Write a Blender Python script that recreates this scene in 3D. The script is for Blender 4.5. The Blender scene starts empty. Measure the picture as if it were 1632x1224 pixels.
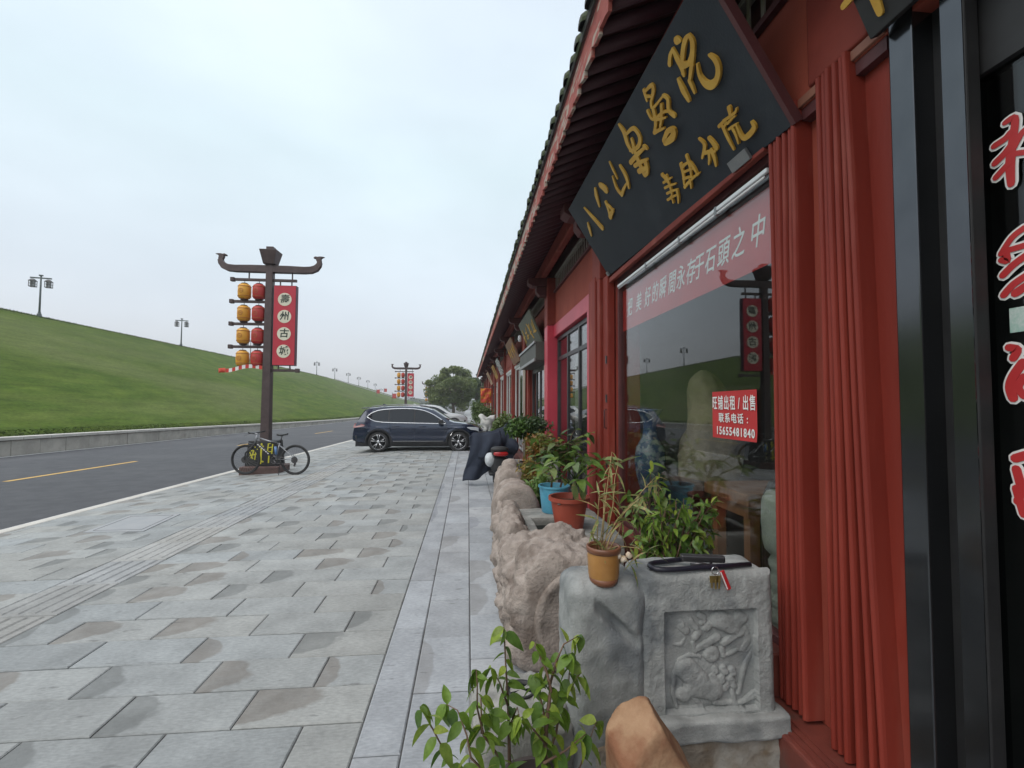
import bpy, bmesh, math, random
import numpy as np
from mathutils import Vector, Matrix, noise as mn

random.seed(7)
sc = bpy.context.scene
C = sc.collection
PI = math.pi

# ------------------------------------------------------------------ camera
F_PX, CXP, CYP, EYE = 740.0, 816.0, 612.0, 1.73
VPX, VPY, ROLL = 746.0, 643.0, math.radians(0.5)
def _cam_axes():
    d = Vector((VPX - CXP, VPY - CYP, F_PX)).normalized()
    up = Vector((math.sin(ROLL), -math.cos(ROLL), 0))
    up = (up - d * up.dot(d)).normalized()
    rt = d.cross(up)
    return rt, d, up
_rt, _fw, _up = _cam_axes()
CAMM = Matrix(((_rt.x, _fw.x, _up.x), (_rt.y, _fw.y, _up.y), (_rt.z, _fw.z, _up.z)))  # world -> camera (x right, y down, z forward)
RW = CAMM.transposed() @ Matrix(((1, 0, 0), (0, -1, 0), (0, 0, -1)))
cam_d = bpy.data.cameras.new('camera')
cam_d.sensor_width = 36.0
cam_d.lens = F_PX / 1632.0 * 36.0
cam_d.clip_start = 0.05
cam_d.clip_end = 3000
cam = bpy.data.objects.new('camera', cam_d)
C.objects.link(cam)
cam.matrix_world = Matrix.Translation((0, 0, EYE)) @ RW.to_4x4()
sc.camera = cam
EYEV = Vector((0, 0, EYE))
def ray(x, y): return CAMM.transposed() @ Vector((x - CXP, y - CYP, F_PX))
def atY(x, y, Y):
    d = ray(x, y); return EYEV + d * (Y / d.y)
def atX(x, y, X):
    d = ray(x, y); return EYEV + d * (X / d.x)
def atZ(x, y, Z):
    d = ray(x, y); return EYEV + d * ((Z - EYE) / d.z)

# ------------------------------------------------------------------ sky, sun, exposure
SUN_EL, SUN_AZ = math.radians(50), math.radians(-128)     # azimuth from +Y towards +X
w = bpy.data.worlds.new('World'); sc.world = w; w.use_nodes = True
nt = w.node_tree; nt.nodes.clear()
def N(nt, t, **kw):
    n = nt.nodes.new(t)
    for k, v in kw.items(): setattr(n, k, v)
    return n
out = N(nt, 'ShaderNodeOutputWorld')
sky = N(nt, 'ShaderNodeTexSky'); sky.sky_type = 'NISHITA'; sky.sun_disc = False
sky.sun_elevation = SUN_EL; sky.sun_rotation = SUN_AZ; sky.dust_density = 4.0; sky.air_density = 1.0
b1 = N(nt, 'ShaderNodeBackground'); b1.inputs[1].default_value = 0.05
nt.links.new(sky.outputs[0], b1.inputs[0])
tc = N(nt, 'ShaderNodeTexCoord'); sp = N(nt, 'ShaderNodeSeparateXYZ')
nt.links.new(tc.outputs['Generated'], sp.inputs[0])
ramp = N(nt, 'ShaderNodeValToRGB')
r = ramp.color_ramp; r.elements[0].position = 0.0; r.elements[0].color = (.47, .49, .535, 1)
r.elements[1].position = 1.0; r.elements[1].color = (1.35, 1.36, 1.38, 1)
e = r.elements.new(0.12); e.color = (.545, .565, .60, 1)
e = r.elements.new(0.45); e.color = (.63, .735, .75, 1)
e = r.elements.new(0.72); e.color = (.74, .82, .89, 1)
nz = N(nt, 'ShaderNodeTexNoise'); nz.inputs['Scale'].default_value = 1.6; nz.inputs['Detail'].default_value = 4
mp = N(nt, 'ShaderNodeMapping'); mp.inputs['Scale'].default_value = (1, 1, 2.2)
nt.links.new(tc.outputs['Generated'], mp.inputs[0]); nt.links.new(mp.outputs[0], nz.inputs['Vector'])
mr = N(nt, 'ShaderNodeMapRange'); mr.inputs['From Min'].default_value = .3; mr.inputs['From Max'].default_value = .7
mr.inputs['To Min'].default_value = .88; mr.inputs['To Max'].default_value = 1.12
nt.links.new(nz.outputs[0], mr.inputs[0])
nt.links.new(sp.outputs[2], ramp.inputs[0])
mx = N(nt, 'ShaderNodeVectorMath', operation='SCALE')
nt.links.new(ramp.outputs[0], mx.inputs[0]); nt.links.new(mr.outputs[0], mx.inputs['Scale'])
b2 = N(nt, 'ShaderNodeBackground'); b2.inputs[1].default_value = 1.0
nt.links.new(mx.outputs[0], b2.inputs[0])
ad = N(nt, 'ShaderNodeAddShader')
nt.links.new(b1.outputs[0], ad.inputs[0]); nt.links.new(b2.outputs[0], ad.inputs[1]); nt.links.new(ad.outputs[0], out.inputs[0])
sun_d = bpy.data.lights.new('sun', 'SUN'); sun_d.energy = 1.1; sun_d.angle = math.radians(55); sun_d.color = (1, .97, .93)
sun = bpy.data.objects.new('sun', sun_d); C.objects.link(sun)
sd = Vector((math.sin(SUN_AZ) * math.cos(SUN_EL), math.cos(SUN_AZ) * math.cos(SUN_EL), math.sin(SUN_EL)))
sun.rotation_euler = sd.to_track_quat('Z', 'Y').to_euler()
vs = sc.view_settings; vs.view_transform = 'Standard'; vs.look = 'None'; vs.exposure = 0.13; vs.gamma = 1.0
vs.use_curve_mapping = False
sc.cycles.max_bounces = 8; sc.cycles.transparent_max_bounces = 16
sc.cycles.use_denoising = True

# ------------------------------------------------------------------ helpers: materials
MATS = {}
def lin(c):
    return tuple(((x / 255.0) / 12.92 if x / 255.0 <= .04045 else ((x / 255.0 + .055) / 1.055) ** 2.4) for x in c)
def mat(name, c1, c2=None, scale=6.0, rough=.7, metal=0.0, bump=0.0, bscale=60.0, stretch=(1, 1, 1), lo=.38, hi=.62,
        coat=0.0, spec=.5, rough2=None, c3=None, s3=1.5, lo3=.55, hi3=.7, detail=6):
    m = bpy.data.materials.new(name); m.use_nodes = True; t = m.node_tree
    bs = t.nodes['Principled BSDF']
    bs.inputs['Base Color'].default_value = (*c1, 1); bs.inputs['Roughness'].default_value = rough
    bs.inputs['Metallic'].default_value = metal; bs.inputs['Coat Weight'].default_value = coat
    bs.inputs['Specular IOR Level'].default_value = spec; bs.inputs['Coat Roughness'].default_value = .05
    tcn = N(t, 'ShaderNodeTexCoord'); mpn = N(t, 'ShaderNodeMapping'); mpn.inputs['Scale'].default_value = stretch
    t.links.new(tcn.outputs['Object'], mpn.inputs[0])
    col = None
    if c2 is not None:
        nzn = N(t, 'ShaderNodeTexNoise'); nzn.inputs['Scale'].default_value = scale; nzn.inputs['Detail'].default_value = detail
        nzn.inputs['Roughness'].default_value = .6
        t.links.new(mpn.outputs[0], nzn.inputs['Vector'])
        rp = N(t, 'ShaderNodeValToRGB'); rp.color_ramp.elements[0].position = lo; rp.color_ramp.elements[1].position = hi
        rp.color_ramp.elements[0].color = (*c1, 1); rp.color_ramp.elements[1].color = (*c2, 1)
        t.links.new(nzn.outputs[0], rp.inputs[0]); col = rp.outputs[0]
        if c3 is not None:
            n3 = N(t, 'ShaderNodeTexNoise'); n3.inputs['Scale'].default_value = s3; n3.inputs['Detail'].default_value = 8
            t.links.new(mpn.outputs[0], n3.inputs['Vector'])
            m3 = N(t, 'ShaderNodeMapRange'); m3.inputs['From Min'].default_value = lo3; m3.inputs['From Max'].default_value = hi3
            t.links.new(n3.outputs[0], m3.inputs[0])
            mxn = N(t, 'ShaderNodeMix', data_type='RGBA'); t.links.new(m3.outputs[0], mxn.inputs[0])
            t.links.new(col, mxn.inputs[6]); mxn.inputs[7].default_value = (*c3, 1); col = mxn.outputs[2]
        t.links.new(col, bs.inputs['Base Color'])
        if rough2 is not None:
            mrr = N(t, 'ShaderNodeMapRange'); mrr.inputs['To Min'].default_value = rough; mrr.inputs['To Max'].default_value = rough2
            t.links.new(nzn.outputs[0], mrr.inputs[0]); t.links.new(mrr.outputs[0], bs.inputs['Roughness'])
    if bump > 0:
        nb = N(t, 'ShaderNodeTexNoise'); nb.inputs['Scale'].default_value = bscale; nb.inputs['Detail'].default_value = 6
        t.links.new(mpn.outputs[0], nb.inputs['Vector'])
        bp = N(t, 'ShaderNodeBump'); bp.inputs['Strength'].default_value = bump; bp.inputs['Distance'].default_value = .01
        t.links.new(nb.outputs[0], bp.inputs['Height']); t.links.new(bp.outputs[0], bs.inputs['Normal'])
    MATS[name] = m
    return m
def leafmat(name, c1, c2, scale=3.0, rough=.45, c3=None, trans=.35):
    m = mat(name, c1, c2, scale, rough, lo=.35, hi=.65, c3=c3, s3=9, lo3=.5, hi3=.62)
    t = m.node_tree; bs = t.nodes['Principled BSDF']; o = t.nodes['Material Output']
    tr = N(t, 'ShaderNodeBsdfTranslucent')
    src = bs.inputs['Base Color'].links[0].from_socket
    t.links.new(src, tr.inputs[0])
    # each leaf object a little lighter or darker
    oi = N(t, 'ShaderNodeObjectInfo'); hs = N(t, 'ShaderNodeHueSaturation')
    mr_ = N(t, 'ShaderNodeMapRange'); mr_.inputs['To Min'].default_value = .65; mr_.inputs['To Max'].default_value = 1.4
    t.links.new(oi.outputs['Random'], mr_.inputs[0]); t.links.new(mr_.outputs[0], hs.inputs['Value'])
    mh_ = N(t, 'ShaderNodeMapRange'); mh_.inputs['To Min'].default_value = .515; mh_.inputs['To Max'].default_value = .465
    sq_ = N(t, 'ShaderNodeMath', operation='POWER'); t.links.new(oi.outputs['Random'], sq_.inputs[0]); sq_.inputs[1].default_value = 2.2
    t.links.new(sq_.outputs[0], mh_.inputs[0]); t.links.new(mh_.outputs[0], hs.inputs['Hue'])
    t.links.new(src, hs.inputs['Color']); t.links.new(hs.outputs[0], bs.inputs['Base Color']); t.links.new(hs.outputs[0], tr.inputs[0])
    ms = N(t, 'ShaderNodeMixShader'); ms.inputs[0].default_value = trans
    t.links.new(bs.outputs[0], ms.inputs[1]); t.links.new(tr.outputs[0], ms.inputs[2]); t.links.new(ms.outputs[0], o.inputs[0])
    return m
def glassmat(name, tint=(.75, .8, .8), ior=1.5, rough=0.0):
    m = bpy.data.materials.new(name); m.use_nodes = True; t = m.node_tree; t.nodes.clear()
    o = N(t, 'ShaderNodeOutputMaterial'); g = N(t, 'ShaderNodeBsdfGlossy'); g.inputs['Roughness'].default_value = rough
    tr = N(t, 'ShaderNodeBsdfTransparent'); tr.inputs[0].default_value = (*tint, 1)
    # Schlick reflectance, the same from both faces of the sheet
    ge = N(t, 'ShaderNodeNewGeometry'); dt = N(t, 'ShaderNodeVectorMath', operation='DOT_PRODUCT')
    t.links.new(ge.outputs['Normal'], dt.inputs[0]); t.links.new(ge.outputs['Incoming'], dt.inputs[1])
    ab = N(t, 'ShaderNodeMath', operation='ABSOLUTE'); t.links.new(dt.outputs['Value'], ab.inputs[0])
    om = N(t, 'ShaderNodeMath', operation='SUBTRACT'); om.inputs[0].default_value = 1; t.links.new(ab.outputs[0], om.inputs[1])
    pw = N(t, 'ShaderNodeMath', operation='POWER'); t.links.new(om.outputs[0], pw.inputs[0]); pw.inputs[1].default_value = 5
    f0 = ((ior - 1) / (ior + 1)) ** 2
    ma = N(t, 'ShaderNodeMath', operation='MULTIPLY_ADD'); t.links.new(pw.outputs[0], ma.inputs[0]); ma.inputs[1].default_value = 1 - f0; ma.inputs[2].default_value = f0
    fr = ma
    ms = N(t, 'ShaderNodeMixShader'); t.links.new(fr.outputs[0], ms.inputs[0]); t.links.new(tr.outputs[0], ms.inputs[1])
    t.links.new(g.outputs[0], ms.inputs[2]); t.links.new(ms.outputs[0], o.inputs[0])
    return m

# ------------------------------------------------------------------ helpers: mesh building
class MB:
    def __init__(s): s.v = []; s.f = []
    def add(s, vs_, fs):
        o = len(s.v); s.v.extend([tuple(p) for p in vs_]); s.f.extend([tuple(i + o for i in f) for f in fs]); return s
    def box(s, x0, x1, y0, y1, z0, z1):
        return s.add([(x0, y0, z0), (x1, y0, z0), (x1, y1, z0), (x0, y1, z0), (x0, y0, z1), (x1, y0, z1), (x1, y1, z1), (x0, y1, z1)],
                     [(0, 3, 2, 1), (4, 5, 6, 7), (0, 1, 5, 4), (1, 2, 6, 5), (2, 3, 7, 6), (3, 0, 4, 7)])
    def obox(s, c, dx, dy, dz):
        c = Vector(c); dx = Vector(dx); dy = Vector(dy); dz = Vector(dz)
        p = [c - dx - dy - dz, c + dx - dy - dz, c + dx + dy - dz, c - dx + dy - dz, c - dx - dy + dz, c + dx - dy + dz, c + dx + dy + dz, c - dx + dy + dz]
        return s.add(p, [(0, 3, 2, 1), (4, 5, 6, 7), (0, 1, 5, 4), (1, 2, 6, 5), (2, 3, 7, 6), (3, 0, 4, 7)])
    def hexa(s, p8):
        return s.add(p8, [(0, 3, 2, 1), (4, 5, 6, 7), (0, 1, 5, 4), (1, 2, 6, 5), (2, 3, 7, 6), (3, 0, 4, 7)])
    def tube(s, path, r, n=8, closed=False, caps=True):
        P = [Vector(p) for p in path]; L = len(P)
        R = [r] * L if not isinstance(r, (list, tuple)) else list(r)
        T = []
        for i in range(L):
            a = P[(i - 1) % L] if (closed or i > 0) else P[i]; b = P[(i + 1) % L] if (closed or i < L - 1) else P[i]
            d = b - a; T.append(d.normalized() if d.length > 1e-9 else Vector((0, 0, 1)))
        u = T[0].orthogonal().normalized(); rings = []
        for i in range(L):
            u = u - T[i] * u.dot(T[i])
            u = u.normalized() if u.length > 1e-6 else T[i].orthogonal().normalized()
            vv = T[i].cross(u)
            rings.append([P[i] + (u * math.cos(2 * PI * k / n) + vv * math.sin(2 * PI * k / n)) * R[i] for k in range(n)])
        vs_ = [p for q in rings for p in q]; fs = []
        for i in range(L if closed else L - 1):
            j = (i + 1) % L
            for k in range(n):
                k2 = (k + 1) % n
                fs.append((i * n + k, i * n + k2, j * n + k2, j * n + k))
        if caps and not closed:
            fs.append(tuple(reversed(range(n)))); fs.append(tuple((L - 1) * n + k for k in range(n)))
        return s.add(vs_, fs)
    def lathe(s, prof, n=24, c=(0, 0, 0), M=None, cap=True):
        vs_ = []; fs = []
        for (r_, z) in prof:
            for k in range(n):
                p = Vector((r_ * math.cos(2 * PI * k / n), r_ * math.sin(2 * PI * k / n), z))
                if M is not None: p = M @ p
                vs_.append(p + Vector(c))
        for i in range(len(prof) - 1):
            for k in range(n):
                k2 = (k + 1) % n; fs.append((i * n + k, i * n + k2, (i + 1) * n + k2, (i + 1) * n + k))
        if cap:
            fs.append(tuple(reversed(range(n)))); fs.append(tuple((len(prof) - 1) * n + k for k in range(n)))
        return s.add(vs_, fs)
    def prism(s, poly, fn, t0, t1):
        """poly: list of (a,b); fn(a,b,t)->point"""
        n = len(poly); vs_ = [fn(a, b, t0) for a, b in poly] + [fn(a, b, t1) for a, b in poly]
        fs = [tuple(reversed(range(n))), tuple(range(n, 2 * n))] + [(i, (i + 1) % n, n + (i + 1) % n, n + i) for i in range(n)]
        return s.add(vs_, fs)
    def grid(s, rows, closed_u=False):
        """rows: list of equal-length point lists"""
        n = len(rows[0]); vs_ = [p for q in rows for p in q]; fs = []
        for i in range(len(rows) - 1):
            for k in range(n if closed_u else n - 1):
                k2 = (k + 1) % n; fs.append((i * n + k, i * n + k2, (i + 1) * n + k2, (i + 1) * n + k))
        return s.add(vs_, fs)
    def stroke(s, pts, wd, fn, t0, t1, sub=4):
        """brush stroke: centre line pts [(a,b)], width(s) wd -> extruded ribbon with round ends; fn(a,b,t)"""
        P = [Vector((p[0], p[1])) for p in pts]
        W = list(wd) if isinstance(wd, (list, tuple)) else [wd] * len(P)
        if len(P) > 2:                                  # Catmull-Rom smoothing
            Q = []; V = []
            for i in range(len(P) - 1):
                p0 = P[max(i - 1, 0)]; p1 = P[i]; p2 = P[i + 1]; p3 = P[min(i + 2, len(P) - 1)]
                for k in range(sub):
                    t = k / sub
                    Q.append(.5 * ((2 * p1) + (-p0 + p2) * t + (2 * p0 - 5 * p1 + 4 * p2 - p3) * t * t + (-p0 + 3 * p1 - 3 * p2 + p3) * t ** 3))
                    V.append(W[i] * (1 - t) + W[i + 1] * t)
            Q.append(P[-1]); V.append(W[-1]); P, W = Q, V
        L = len(P); left = []; right = []
        for i in range(L):
            d = (P[min(i + 1, L - 1)] - P[max(i - 1, 0)]);
            d = d.normalized() if d.length > 1e-9 else Vector((1, 0))
            nn = Vector((-d.y, d.x)) * W[i] * .5
            left.append(P[i] + nn); right.append(P[i] - nn)
        d0 = (P[1] - P[0]).normalized(); d1 = (P[-1] - P[-2]).normalized()
        def arc(c, rad, ang0):
            return [c + Vector((math.cos(ang0 + a), math.sin(ang0 + a))) * rad for a in (PI * .25, PI * .5, PI * .75)]
        a1 = math.atan2(d1.y, d1.x) - PI / 2; a0 = math.atan2(d0.y, d0.x) + PI / 2
        endc = arc(P[-1], W[-1] * .5, a1); startc = arc(P[0], W[0] * .5, a0)
        # front faces as strips (no self-overlap problems of n-gons)
        vs_ = []; fs = []
        for t in (t0, t1):
            vs_ += [fn(p.x, p.y, t) for p in right] + [fn(p.x, p.y, t) for p in left] + [fn(p.x, p.y, t) for p in endc] + [fn(p.x, p.y, t) for p in startc]
        n1 = 2 * L + 6
        for base, flip in ((0, True), (n1, False)):
            for i in range(L - 1):
                q = (base + i, base + i + 1, base + L + i + 1, base + L + i)
                fs.append(tuple(reversed(q)) if flip else q)
            q = (base + L - 1, base + 2 * L, base + 2 * L + 1, base + 2 * L + 2, base + 2 * L - 1)
            fs.append(tuple(reversed(q)) if flip else q)
            q = (base + L, base + 2 * L + 3, base + 2 * L + 4, base + 2 * L + 5, base)
            fs.append(tuple(reversed(q)) if flip else q)
        loop = list(range(L)) + [2 * L, 2 * L + 1, 2 * L + 2] + list(range(2 * L - 1, L - 1, -1)) + [2 * L + 3, 2 * L + 4, 2 * L + 5]
        for i in range(len(loop)):
            a, b = loop[i], loop[(i + 1) % len(loop)]
            fs.append((a, b, n1 + b, n1 + a))
        return s.add(vs_, fs)
    def mesh(s, name, smooth=False, off=(0, 0, 0)):
        me = bpy.data.meshes.new(name)
        if any(off): vv = [(p[0] - off[0], p[1] - off[1], p[2] - off[2]) for p in s.v]
        else: vv = s.v
        me.from_pydata([tuple(p) for p in vv], [], s.f); me.validate(); me.update()
        if smooth: me.shade_smooth()
        return me

ORIG = {}
def _origin(o): return ORIG.get(o.name, Vector((0, 0, 0)))
def tag(o, label=None, cat=None, group=None, kind=None):
    if label: o['label'] = label
    if cat: o['category'] = cat
    if group: o['group'] = group
    if kind: o['kind'] = kind
    return o
def thing(name, label, cat, loc=(0, 0, 0), rz=0.0, group=None):
    o = bpy.data.objects.new(name, None); C.objects.link(o); o.empty_display_size = .1
    o.location = loc; o.rotation_euler = (0, 0, rz)
    ORIG[o.name] = Vector(loc)
    return tag(o, label, cat, group)
def part(name, mb, m, parent=None, smooth=False, bevel=0.0, world=True, auto=None, seg=2, kind=None):
    """mesh object; vertices given in world space are moved into the (unrotated) parent's space"""
    off = _origin(parent) if (parent is not None and world) else (0, 0, 0)
    me = mb if isinstance(mb, bpy.types.Mesh) else mb.mesh(name, smooth, off)
    o = bpy.data.objects.new(name, me); C.objects.link(o)
    if m is not None and not me.materials: me.materials.append(m)
    if parent is not None:
        o.parent = parent; ORIG[o.name] = _origin(parent) if world else Vector((0, 0, 0))
    if bevel > 0:
        b = o.modifiers.new('bevel', 'BEVEL'); b.width = bevel; b.segments = seg; b.limit_method = 'ANGLE'; b.angle_limit = math.radians(40)
    if kind: o['kind'] = kind
    if auto: me.shade_auto_smooth = None
    return o
def copies(o, parent):
    c = o.copy(); C.objects.link(c); c.parent = parent
    return c
def copy_tree(o, parent=None):
    c = o.copy(); C.objects.link(c); c.parent = parent
    for ch in list(o.children): copy_tree(ch, c)
    return c
def glyph_mesh(txt, size, bold=0.0, depth=0.0, shear=0.0, sx=1.0):
    cu = bpy.data.curves.new('glyph', 'FONT'); cu.body = txt; cu.size = size; cu.offset = bold; cu.extrude = depth; cu.shear = shear
    cu.align_x = 'CENTER'; cu.align_y = 'CENTER'; cu.resolution_u = 3
    o = bpy.data.objects.new('glyph', cu); C.objects.link(o)
    dg = bpy.context.evaluated_depsgraph_get(); dg.update()
    me = bpy.data.meshes.new_from_object(o.evaluated_get(dg))
    bpy.data.objects.remove(o); bpy.data.curves.remove(cu)
    if sx != 1.0: me.transform(Matrix.Diagonal((sx, 1, 1, 1)))
    return me
def hnoise(p, sc_=1.0, oct_=4):
    return mn.fractal(Vector(p) * sc_, 1.0, 2.0, oct_)
def interp(x, pts):
    if x <= pts[0][0]: return pts[0][1]
    for (a, b), (c, d) in zip(pts, pts[1:]):
        if x <= c: return b + (d - b) * (x - a) / (c - a)
    return pts[-1][1]
def sinterp(x, pts):
    """smooth (Catmull-Rom) interpolation"""
    n = len(pts)
    if x <= pts[0][0]: return pts[0][1]
    if x >= pts[-1][0]: return pts[-1][1]
    for i in range(n - 1):
        if x <= pts[i + 1][0]:
            x0, y0 = pts[i]; x1, y1 = pts[i + 1]; t = (x - x0) / (x1 - x0)
            m0 = (y1 - pts[i - 1][1]) / (x1 - pts[i - 1][0]) if i > 0 else (y1 - y0) / (x1 - x0)
            m1 = (pts[i + 2][1] - y0) / (pts[i + 2][0] - x0) if i < n - 2 else (y1 - y0) / (x1 - x0)
            h = x1 - x0
            return (2 * t ** 3 - 3 * t * t + 1) * y0 + (t ** 3 - 2 * t * t + t) * h * m0 + (-2 * t ** 3 + 3 * t * t) * y1 + (t ** 3 - t * t) * h * m1
def gz(x, y):
    s_ = min(max((-x - 2.5) * .0037, 0), .014)
    ye = y if y < 40 else 40 + 30 * (1 - math.exp(-(y - 40) / 30))
    return -s_ * max(ye, 0)
# ------------------------------------------------------------------ materials
M_asphalt = mat('asphalt', (.050, .052, .058), (.068, .070, .076), 3.0, .85, bump=.35, bscale=180, c3=(.085, .087, .092), s3=.35, lo3=.5, hi3=.75)
M_white_paint = mat('road_white', (.62, .62, .60), (.42, .42, .41), 9, .7, lo=.45, hi=.75, bump=.2, bscale=90)
M_yellow_paint = mat('road_yellow', (.58, .36, .09), (.40, .27, .10), 9, .7, lo=.45, hi=.75)
M_mortar = mat('joint_mortar', (.10, .10, .10), (.16, .155, .15), 8, .95)
M_earth = mat('earth_grass', (.07, .10, .03), (.10, .12, .05), .4, .95)
M_wallstone = mat('wall_stone', (.32, .30, .265), (.43, .40, .355), 1.8, .85, bump=.4, bscale=40, c3=(.22, .205, .18), s3=.9)
M_coping = mat('coping_stone', (.44, .42, .38), (.52, .50, .455), 2.5, .8, bump=.3, bscale=50)
M_red = mat('red_paint', (.185, .023, .014), (.25, .035, .021), 2.6, .55, bump=.2, bscale=30, c3=(.32, .095, .068), s3=4, lo3=.54, hi3=.80, rough2=.7, spec=.3, stretch=(1, 1, .22))
M_reddull = mat('red_dull_paint', (.165, .026, .018), (.22, .039, .026), 2.4, .65, spec=.3, bump=.15, bscale=40, c3=(.28, .085, .06), s3=3, lo3=.62, hi3=.8)
M_redplaster = mat('red_plaster', (.25, .042, .024), (.31, .060, .033), 1.6, .8, bump=.3, bscale=70, c3=(.20, .036, .024), s3=.8)
M_pink = mat('pink_red_paint', (.43, .035, .062), (.49, .047, .075), 2.0, .42, bump=.06, bscale=60)
M_maroon = mat('maroon_timber', (.070, .017, .019), (.100, .026, .027), 2.0, .6, bump=.2, bscale=50)
M_rafter = mat('rafter_paint', (.052, .014, .021), (.076, .021, .029), 3.0, .55, bump=.2, bscale=60, stretch=(.3, 1, 1))
M_tile = mat('grey_roof_tile', (.050, .052, .055), (.085, .088, .085), 7, .85, bump=.5, bscale=50, c3=(.045, .062, .028), s3=5, lo3=.5, hi3=.6)
M_slate = mat('sign_slate', (.016, .021, .029), (.026, .032, .041), 2.2, .5, bump=.15, bscale=70, c3=(.040, .046, .054), s3=2.2, lo3=.55, hi3=.8, rough2=.7, spec=.3)
M_gold = mat('gold_letter', (.52, .29, .040), (.60, .36, .06), 8, .45, metal=.15)
M_black_gloss = mat('black_metal', (.085, .09, .098), (.105, .11, .118), 3, .16, metal=.9)
M_black = mat('black_matte', (.012, .012, .013), (.02, .02, .021), 6, .6)
M_rubber = mat('tyre_rubber', (.018, .018, .019), (.03, .03, .031), 8, .8, bump=.3, bscale=120)
M_alu = mat('grey_aluminium', (.23, .235, .24), (.28, .285, .29), 4, .38, metal=.6)
M_darkalu = mat('dark_frame', (.035, .036, .04), (.05, .05, .055), 4, .4, metal=.3)
M_whitealu = mat('white_aluminium', (.50, .51, .50), (.58, .58, .57), 4, .45)
M_floor_in = mat('shop_floor', (.10, .09, .08), (.13, .12, .11), 2, .35)
M_wall_in = mat('shop_wall', (.11, .105, .10), (.14, .135, .13), 1.5, .8)
M_redtile = mat('red_brown_tile', (.13, .032, .024), (.19, .048, .034), 5, .45, bump=.1, bscale=60, c3=(.10, .05, .04), s3=4)
M_greystone = mat('grey_carved_stone', (.225, .235, .23), (.33, .34, .332), 7, .88, spec=.2, bump=.45, bscale=110, c3=(.16, .172, .178), s3=4.5, lo3=.52, hi3=.66, detail=9)
M_palestone = mat('pale_worn_stone', (.21, .207, .19), (.31, .305, .285), 6, .85, bump=.5, bscale=70, c3=(.15, .15, .14), s3=5)
M_sandstone = mat('sandstone', (.255, .215, .188), (.36, .312, .278), 8, .92, spec=.2, bump=1.0, bscale=55, c3=(.165, .132, .112), s3=5, lo3=.52, hi3=.68, detail=9)
M_tanrock = mat('tan_rock', (.27, .155, .088), (.36, .225, .135), 9, .85, spec=.25, bump=.55, bscale=45, c3=(.22, .10, .055), s3=5, lo3=.50, hi3=.62)
M_water = mat('dark_water', (.010, .013, .012), None, rough=.08, spec=.12)
M_terracotta = mat('terracotta_plastic', (.33, .062, .036), (.40, .082, .05), 4, .5)
M_bluepot = mat('blue_glaze', (.075, .30, .44), (.11, .37, .51), 7, .35, bump=.15, bscale=50, c3=(.05, .20, .30), s3=9, lo3=.58, hi3=.7)
M_ochrepot = mat('ochre_glaze', (.33, .155, .040), (.40, .205, .060), 6, .4, bump=.1, bscale=80)
M_brownglaze = mat('brown_glaze', (.15, .06, .03), (.21, .085, .045), 8, .4)
M_darkpot = mat('dark_pot', (.045, .032, .028), (.07, .05, .042), 6, .6)
M_soil = mat('potting_soil', (.05, .033, .02), (.10, .07, .045), 18, .95, bump=1, bscale=60)
M_bark = mat('bark', (.085, .062, .045), (.14, .11, .085), 14, .9, bump=.5, bscale=60)
M_stem = mat('stem', (.10, .055, .035), (.16, .10, .06), 14, .75)
M_canestem = mat('cane_stem', (.34, .24, .10), (.42, .32, .15), 14, .6)
M_leaf = leafmat('leaf_green', (.135, .215, .022), (.21, .32, .045))
M_leafdark = leafmat('leaf_dark', (.042, .082, .020), (.08, .135, .035))
M_leafmid = leafmat('leaf_mid', (.080, .150, .024), (.140, .235, .045))
M_bamboo = leafmat('leaf_bamboo', (.16, .24, .07), (.26, .34, .12), c3=(.42, .30, .14))
M_maple = leafmat('leaf_maple', (.10, .14, .02), (.26, .20, .04), c3=(.34, .12, .03))
M_tree = leafmat('leaf_tree', (.070, .112, .028), (.135, .178, .05), .5)
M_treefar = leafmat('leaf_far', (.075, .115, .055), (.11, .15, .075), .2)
M_glass = glassmat('shop_glass', (.92, .945, .94), 1.75)
M_glassdark = glassmat('dark_glass', (.55, .58, .58), 1.6)
M_banner = mat('red_banner', (.38, .010, .007), (.44, .014, .010), 3, .5)
M_paper = mat('red_paper', (.42, .02, .022), (.47, .028, .028), 4, .55)
M_letterwhite = mat('white_letter', (.70, .70, .68), None, rough=.5)
M_letterblack = mat('black_letter', (.02, .035, .025), None, rough=.6)
M_cream = mat('cream_disc', (.60, .57, .44), (.66, .63, .50), 5, .6)
M_boxred = mat('lightbox_red', (.40, .018, .036), (.46, .024, .045), 2, .45)
M_post = mat('post_bronze', (.058, .038, .038), (.078, .054, .052), 5, .5, metal=.2, bump=.1, bscale=50)
M_lantern_y = mat('lantern_yellow', (.58, .27, .022), (.66, .33, .035), 3, .5)
M_lantern_r = mat('lantern_red', (.38, .025, .022), (.45, .036, .03), 3, .5)
M_lantern_trim = mat('lantern_trim', (.33, .10, .02), None, rough=.5)
M_lampgrey = mat('lamp_greygreen', (.05, .07, .072), (.08, .10, .10), 5, .6)
M_lampcage = mat('lamp_cage', (.045, .045, .048), (.06, .06, .06), 5, .6)
M_carblue = mat('car_blue_paint', (.005, .013, .038), (.006, .016, .045), 3, .25, metal=.35, coat=1.0)
M_carwhite = mat('car_white_paint', (.48, .49, .50), None, rough=.25, coat=1.0)
M_carglass = mat('car_glass', (.010, .013, .018), None, rough=.03, spec=.45)
M_chrome = mat('chrome', (.72, .73, .75), None, rough=.16, metal=1.0)
M_rim = mat('alloy_rim', (.55, .56, .58), None, rough=.25, metal=.9)
M_rimdark = mat('alloy_dark', (.03, .03, .033), None, rough=.3, metal=.6)
M_clad = mat('plastic_cladding', (.020, .021, .024), (.028, .029, .032), 8, .65)
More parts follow.
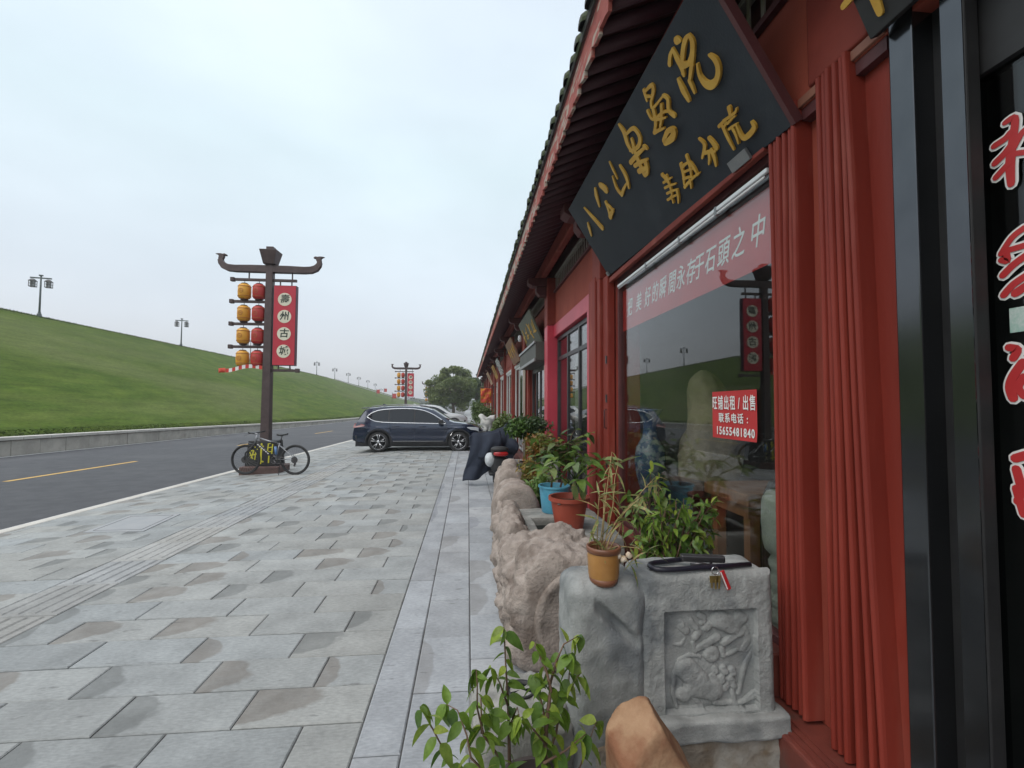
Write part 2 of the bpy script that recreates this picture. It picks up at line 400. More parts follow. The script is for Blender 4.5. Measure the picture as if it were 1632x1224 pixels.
M_taillight = mat('tail_light', (.16, .012, .016), None, rough=.12, coat=.8)
M_headlight = mat('head_light', (.62, .66, .70), None, rough=.12, coat=.8)
M_quilt = mat('navy_quilt', (.010, .016, .032), (.018, .026, .046), 5, .85, bump=.5, bscale=35)
M_quiltin = mat('quilt_lining', (.006, .008, .018), (.010, .013, .024), 5, .8)
M_greyplastic = mat('grey_plastic', (.42, .45, .47), (.50, .53, .55), 5, .5)
M_bag = mat('white_bag', (.46, .46, .44), (.56, .56, .54), 6, .6, bump=.4, bscale=18)
M_redlens = mat('red_lens', (.42, .012, .014), None, rough=.15, coat=.7)
M_yellowtext = mat('yellow_lettering', (.50, .46, .03), None, rough=.6)
M_bikegrey = mat('bike_grey', (.20, .205, .22), (.25, .255, .27), 6, .3, metal=.5, coat=.5)
M_bikeblack = mat('bike_black', (.015, .015, .016), None, rough=.35)
M_wood = mat('brown_wood', (.15, .060, .022), (.21, .09, .035), 4, .45, stretch=(1, 8, 1))
M_darkwood = mat('dark_wood', (.022, .012, .009), (.035, .02, .014), 4, .4)
M_scholar = mat('scholar_rock', (.16, .13, .08), (.25, .20, .13), 3, .8, bump=.8, bscale=25, c3=(.14, .11, .07), s3=3)
M_vase = mat('blue_white_vase', (.20, .23, .25), (.035, .07, .14), 12, .2, lo=.44, hi=.54)
M_greenpic = mat('green_picture', (.02, .07, .022), (.09, .20, .06), 1.6, .6, lo=.42, hi=.58, c3=(.16, .26, .10), s3=2.3)
M_tube = mat('white_tube', (.66, .68, .70), None, rough=.35)
M_woodsign = mat('brown_sign', (.17, .085, .045), (.22, .11, .06), 3, .6, stretch=(1, 6, 1))
M_greensign = mat('grey_green_sign', (.075, .082, .062), (.10, .106, .08), 3, .6)
M_box_grey = mat('grey_box', (.055, .057, .050), (.075, .077, .068), 3, .6)
M_metal_dark = mat('lock_metal', (.10, .095, .10), None, rough=.35, metal=.8)
M_lockrubber = mat('lock_rubber', (.012, .012, .022), None, rough=.4)
M_brass = mat('brass', (.45, .33, .12), None, rough=.3, metal=.8)
M_redtag = mat('red_tag', (.45, .02, .025), None, rough=.35)
M_tape = mat('red_white_tape', (.5, .03, .02), None, rough=.5)

# pavers: every tile carries its own 0..1 coordinates (puv) and a random triple (rnd)
def paver_mat(name, base_a, base_b, stain_a, stain_b, amount):
    m = bpy.data.materials.new(name); m.use_nodes = True; t = m.node_tree; bs = t.nodes['Principled BSDF']
    bs.inputs['Specular IOR Level'].default_value = .18
    L = t.links.new
    pu = N(t, 'ShaderNodeAttribute', attribute_name='puv'); rn = N(t, 'ShaderNodeAttribute', attribute_name='rnd')
    geo = N(t, 'ShaderNodeNewGeometry')
    sr = N(t, 'ShaderNodeSeparateXYZ'); L(rn.outputs['Vector'], sr.inputs[0])
    spu = N(t, 'ShaderNodeSeparateXYZ'); L(pu.outputs['Vector'], spu.inputs[0])
    nzf = N(t, 'ShaderNodeTexNoise'); nzf.inputs['Scale'].default_value = 7.0; nzf.inputs['Detail'].default_value = 7
    L(geo.outputs['Position'], nzf.inputs['Vector'])
    def math_(op, a, b=None, c=None, clamp=False):
        n = N(t, 'ShaderNodeMath', operation=op); n.use_clamp = clamp
        for i, x in enumerate((a, b, c)):
            if x is None: continue
            if isinstance(x, (int, float)): n.inputs[i].default_value = x
            else: L(x, n.inputs[i])
        return n.outputs[0]
    # damp, darker end of the slab: starts at the left joint, tapers to the right
    sl = math_('MULTIPLY_ADD', math_('MULTIPLY', sr.outputs[0], sr.outputs[2]), .62, .24)
    dx = math_('DIVIDE', spu.outputs[0], sl)
    dy = math_('SUBTRACT', spu.outputs[1], math_('MULTIPLY_ADD', sr.outputs[2], .5, .30))
    d2 = math_('ADD', dx, math_('MULTIPLY', math_('MULTIPLY', dy, dy), 2.2))
    d2 = math_('ADD', d2, math_('MULTIPLY', math_('SUBTRACT', nzf.outputs[0], .5), .85))
    ms = N(t, 'ShaderNodeMapRange'); ms.inputs['From Min'].default_value = .86; ms.inputs['From Max'].default_value = 1.0
    ms.inputs['To Min'].default_value = 1; ms.inputs['To Max'].default_value = 0; L(d2, ms.inputs[0])
    has = math_('LESS_THAN', sr.outputs[1], amount)
    mask = math_('MULTIPLY', math_('MULTIPLY', ms.outputs[0], has), math_('MULTIPLY_ADD', nzf.outputs[0], .7, .30), clamp=True)
    mixb = N(t, 'ShaderNodeMix', data_type='RGBA'); mixb.inputs[6].default_value = (*base_a, 1); mixb.inputs[7].default_value = (*base_b, 1)
    L(sr.outputs[2], mixb.inputs[0])
    n2 = N(t, 'ShaderNodeTexNoise'); n2.inputs['Scale'].default_value = 3.2; n2.inputs['Detail'].default_value = 8; L(geo.outputs['Position'], n2.inputs['Vector'])
    mr2 = N(t, 'ShaderNodeMapRange'); mr2.inputs['From Min'].default_value = .3; mr2.inputs['From Max'].default_value = .7
    mr2.inputs['To Min'].default_value = .86; mr2.inputs['To Max'].default_value = 1.14; L(n2.outputs[0], mr2.inputs[0])
    mpg = N(t, 'ShaderNodeMapping'); mpg.inputs['Scale'].default_value = (26, 70, 26); L(geo.outputs['Position'], mpg.inputs[0])
    ng = N(t, 'ShaderNodeTexNoise'); ng.inputs['Scale'].default_value = 1.0; ng.inputs['Detail'].default_value = 3; L(mpg.outputs[0], ng.inputs['Vector'])
    mg = N(t, 'ShaderNodeMapRange'); mg.inputs['From Min'].default_value = .3; mg.inputs['From Max'].default_value = .7; mg.inputs['To Min'].default_value = .88; mg.inputs['To Max'].default_value = 1.12; L(ng.outputs[0], mg.inputs[0])
    mr2v = math_('MULTIPLY', mr2.outputs[0], mg.outputs[0])
    tone = math_('MULTIPLY', mr2v, math_('MULTIPLY_ADD', sr.outputs[0], .22, .89))
    sc1 = N(t, 'ShaderNodeVectorMath', operation='SCALE'); L(mixb.outputs[2], sc1.inputs[0]); L(tone, sc1.inputs['Scale'])
    mixs = N(t, 'ShaderNodeMix', data_type='RGBA'); mixs.inputs[6].default_value = (*stain_a, 1); mixs.inputs[7].default_value = (*stain_b, 1)
    gt = math_('GREATER_THAN', sr.outputs[0], .55); L(gt, mixs.inputs[0])
    sc2 = N(t, 'ShaderNodeVectorMath', operation='SCALE'); L(mixs.outputs[2], sc2.inputs[0]); L(mr2.outputs[0], sc2.inputs['Scale'])
    fin = N(t, 'ShaderNodeMix', data_type='RGBA'); L(mask, fin.inputs[0]); L(sc1.outputs[0], fin.inputs[6]); L(sc2.outputs[0], fin.inputs[7])
    # thin dark flakes and pits along the cleft surface
    mpf = N(t, 'ShaderNodeMapping'); mpf.inputs['Scale'].default_value = (5, 17, 5); L(geo.outputs['Position'], mpf.inputs[0])
    nf = N(t, 'ShaderNodeTexNoise'); nf.inputs['Scale'].default_value = 1.0; nf.inputs['Detail'].default_value = 5; L(mpf.outputs[0], nf.inputs['Vector'])
    mf = N(t, 'ShaderNodeMapRange'); mf.inputs['From Min'].default_value = .66; mf.inputs['From Max'].default_value = .72; mf.inputs['To Max'].default_value = .55; L(nf.outputs[0], mf.inputs[0])
    fl = N(t, 'ShaderNodeMix', data_type='RGBA'); L(mf.outputs[0], fl.inputs[0]); L(fin.outputs[2], fl.inputs[6]); fl.inputs[7].default_value = (.11, .11, .11, 1)
    L(fl.outputs[2], bs.inputs['Base Color'])
    rr = math_('SUBTRACT', .85, math_('MULTIPLY', mask, .12)); L(rr, bs.inputs['Roughness'])
    nb = N(t, 'ShaderNodeTexNoise'); nb.inputs['Scale'].default_value = 14; nb.inputs['Detail'].default_value = 8; L(geo.outputs['Position'], nb.inputs['Vector'])
    bp = N(t, 'ShaderNodeBump'); bp.inputs['Strength'].default_value = .6; bp.inputs['Distance'].default_value = .012
    L(nb.outputs[0], bp.inputs['Height']); L(bp.outputs[0], bs.inputs['Normal'])
    return m
M_paver = paver_mat('slate_paver', (.262, .278, .280), (.288, .293, .280), (.140, .147, .144), (.170, .155, .138), .62)
M_border = paver_mat('slate_border', (.295, .312, .33), (.322, .332, .342), (.205, .215, .235), (.22, .22, .22), .35)

# ------------------------------------------------------------------ ground, road, pavement
def strip(name, xs, ys, zfun, m, kind='structure', dz=0.0):
    mb = MB(); mb.grid([[(x, y, zfun(x, y) + dz) for x in xs] for y in ys])
    return tag(part(name, mb, m, smooth=True), kind=kind)
ylong = list(range(-12, 60, 3)) + list(range(60, 140, 8)) + list(range(140, 421, 28))
mb = MB(); mb.grid([[(x, y, -1.6) for x in (-900, -300, 0, 300, 900)] for y in (-200, 0, 200, 600, 1500)])
tag(part('ground', mb, M_earth), kind='structure')
strip('road', [-17.1, -14, -11.2, -8.5, -6.62], ylong, gz, M_asphalt, dz=-.05)
pavement = strip('pavement', [-6.55 + .5 * k for k in range(17)] + [2.2], ylong, gz, M_mortar, dz=-.012)

def paver_verts(x0, x1, y0, y1, gap=.004, ch=.007, th=.03, jit=.0015):
    x0 += gap; x1 -= gap; y0 += gap; y1 -= gap
    a, b, c_ = (random.uniform(-jit, jit) for _ in range(3))
    def Z(x, y): return gz(x, y) + a + b * (x - x0) * 2 + c_ * (y - y0) * 2
    P = []; U = []
    for i, dzz in ((ch, 0), (0, -ch * .8), (0, -th)):
        for (x, y) in ((x0 + i, y0 + i), (x1 - i, y0 + i), (x1 - i, y1 - i), (x0 + i, y1 - i)):
            P.append((x, y, Z(x, y) + dzz)); U.append(((x - x0) / (x1 - x0), (y - y0) / (y1 - y0), 0))
    Fs = [(0, 1, 2, 3)]
    for k in range(4):
        k2 = (k + 1) % 4
        Fs += [(4 + k, 4 + k2, k2, k), (8 + k, 8 + k2, 4 + k2, 4 + k)]
    return P, Fs, U
def attr_mesh(name, P, Fs, U, Rn):
    me = bpy.data.meshes.new(name); me.from_pydata(P, [], Fs); me.update()
    a = me.attributes.new('puv', 'FLOAT_VECTOR', 'POINT'); a.data.foreach_set('vector', np.array(U, dtype=np.float32).ravel())
    a = me.attributes.new('rnd', 'FLOAT_VECTOR', 'POINT'); a.data.foreach_set('vector', np.array(Rn, dtype=np.float32).ravel())
    return me
cand = []
k0 = -14
for k in range(k0, 130):
    y0 = 2.665 + .345 * k; y1 = y0 + .345
    off = .345 * (k % 2) + .04 * math.sin(k * 2.3)
    for (xa, xb) in ((-3.33, -.55), (-6.42, -3.92)):
        x = xb - off - (0 if k % 2 else .69)
        first = True; x_hi = xb
        while x_hi > xa + .01:
            x_lo = max(x if x < x_hi else x_hi - .69, xa)
            if x_lo - xa < .12: x_lo = xa
            cand.append((y0, x_lo, x_hi, y0, y1, 'paver', M_paver)); x_hi = x_lo; x = x_hi - .69
ye_ = 45
for xa, xb, ln, ph in ((-.55, -.315, .98, .02), (-.315, .03, .66, .47), (.03, .44, .66, .16), (.44, .95, .70, .33), (.95, 1.47, .70, .0)):
    y = -2.2 + ph
    while y < ye_:
        l = ln * random.choice((1, 1, 1, .68, 1.32)) if ln > .9 else ln
        cand.append((y, xa, xb, y, y + l, 'border_slab', M_border)); y += l
def in_view(x, y):
    c = CAMM @ (Vector((x, y, gz(x, y))) - EYEV)
    if c.z < .3: return False
    px, py = CXP + F_PX * c.x / c.z, CYP + F_PX * c.y / c.z
    return -60 < px < 1300 and py < 1330
for kind_, m_, mx_, xlim in (('paver', M_paver, 290, 9), ('border_slab', M_border, 130, .9)):
    lst = sorted([c_ for c_ in cand if c_[5] == kind_], key=lambda q: q[0])
    nm = 0; P = []; Fs = []; U = []; Rn = []
    for c_ in lst:
        p, f, u = paver_verts(*c_[1:5]); rn = (random.random(), random.random(), random.random())
        vis = c_[0] > 1.2 and c_[1] < xlim and (in_view(c_[1], c_[4]) or in_view(c_[2], c_[4]))
        if vis and nm < mx_:
            me = attr_mesh(kind_, p, f, u, [rn] * 12); part(kind_, me, m_, pavement); nm += 1
        else:
            o_ = len(P); P += p; U += u; Rn += [rn] * 12; Fs += [tuple(i + o_ for i in q) for q in f]
    part('far_' + kind_ + 's' if kind_ == 'paver' else 'far_border_slabs', attr_mesh(kind_ + '_far', P, Fs, U, Rn), m_, pavement, kind='stuff')
# ribbed tactile slabs
ts = 0; P = []; Fs = []; U = []; Rn = []; y = -2.0
M_tact = paver_mat('tactile_slate', (.27, .285, .295), (.30, .30, .285), (.17, .165, .15), (.20, .17, .13), .25)
while y < 45:
    x0, x1 = -3.915, -3.335; p, f, u = paver_verts(x0, x1, y, y + .69); n0 = len(p)
    for q in range(4):
        xa = x0 + .055 + q * .125; xb = xa + .085; ya, yb = y + .03, y + .66
        zz = [gz(a, b) for a, b in ((xa, ya), (xb, ya), (xb, yb), (xa, yb))]; o_ = len(p)
        p += [(xa, ya, zz[0]), (xb, ya, zz[1]), (xb, yb, zz[2]), (xa, yb, zz[3])]
        i = .012; h = .008
        p += [(xa + i, ya + i, zz[0] + h), (xb - i, ya + i, zz[1] + h), (xb - i, yb - i, zz[2] + h), (xa + i, yb - i, zz[3] + h)]
        u += [(.5, .5, 0)] * 8
        f += [(o_ + 4, o_ + 5, o_ + 6, o_ + 7)] + [(o_ + k, o_ + (k + 1) % 4, o_ + 4 + (k + 1) % 4, o_ + 4 + k) for k in range(4)]
    rn = (random.random(), random.random(), random.random())
    if y > 2.2 and ts < 22:
        part('tactile_slab', attr_mesh('tactile_slab', p, f, u, [rn] * len(p)), M_tact, pavement); ts += 1
    else:
        o_ = len(P); P += p; U += u; Rn += [rn] * len(p); Fs += [tuple(i + o_ for i in q) for q in f]
    y += .69
part('far_tactile_slabs', attr_mesh('tactile_far', P, Fs, U, Rn), M_tact, pavement, kind='stuff')
# paving further off: one sheet
strip('far_paving', [-6.42, -3.3, -.5, 1.4], list(range(47, 121, 6)), gz, mat('far_paving', (.27, .28, .285), (.24, .245, .245), .8, .75), dz=-.003)
# pale utility cover in the paving
mb = MB(); q = [(-5.25, 6.98), (-4.42, 6.9), (-4.55, 7.95), (-5.35, 8.0)]
mb.prism(q, lambda a, b, t: (a, b, gz(a, b) + t), -.01, .010)
cv = tag(part('utility_cover', mb, mat('pale_cover', (.275, .29, .30), (.30, .31, .318), 5, .85), bevel=.003), 'pale rectangular utility cover set in the paving near the kerb', 'cover')
mb = MB(); cc = [(-5.17, 7.05), (-4.50, 6.99), (-4.61, 7.87), (-5.26, 7.91)]
for a, b in zip(cc, cc[1:] + cc[:1]): mb.tube([(a[0], a[1], gz(*a) + .010), (b[0], b[1], gz(*b) + .010)], .004, 5)
part('rim_groove', mb, M_mortar, cv, world=False)
# kerb stones and painted lines
def kerbrow(name, x0, x1, top, y0, y1, step, m, limit, pname):
    root = None; P_ = MB(); y = y0; n = 0
    base = MB(); base.grid([[(x, yy, gz(x, yy) + top - .02) for x in (x0 + .01, x1 - .01)] for yy in ylong if y0 <= yy <= y1])
    root = tag(part(name, base, M_mortar), kind='structure')
    while y < y1:
        b = MB(); a, c_ = y + .004, y + step - .004
        pts = []
        for zz in (-.12, top):
            pts += [(x0, a, gz(x0, a) + zz), (x1, a, gz(x1, a) + zz), (x1, c_, gz(x1, c_) + zz), (x0, c_, gz(x0, c_) + zz)]
        if n < limit and y > 2: b.hexa(pts); part(pname, b, m, root, world=False, bevel=.01, seg=1); n += 1
        else: P_.hexa(pts)
        y += step
    if P_.v: part('far_' + pname + 's', P_, m, root, world=False, kind='stuff')
    return root
kerbrow('kerb', -6.60, -6.43, .004, -6, 60, 1.0, M_coping, 40, 'kerb_stone')
def dash(name, x0, x1, y0, y1, m, label=None):
    mb = MB(); n = max(2, int((y1 - y0) / 3)); ys = [y0 + (y1 - y0) * i / n for i in range(n + 1)]
    mb.grid([[(x, y, gz(x, y) - .046) for x in (x0, x1)] for y in ys])
    return tag(part(name, mb, m), kind='structure')
dash('edge_line', -6.80, -6.625, -10, 120, M_white_paint)
dash('edge_line', -16.95, -16.78, -10, 120, M_white_paint)
for y0 in (1.2, 12.5, 24.0, 35.5, 47.0, 58.5, 70):
    dash('lane_dash', -11.28, -11.12, y0, y0 + 4.5, M_yellow_paint)

# ------------------------------------------------------------------ grass bank with its low wall
def crestX(y): return interp(y, [(-40, -40), (0, -41), (49, -42.2), (97, -43.8), (145, -46), (217, -50), (265, -52), (330, -55), (420, -60)])
def crestZ(y): return sinterp(y, [(-40, 10.0), (49, 10.15), (97, 10.25), (150, 10.2), (217, 9.7), (262, 8.8), (290, 6.5), (320, 3.0), (350, .4), (420, -.6)])
def wallZ(y): return gz(-17, y) + sinterp(y, [(-40, .66), (20, .66), (35, .58), (70, .30), (110, .15), (420, .05)])
def bank(t, y):
    """t 0 at the wall, 1 at the crest"""
    x = -17.45 + (crestX(y) + 17.45) * t
    z0 = wallZ(y) - .08; z1 = crestZ(y)
    s_ = t * .90 + .10 * t * t + .02 * math.sin(PI * t)
    z = z0 + (z1 - z0) * s_
    z += .10 * math.sin(PI * min(t, 1)) * hnoise((x * .12, y * .12, 0), 1, 3)
    return (x, y, z)
M_grass = mat('lawn', (.050, .086, .011), (.082, .117, .019), .9, .95, spec=.05, bump=.3, bscale=22, stretch=(1, .35, 1), c3=(.095, .118, .036), s3=.10, lo3=.50, hi3=.68, detail=10)
hy = [y for y in np.arange(-30, 60, 1.2)] + [y for y in np.arange(60, 160, 3)] + [y for y in np.arange(160, 425, 8)]
tt = [i / 30 for i in range(31)]
mb = MB()
mb.grid([[bank(t, y) for t in tt] + [(crestX(y) - 6, y, crestZ(y) - .05), (crestX(y) - 40, y, -1.5)] for y in hy])
def lawn(m):
    t = m.node_tree; L = t.links.new; bs = t.nodes['Principled BSDF']; src = bs.inputs['Base Color'].links[0].from_socket
    g = N(t, 'ShaderNodeNewGeometry'); val = None
    for (scl, lo_, hi_, st) in ((9.0, .72, 1.30, (1.2, .5, 1)), (1.3, .84, 1.16, (1, .22, 1)), (.22, .86, 1.14, (1, .5, 1)), (3.6, .86, 1.14, (1, .18, 1.4))):
        mp_n = N(t, 'ShaderNodeMapping'); mp_n.inputs['Scale'].default_value = st; L(g.outputs['Position'], mp_n.inputs[0])
        n_ = N(t, 'ShaderNodeTexNoise'); n_.inputs['Scale'].default_value = scl; n_.inputs['Detail'].default_value = 6; n_.inputs['Roughness'].default_value = .65; L(mp_n.outputs[0], n_.inputs['Vector'])
        r_ = N(t, 'ShaderNodeMapRange'); r_.inputs['From Min'].default_value = .3; r_.inputs['From Max'].default_value = .7; r_.inputs['To Min'].default_value = lo_; r_.inputs['To Max'].default_value = hi_; L(n_.outputs[0], r_.inputs[0])
        if val is None: val = r_.outputs[0]
        else:
            mm = N(t, 'ShaderNodeMath', operation='MULTIPLY'); L(val, mm.inputs[0]); L(r_.outputs[0], mm.inputs[1]); val = mm.outputs[0]
    s_ = N(t, 'ShaderNodeVectorMath', operation='SCALE'); L(src, s_.inputs[0]); L(val, s_.inputs['Scale']); L(s_.outputs[0], bs.inputs['Base Color'])
lawn(M_grass)
hill = tag(part('grass_bank', mb, M_grass, smooth=True), kind='structure')
# blades of grass over the near slope
rng = np.random.default_rng(3)
nb_ = 26000
ys = 13 + 90 * rng.random(nb_) ** 1.6; tv = .002 + .03 * rng.random(nb_) ** 2
crest_n = 7000; ys[:crest_n] = 40 + 120 * rng.random(crest_n) ** 1.5; tv[:crest_n] = .975 + .025 * rng.random(crest_n)
base = np.array([bank(t, y) for t, y in zip(tv, ys)])
ang = rng.random(nb_) * 2 * PI; hgt = .018 + .028 * rng.random(nb_); hgt[:crest_n] = .03 + .12 * rng.random(crest_n) ** 3; wid = .012 + .012 * ys / 30
dxv = np.stack([np.cos(ang), np.sin(ang), np.zeros(nb_)], 1) * wid[:, None]
tip = base + np.stack([.02 + rng.random(nb_) * .07, (rng.random(nb_) - .5) * .12, hgt], 1)
V_ = np.concatenate([base - dxv, base + dxv, tip], 1).reshape(-1, 3)
me = bpy.data.meshes.new('grass'); idx = np.arange(nb_ * 3).reshape(-1, 3)
me.from_pydata(V_.tolist(), [], idx.tolist()); me.update()
nv3 = np.repeat(np.stack([.25 + .35 * rng.normal(size=nb_), .30 * rng.normal(size=nb_), np.ones(nb_)], 1), 3, 0); nv3 /= np.linalg.norm(nv3, axis=1)[:, None]
me.normals_split_custom_set_from_vertices(nv3.tolist())
M_blade = mat('grass_blade', (.060, .112, .014), (.104, .155, .026), .8, .9, spec=.05, stretch=(1, .4, 1), c3=(.14, .15, .05), s3=.12, lo3=.5, hi3=.7)
tag(part('bank_grass', me, M_blade), 'short mown green grass covering the bank across the road', 'grass', kind='stuff')
# low retaining wall: coping and courses of stone blocks
mb = MB(); mb.grid([[(-17.12, y, gz(-17, y) - .2), (-17.12, y, wallZ(y) - .02), (-17.5, y, wallZ(y) - .02)] for y in hy if y < 130])
rw = tag(part('retaining_wall', mb, M_mortar), 'low grey stone retaining wall along the foot of the grass bank', 'wall')
def wall_block(name, y, l, za, zb, x0, m, b=None):
    mbb = b or MB(); a, c_ = y + .006, y + l - .006
    mbb.hexa([(-17.5, a, za(a)), (x0, a, za(a)), (x0, c_, za(c_)), (-17.5, c_, za(c_)), (-17.5, a, zb(a)), (x0, a, zb(a)), (x0, c_, zb(c_)), (-17.5, c_, zb(c_))])
    if b is None: part(name, mbb, m, rw, world=False, bevel=.012, seg=1)
far = MB(); farc = MB(); y = -6.0; nblk = 0
while y < 128:
    l = 1.2
    near = 14 < y < 62
    z0 = lambda q: gz(-17, q) - .1
    z1 = lambda q: wallZ(q) - .13
    wall_block('wall_stone', y, l, z0, z1, -17.06 + random.uniform(-.012, .012), M_wallstone, None if near else far)
    wall_block('coping_stone', y + .4, l, lambda q: wallZ(q) - .12, wallZ, -16.98, M_coping, None if near else farc)
    y += l
part('far_wall_stones', far, M_wallstone, rw, world=False, kind='stuff'); part('far_coping_stones', farc, M_coping, rw, world=False, kind='stuff')
# pale stone gutter running down the far end of the bank
p0, p1 = atY(540, 606.5, 150), None
pts = []
for i in range(13):
    t = i / 12; yy = 168 + 60 * t; tt_ = .97 - .60 * t
    x, _, z = bank(tt_, yy); pts.append((x, yy, z + .12))
mb = MB(); mb.tube(pts, .28, 5)
tag(part('stone_gutter', mb, M_coping), 'pale stone gutter running diagonally down the far grass bank', 'gutter')
# ------------------------------------------------------------------ shop building
BY0, BY1 = -3.0, 47.0
XW, XG = 1.66, 1.72
bld = thing('shop_row_building', 'long single storey red shop row with overhanging tiled eaves along the pavement', 'building', (1.7, 10, 0))
mb = MB(); mb.box(1.47, 2.3, BY0, BY1, -.05, .195); part('plinth', mb, M_redtile, bld, bevel=.012)
mb = MB()
for k in range(3): mb.box(1.50 + .035 * k, 1.515 + .035 * k, BY0, BY1, .19, .203)
part('door_track', mb, M_redtile, bld)
mb = MB(); mb.box(XW, 1.95, BY0, BY1, 3.22, 3.88); part('wall', mb, M_redplaster, bld)
mb = MB(); mb.box(1.76, 1.95, BY0, BY1, 3.88, 4.75); mb.box(7.9, 8.1, BY0, BY1, 0, 4.6); mb.box(1.95, 7.9, BY0, BY0 + .2, 0, 6.3); mb.box(1.95, 7.9, BY1 - .2, BY1, 0, 6.3)
part('wall', mb, M_maroon, bld)
mb = MB(); mb.box(1.62, XW, BY0, BY1, 3.86, 3.90); part('wall_rail', mb, M_maroon, bld)
# interior shell
mb = MB(); mb.box(1.9, 5.2, BY0 + .2, BY1 - .2, .0, .20); part('shop_floor', mb, M_floor_in, bld)
mb = MB(); mb.box(5.0, 5.2, BY0 + .2, BY1 - .2, .20, 3.5); part('back_wall', mb, M_wall_in, bld)
mb = MB(); mb.box(1.95, 5.2, BY0 + .2, BY1 - .2, 3.3, 3.5); part('shop_ceiling', mb, M_wall_in, bld)
COLS = [-1.3, 1.72, 5.40, 8.75, 12.95, 16.7, 20.45, 24.2, 27.95, 31.7, 35.45, 39.2, 42.95, 46.5]
for k, y in enumerate(COLS):
    mb = MB(); mb.box(1.95, 5.0, y + .1, y + .25, .2, 3.3); part('partition_wall', mb, M_wall_in, bld)
    mb = MB()
    if y == 8.75: mb.box(1.50, 1.95, y, y + .34, 3.24, 4.16)
    elif y == 1.72: mb.box(1.635, 1.95, y, y + .34, 3.275, 4.16)
    elif y == 5.40: mb.box(1.56, 1.95, y, y + .34, 3.24, 4.16)
    elif y > 9: mb.box(1.57, 1.95, y, y + .30, .19, 4.16)
    else: mb.box(1.50, 1.95, y, y + .34, .19, 4.16)
    part('column', mb, M_reddull, bld, bevel=.012)
    if y > 2:
        mb = MB(); mb.prism([(1.14, 4.165), (1.14, 4.06), (1.22, 4.01), (1.64, 4.01), (1.64, 4.165)], lambda a, b, t: (a, t, b), y + .06, y + .30)
        part('bracket', mb, M_maroon, bld, bevel=.008)
        mb = MB(); mb.prism([(1.30, 4.005), (1.30, 3.90), (1.36, 3.82), (1.54, 3.82), (1.54, 4.005)], lambda a, b, t: (a, t, b), y + .09, y + .27)
        part('bracket', mb, M_maroon, bld, bevel=.008)
mb = MB(); mb.box(1.50, 1.95, 8.75, 9.09, .19, 3.235); part('column', mb, M_pink, bld, bevel=.012)
# purlin carried by the brackets
mb = MB(); mb.box(1.385, 1.50, BY0, BY1, 4.17, 4.42); part('purlin', mb, M_reddull, bld, bevel=.02)
# ventilation lattices under the eaves
for a, b in zip(COLS, COLS[1:]):
    mb = MB(); y = a + .40
    while y < b - .04:
        mb.box(1.648, 1.658, y, y + .030, 3.90, 4.16); y += .135
    mb.box(1.64, 1.70, a + .36, b - .02, 4.16, 4.20)
    part('lattice', mb, mat('lattice_paint_%d' % int(a), (.24, .215, .19), (.30, .27, .24), 5, .7) if a < 2 else M_lattice, bld)
    if a < 2: M_lattice = MATS['lattice_paint_%d' % int(a)]
# ---- roof: slab, fascia, rafters, tiles
roof = MB()
roof.hexa([(.86, BY0, 4.305), (8.3, BY0, 7.2), (8.3, BY1, 7.2), (.86, BY1, 4.305), (.80, BY0, 4.40), (8.3, BY0, 7.4), (8.3, BY1, 7.4), (.80, BY1, 4.40)])
roof_o = part('roof', roof, M_maroon, bld)
mb = MB(); y = BY0; prof = []
per = .195
pts_b = []
yy = BY0 + .03
while yy < 44.0:
    pts_b += [(yy, 4.150 + random.uniform(-.012, .012)), (yy + per * .35, 4.168 + random.uniform(-.01, .01)), (yy + per * .62, 4.180 + random.uniform(-.012, .012)), (yy + per * .97, 4.205 + random.uniform(-.015, .01))]
    yy += per
rows = [[(.835, a, b) for a, b in pts_b], [(.825, a, 4.36) for a, b in pts_b]]
mb.grid(rows); mb.grid([[(.86, a, b) for a, b in pts_b], [(.835, a, b) for a, b in pts_b]])
M_fascia = mat('peeling_fascia', (.29, .062, .050), (.36, .095, .075), 8, .8, bump=.5, bscale=40, stretch=(1, .5, 1.6), c3=(.40, .34, .28), s3=9, lo3=.56, hi3=.64)
def peel(m):
    t = m.node_tree; L = t.links.new; bs = t.nodes['Principled BSDF']
    src = bs.inputs['Base Color'].links[0].from_socket
    g = N(t, 'ShaderNodeNewGeometry'); s = N(t, 'ShaderNodeSeparateXYZ'); L(g.outputs['Position'], s.inputs[0])
    nn = N(t, 'ShaderNodeTexNoise'); nn.inputs['Scale'].default_value = 6; nn.inputs['Detail'].default_value = 8
    mpp = N(t, 'ShaderNodeMapping'); mpp.inputs['Scale'].default_value = (1, .35, 2.5); L(g.outputs['Position'], mpp.inputs[0]); L(mpp.outputs[0], nn.inputs['Vector'])
    n2 = N(t, 'ShaderNodeTexNoise'); n2.inputs['Scale'].default_value = .35; n2.inputs['Detail'].default_value = 2; L(g.outputs['Position'], n2.inputs['Vector'])
    a = N(t, 'ShaderNodeMath', operation='ADD'); L(nn.outputs[0], a.inputs[0]); L(n2.outputs[0], a.inputs[1])
    r_ = N(t, 'ShaderNodeMapRange'); r_.inputs['From Min'].default_value = 1.05; r_.inputs['From Max'].default_value = 1.13; L(a.outputs[0], r_.inputs[0])
    mx_ = N(t, 'ShaderNodeMix', data_type='RGBA'); L(r_.outputs[0], mx_.inputs[0]); L(src, mx_.inputs[6]); mx_.inputs[7].default_value = (.36, .32, .27, 1)
    L(mx_.outputs[2], bs.inputs['Base Color'])
peel(M_fascia)
part('fascia', mb, M_fascia, roof_o)
raft = MB(); raft.tube([(0, 0, 0), (.45, 0, .19), (.92, 0, .388)], .046, 8)
raft_me = raft.mesh('rafter', smooth=True); raft_me.materials.append(M_rafter)
far = MB(); y = BY0 + .1; n = 0
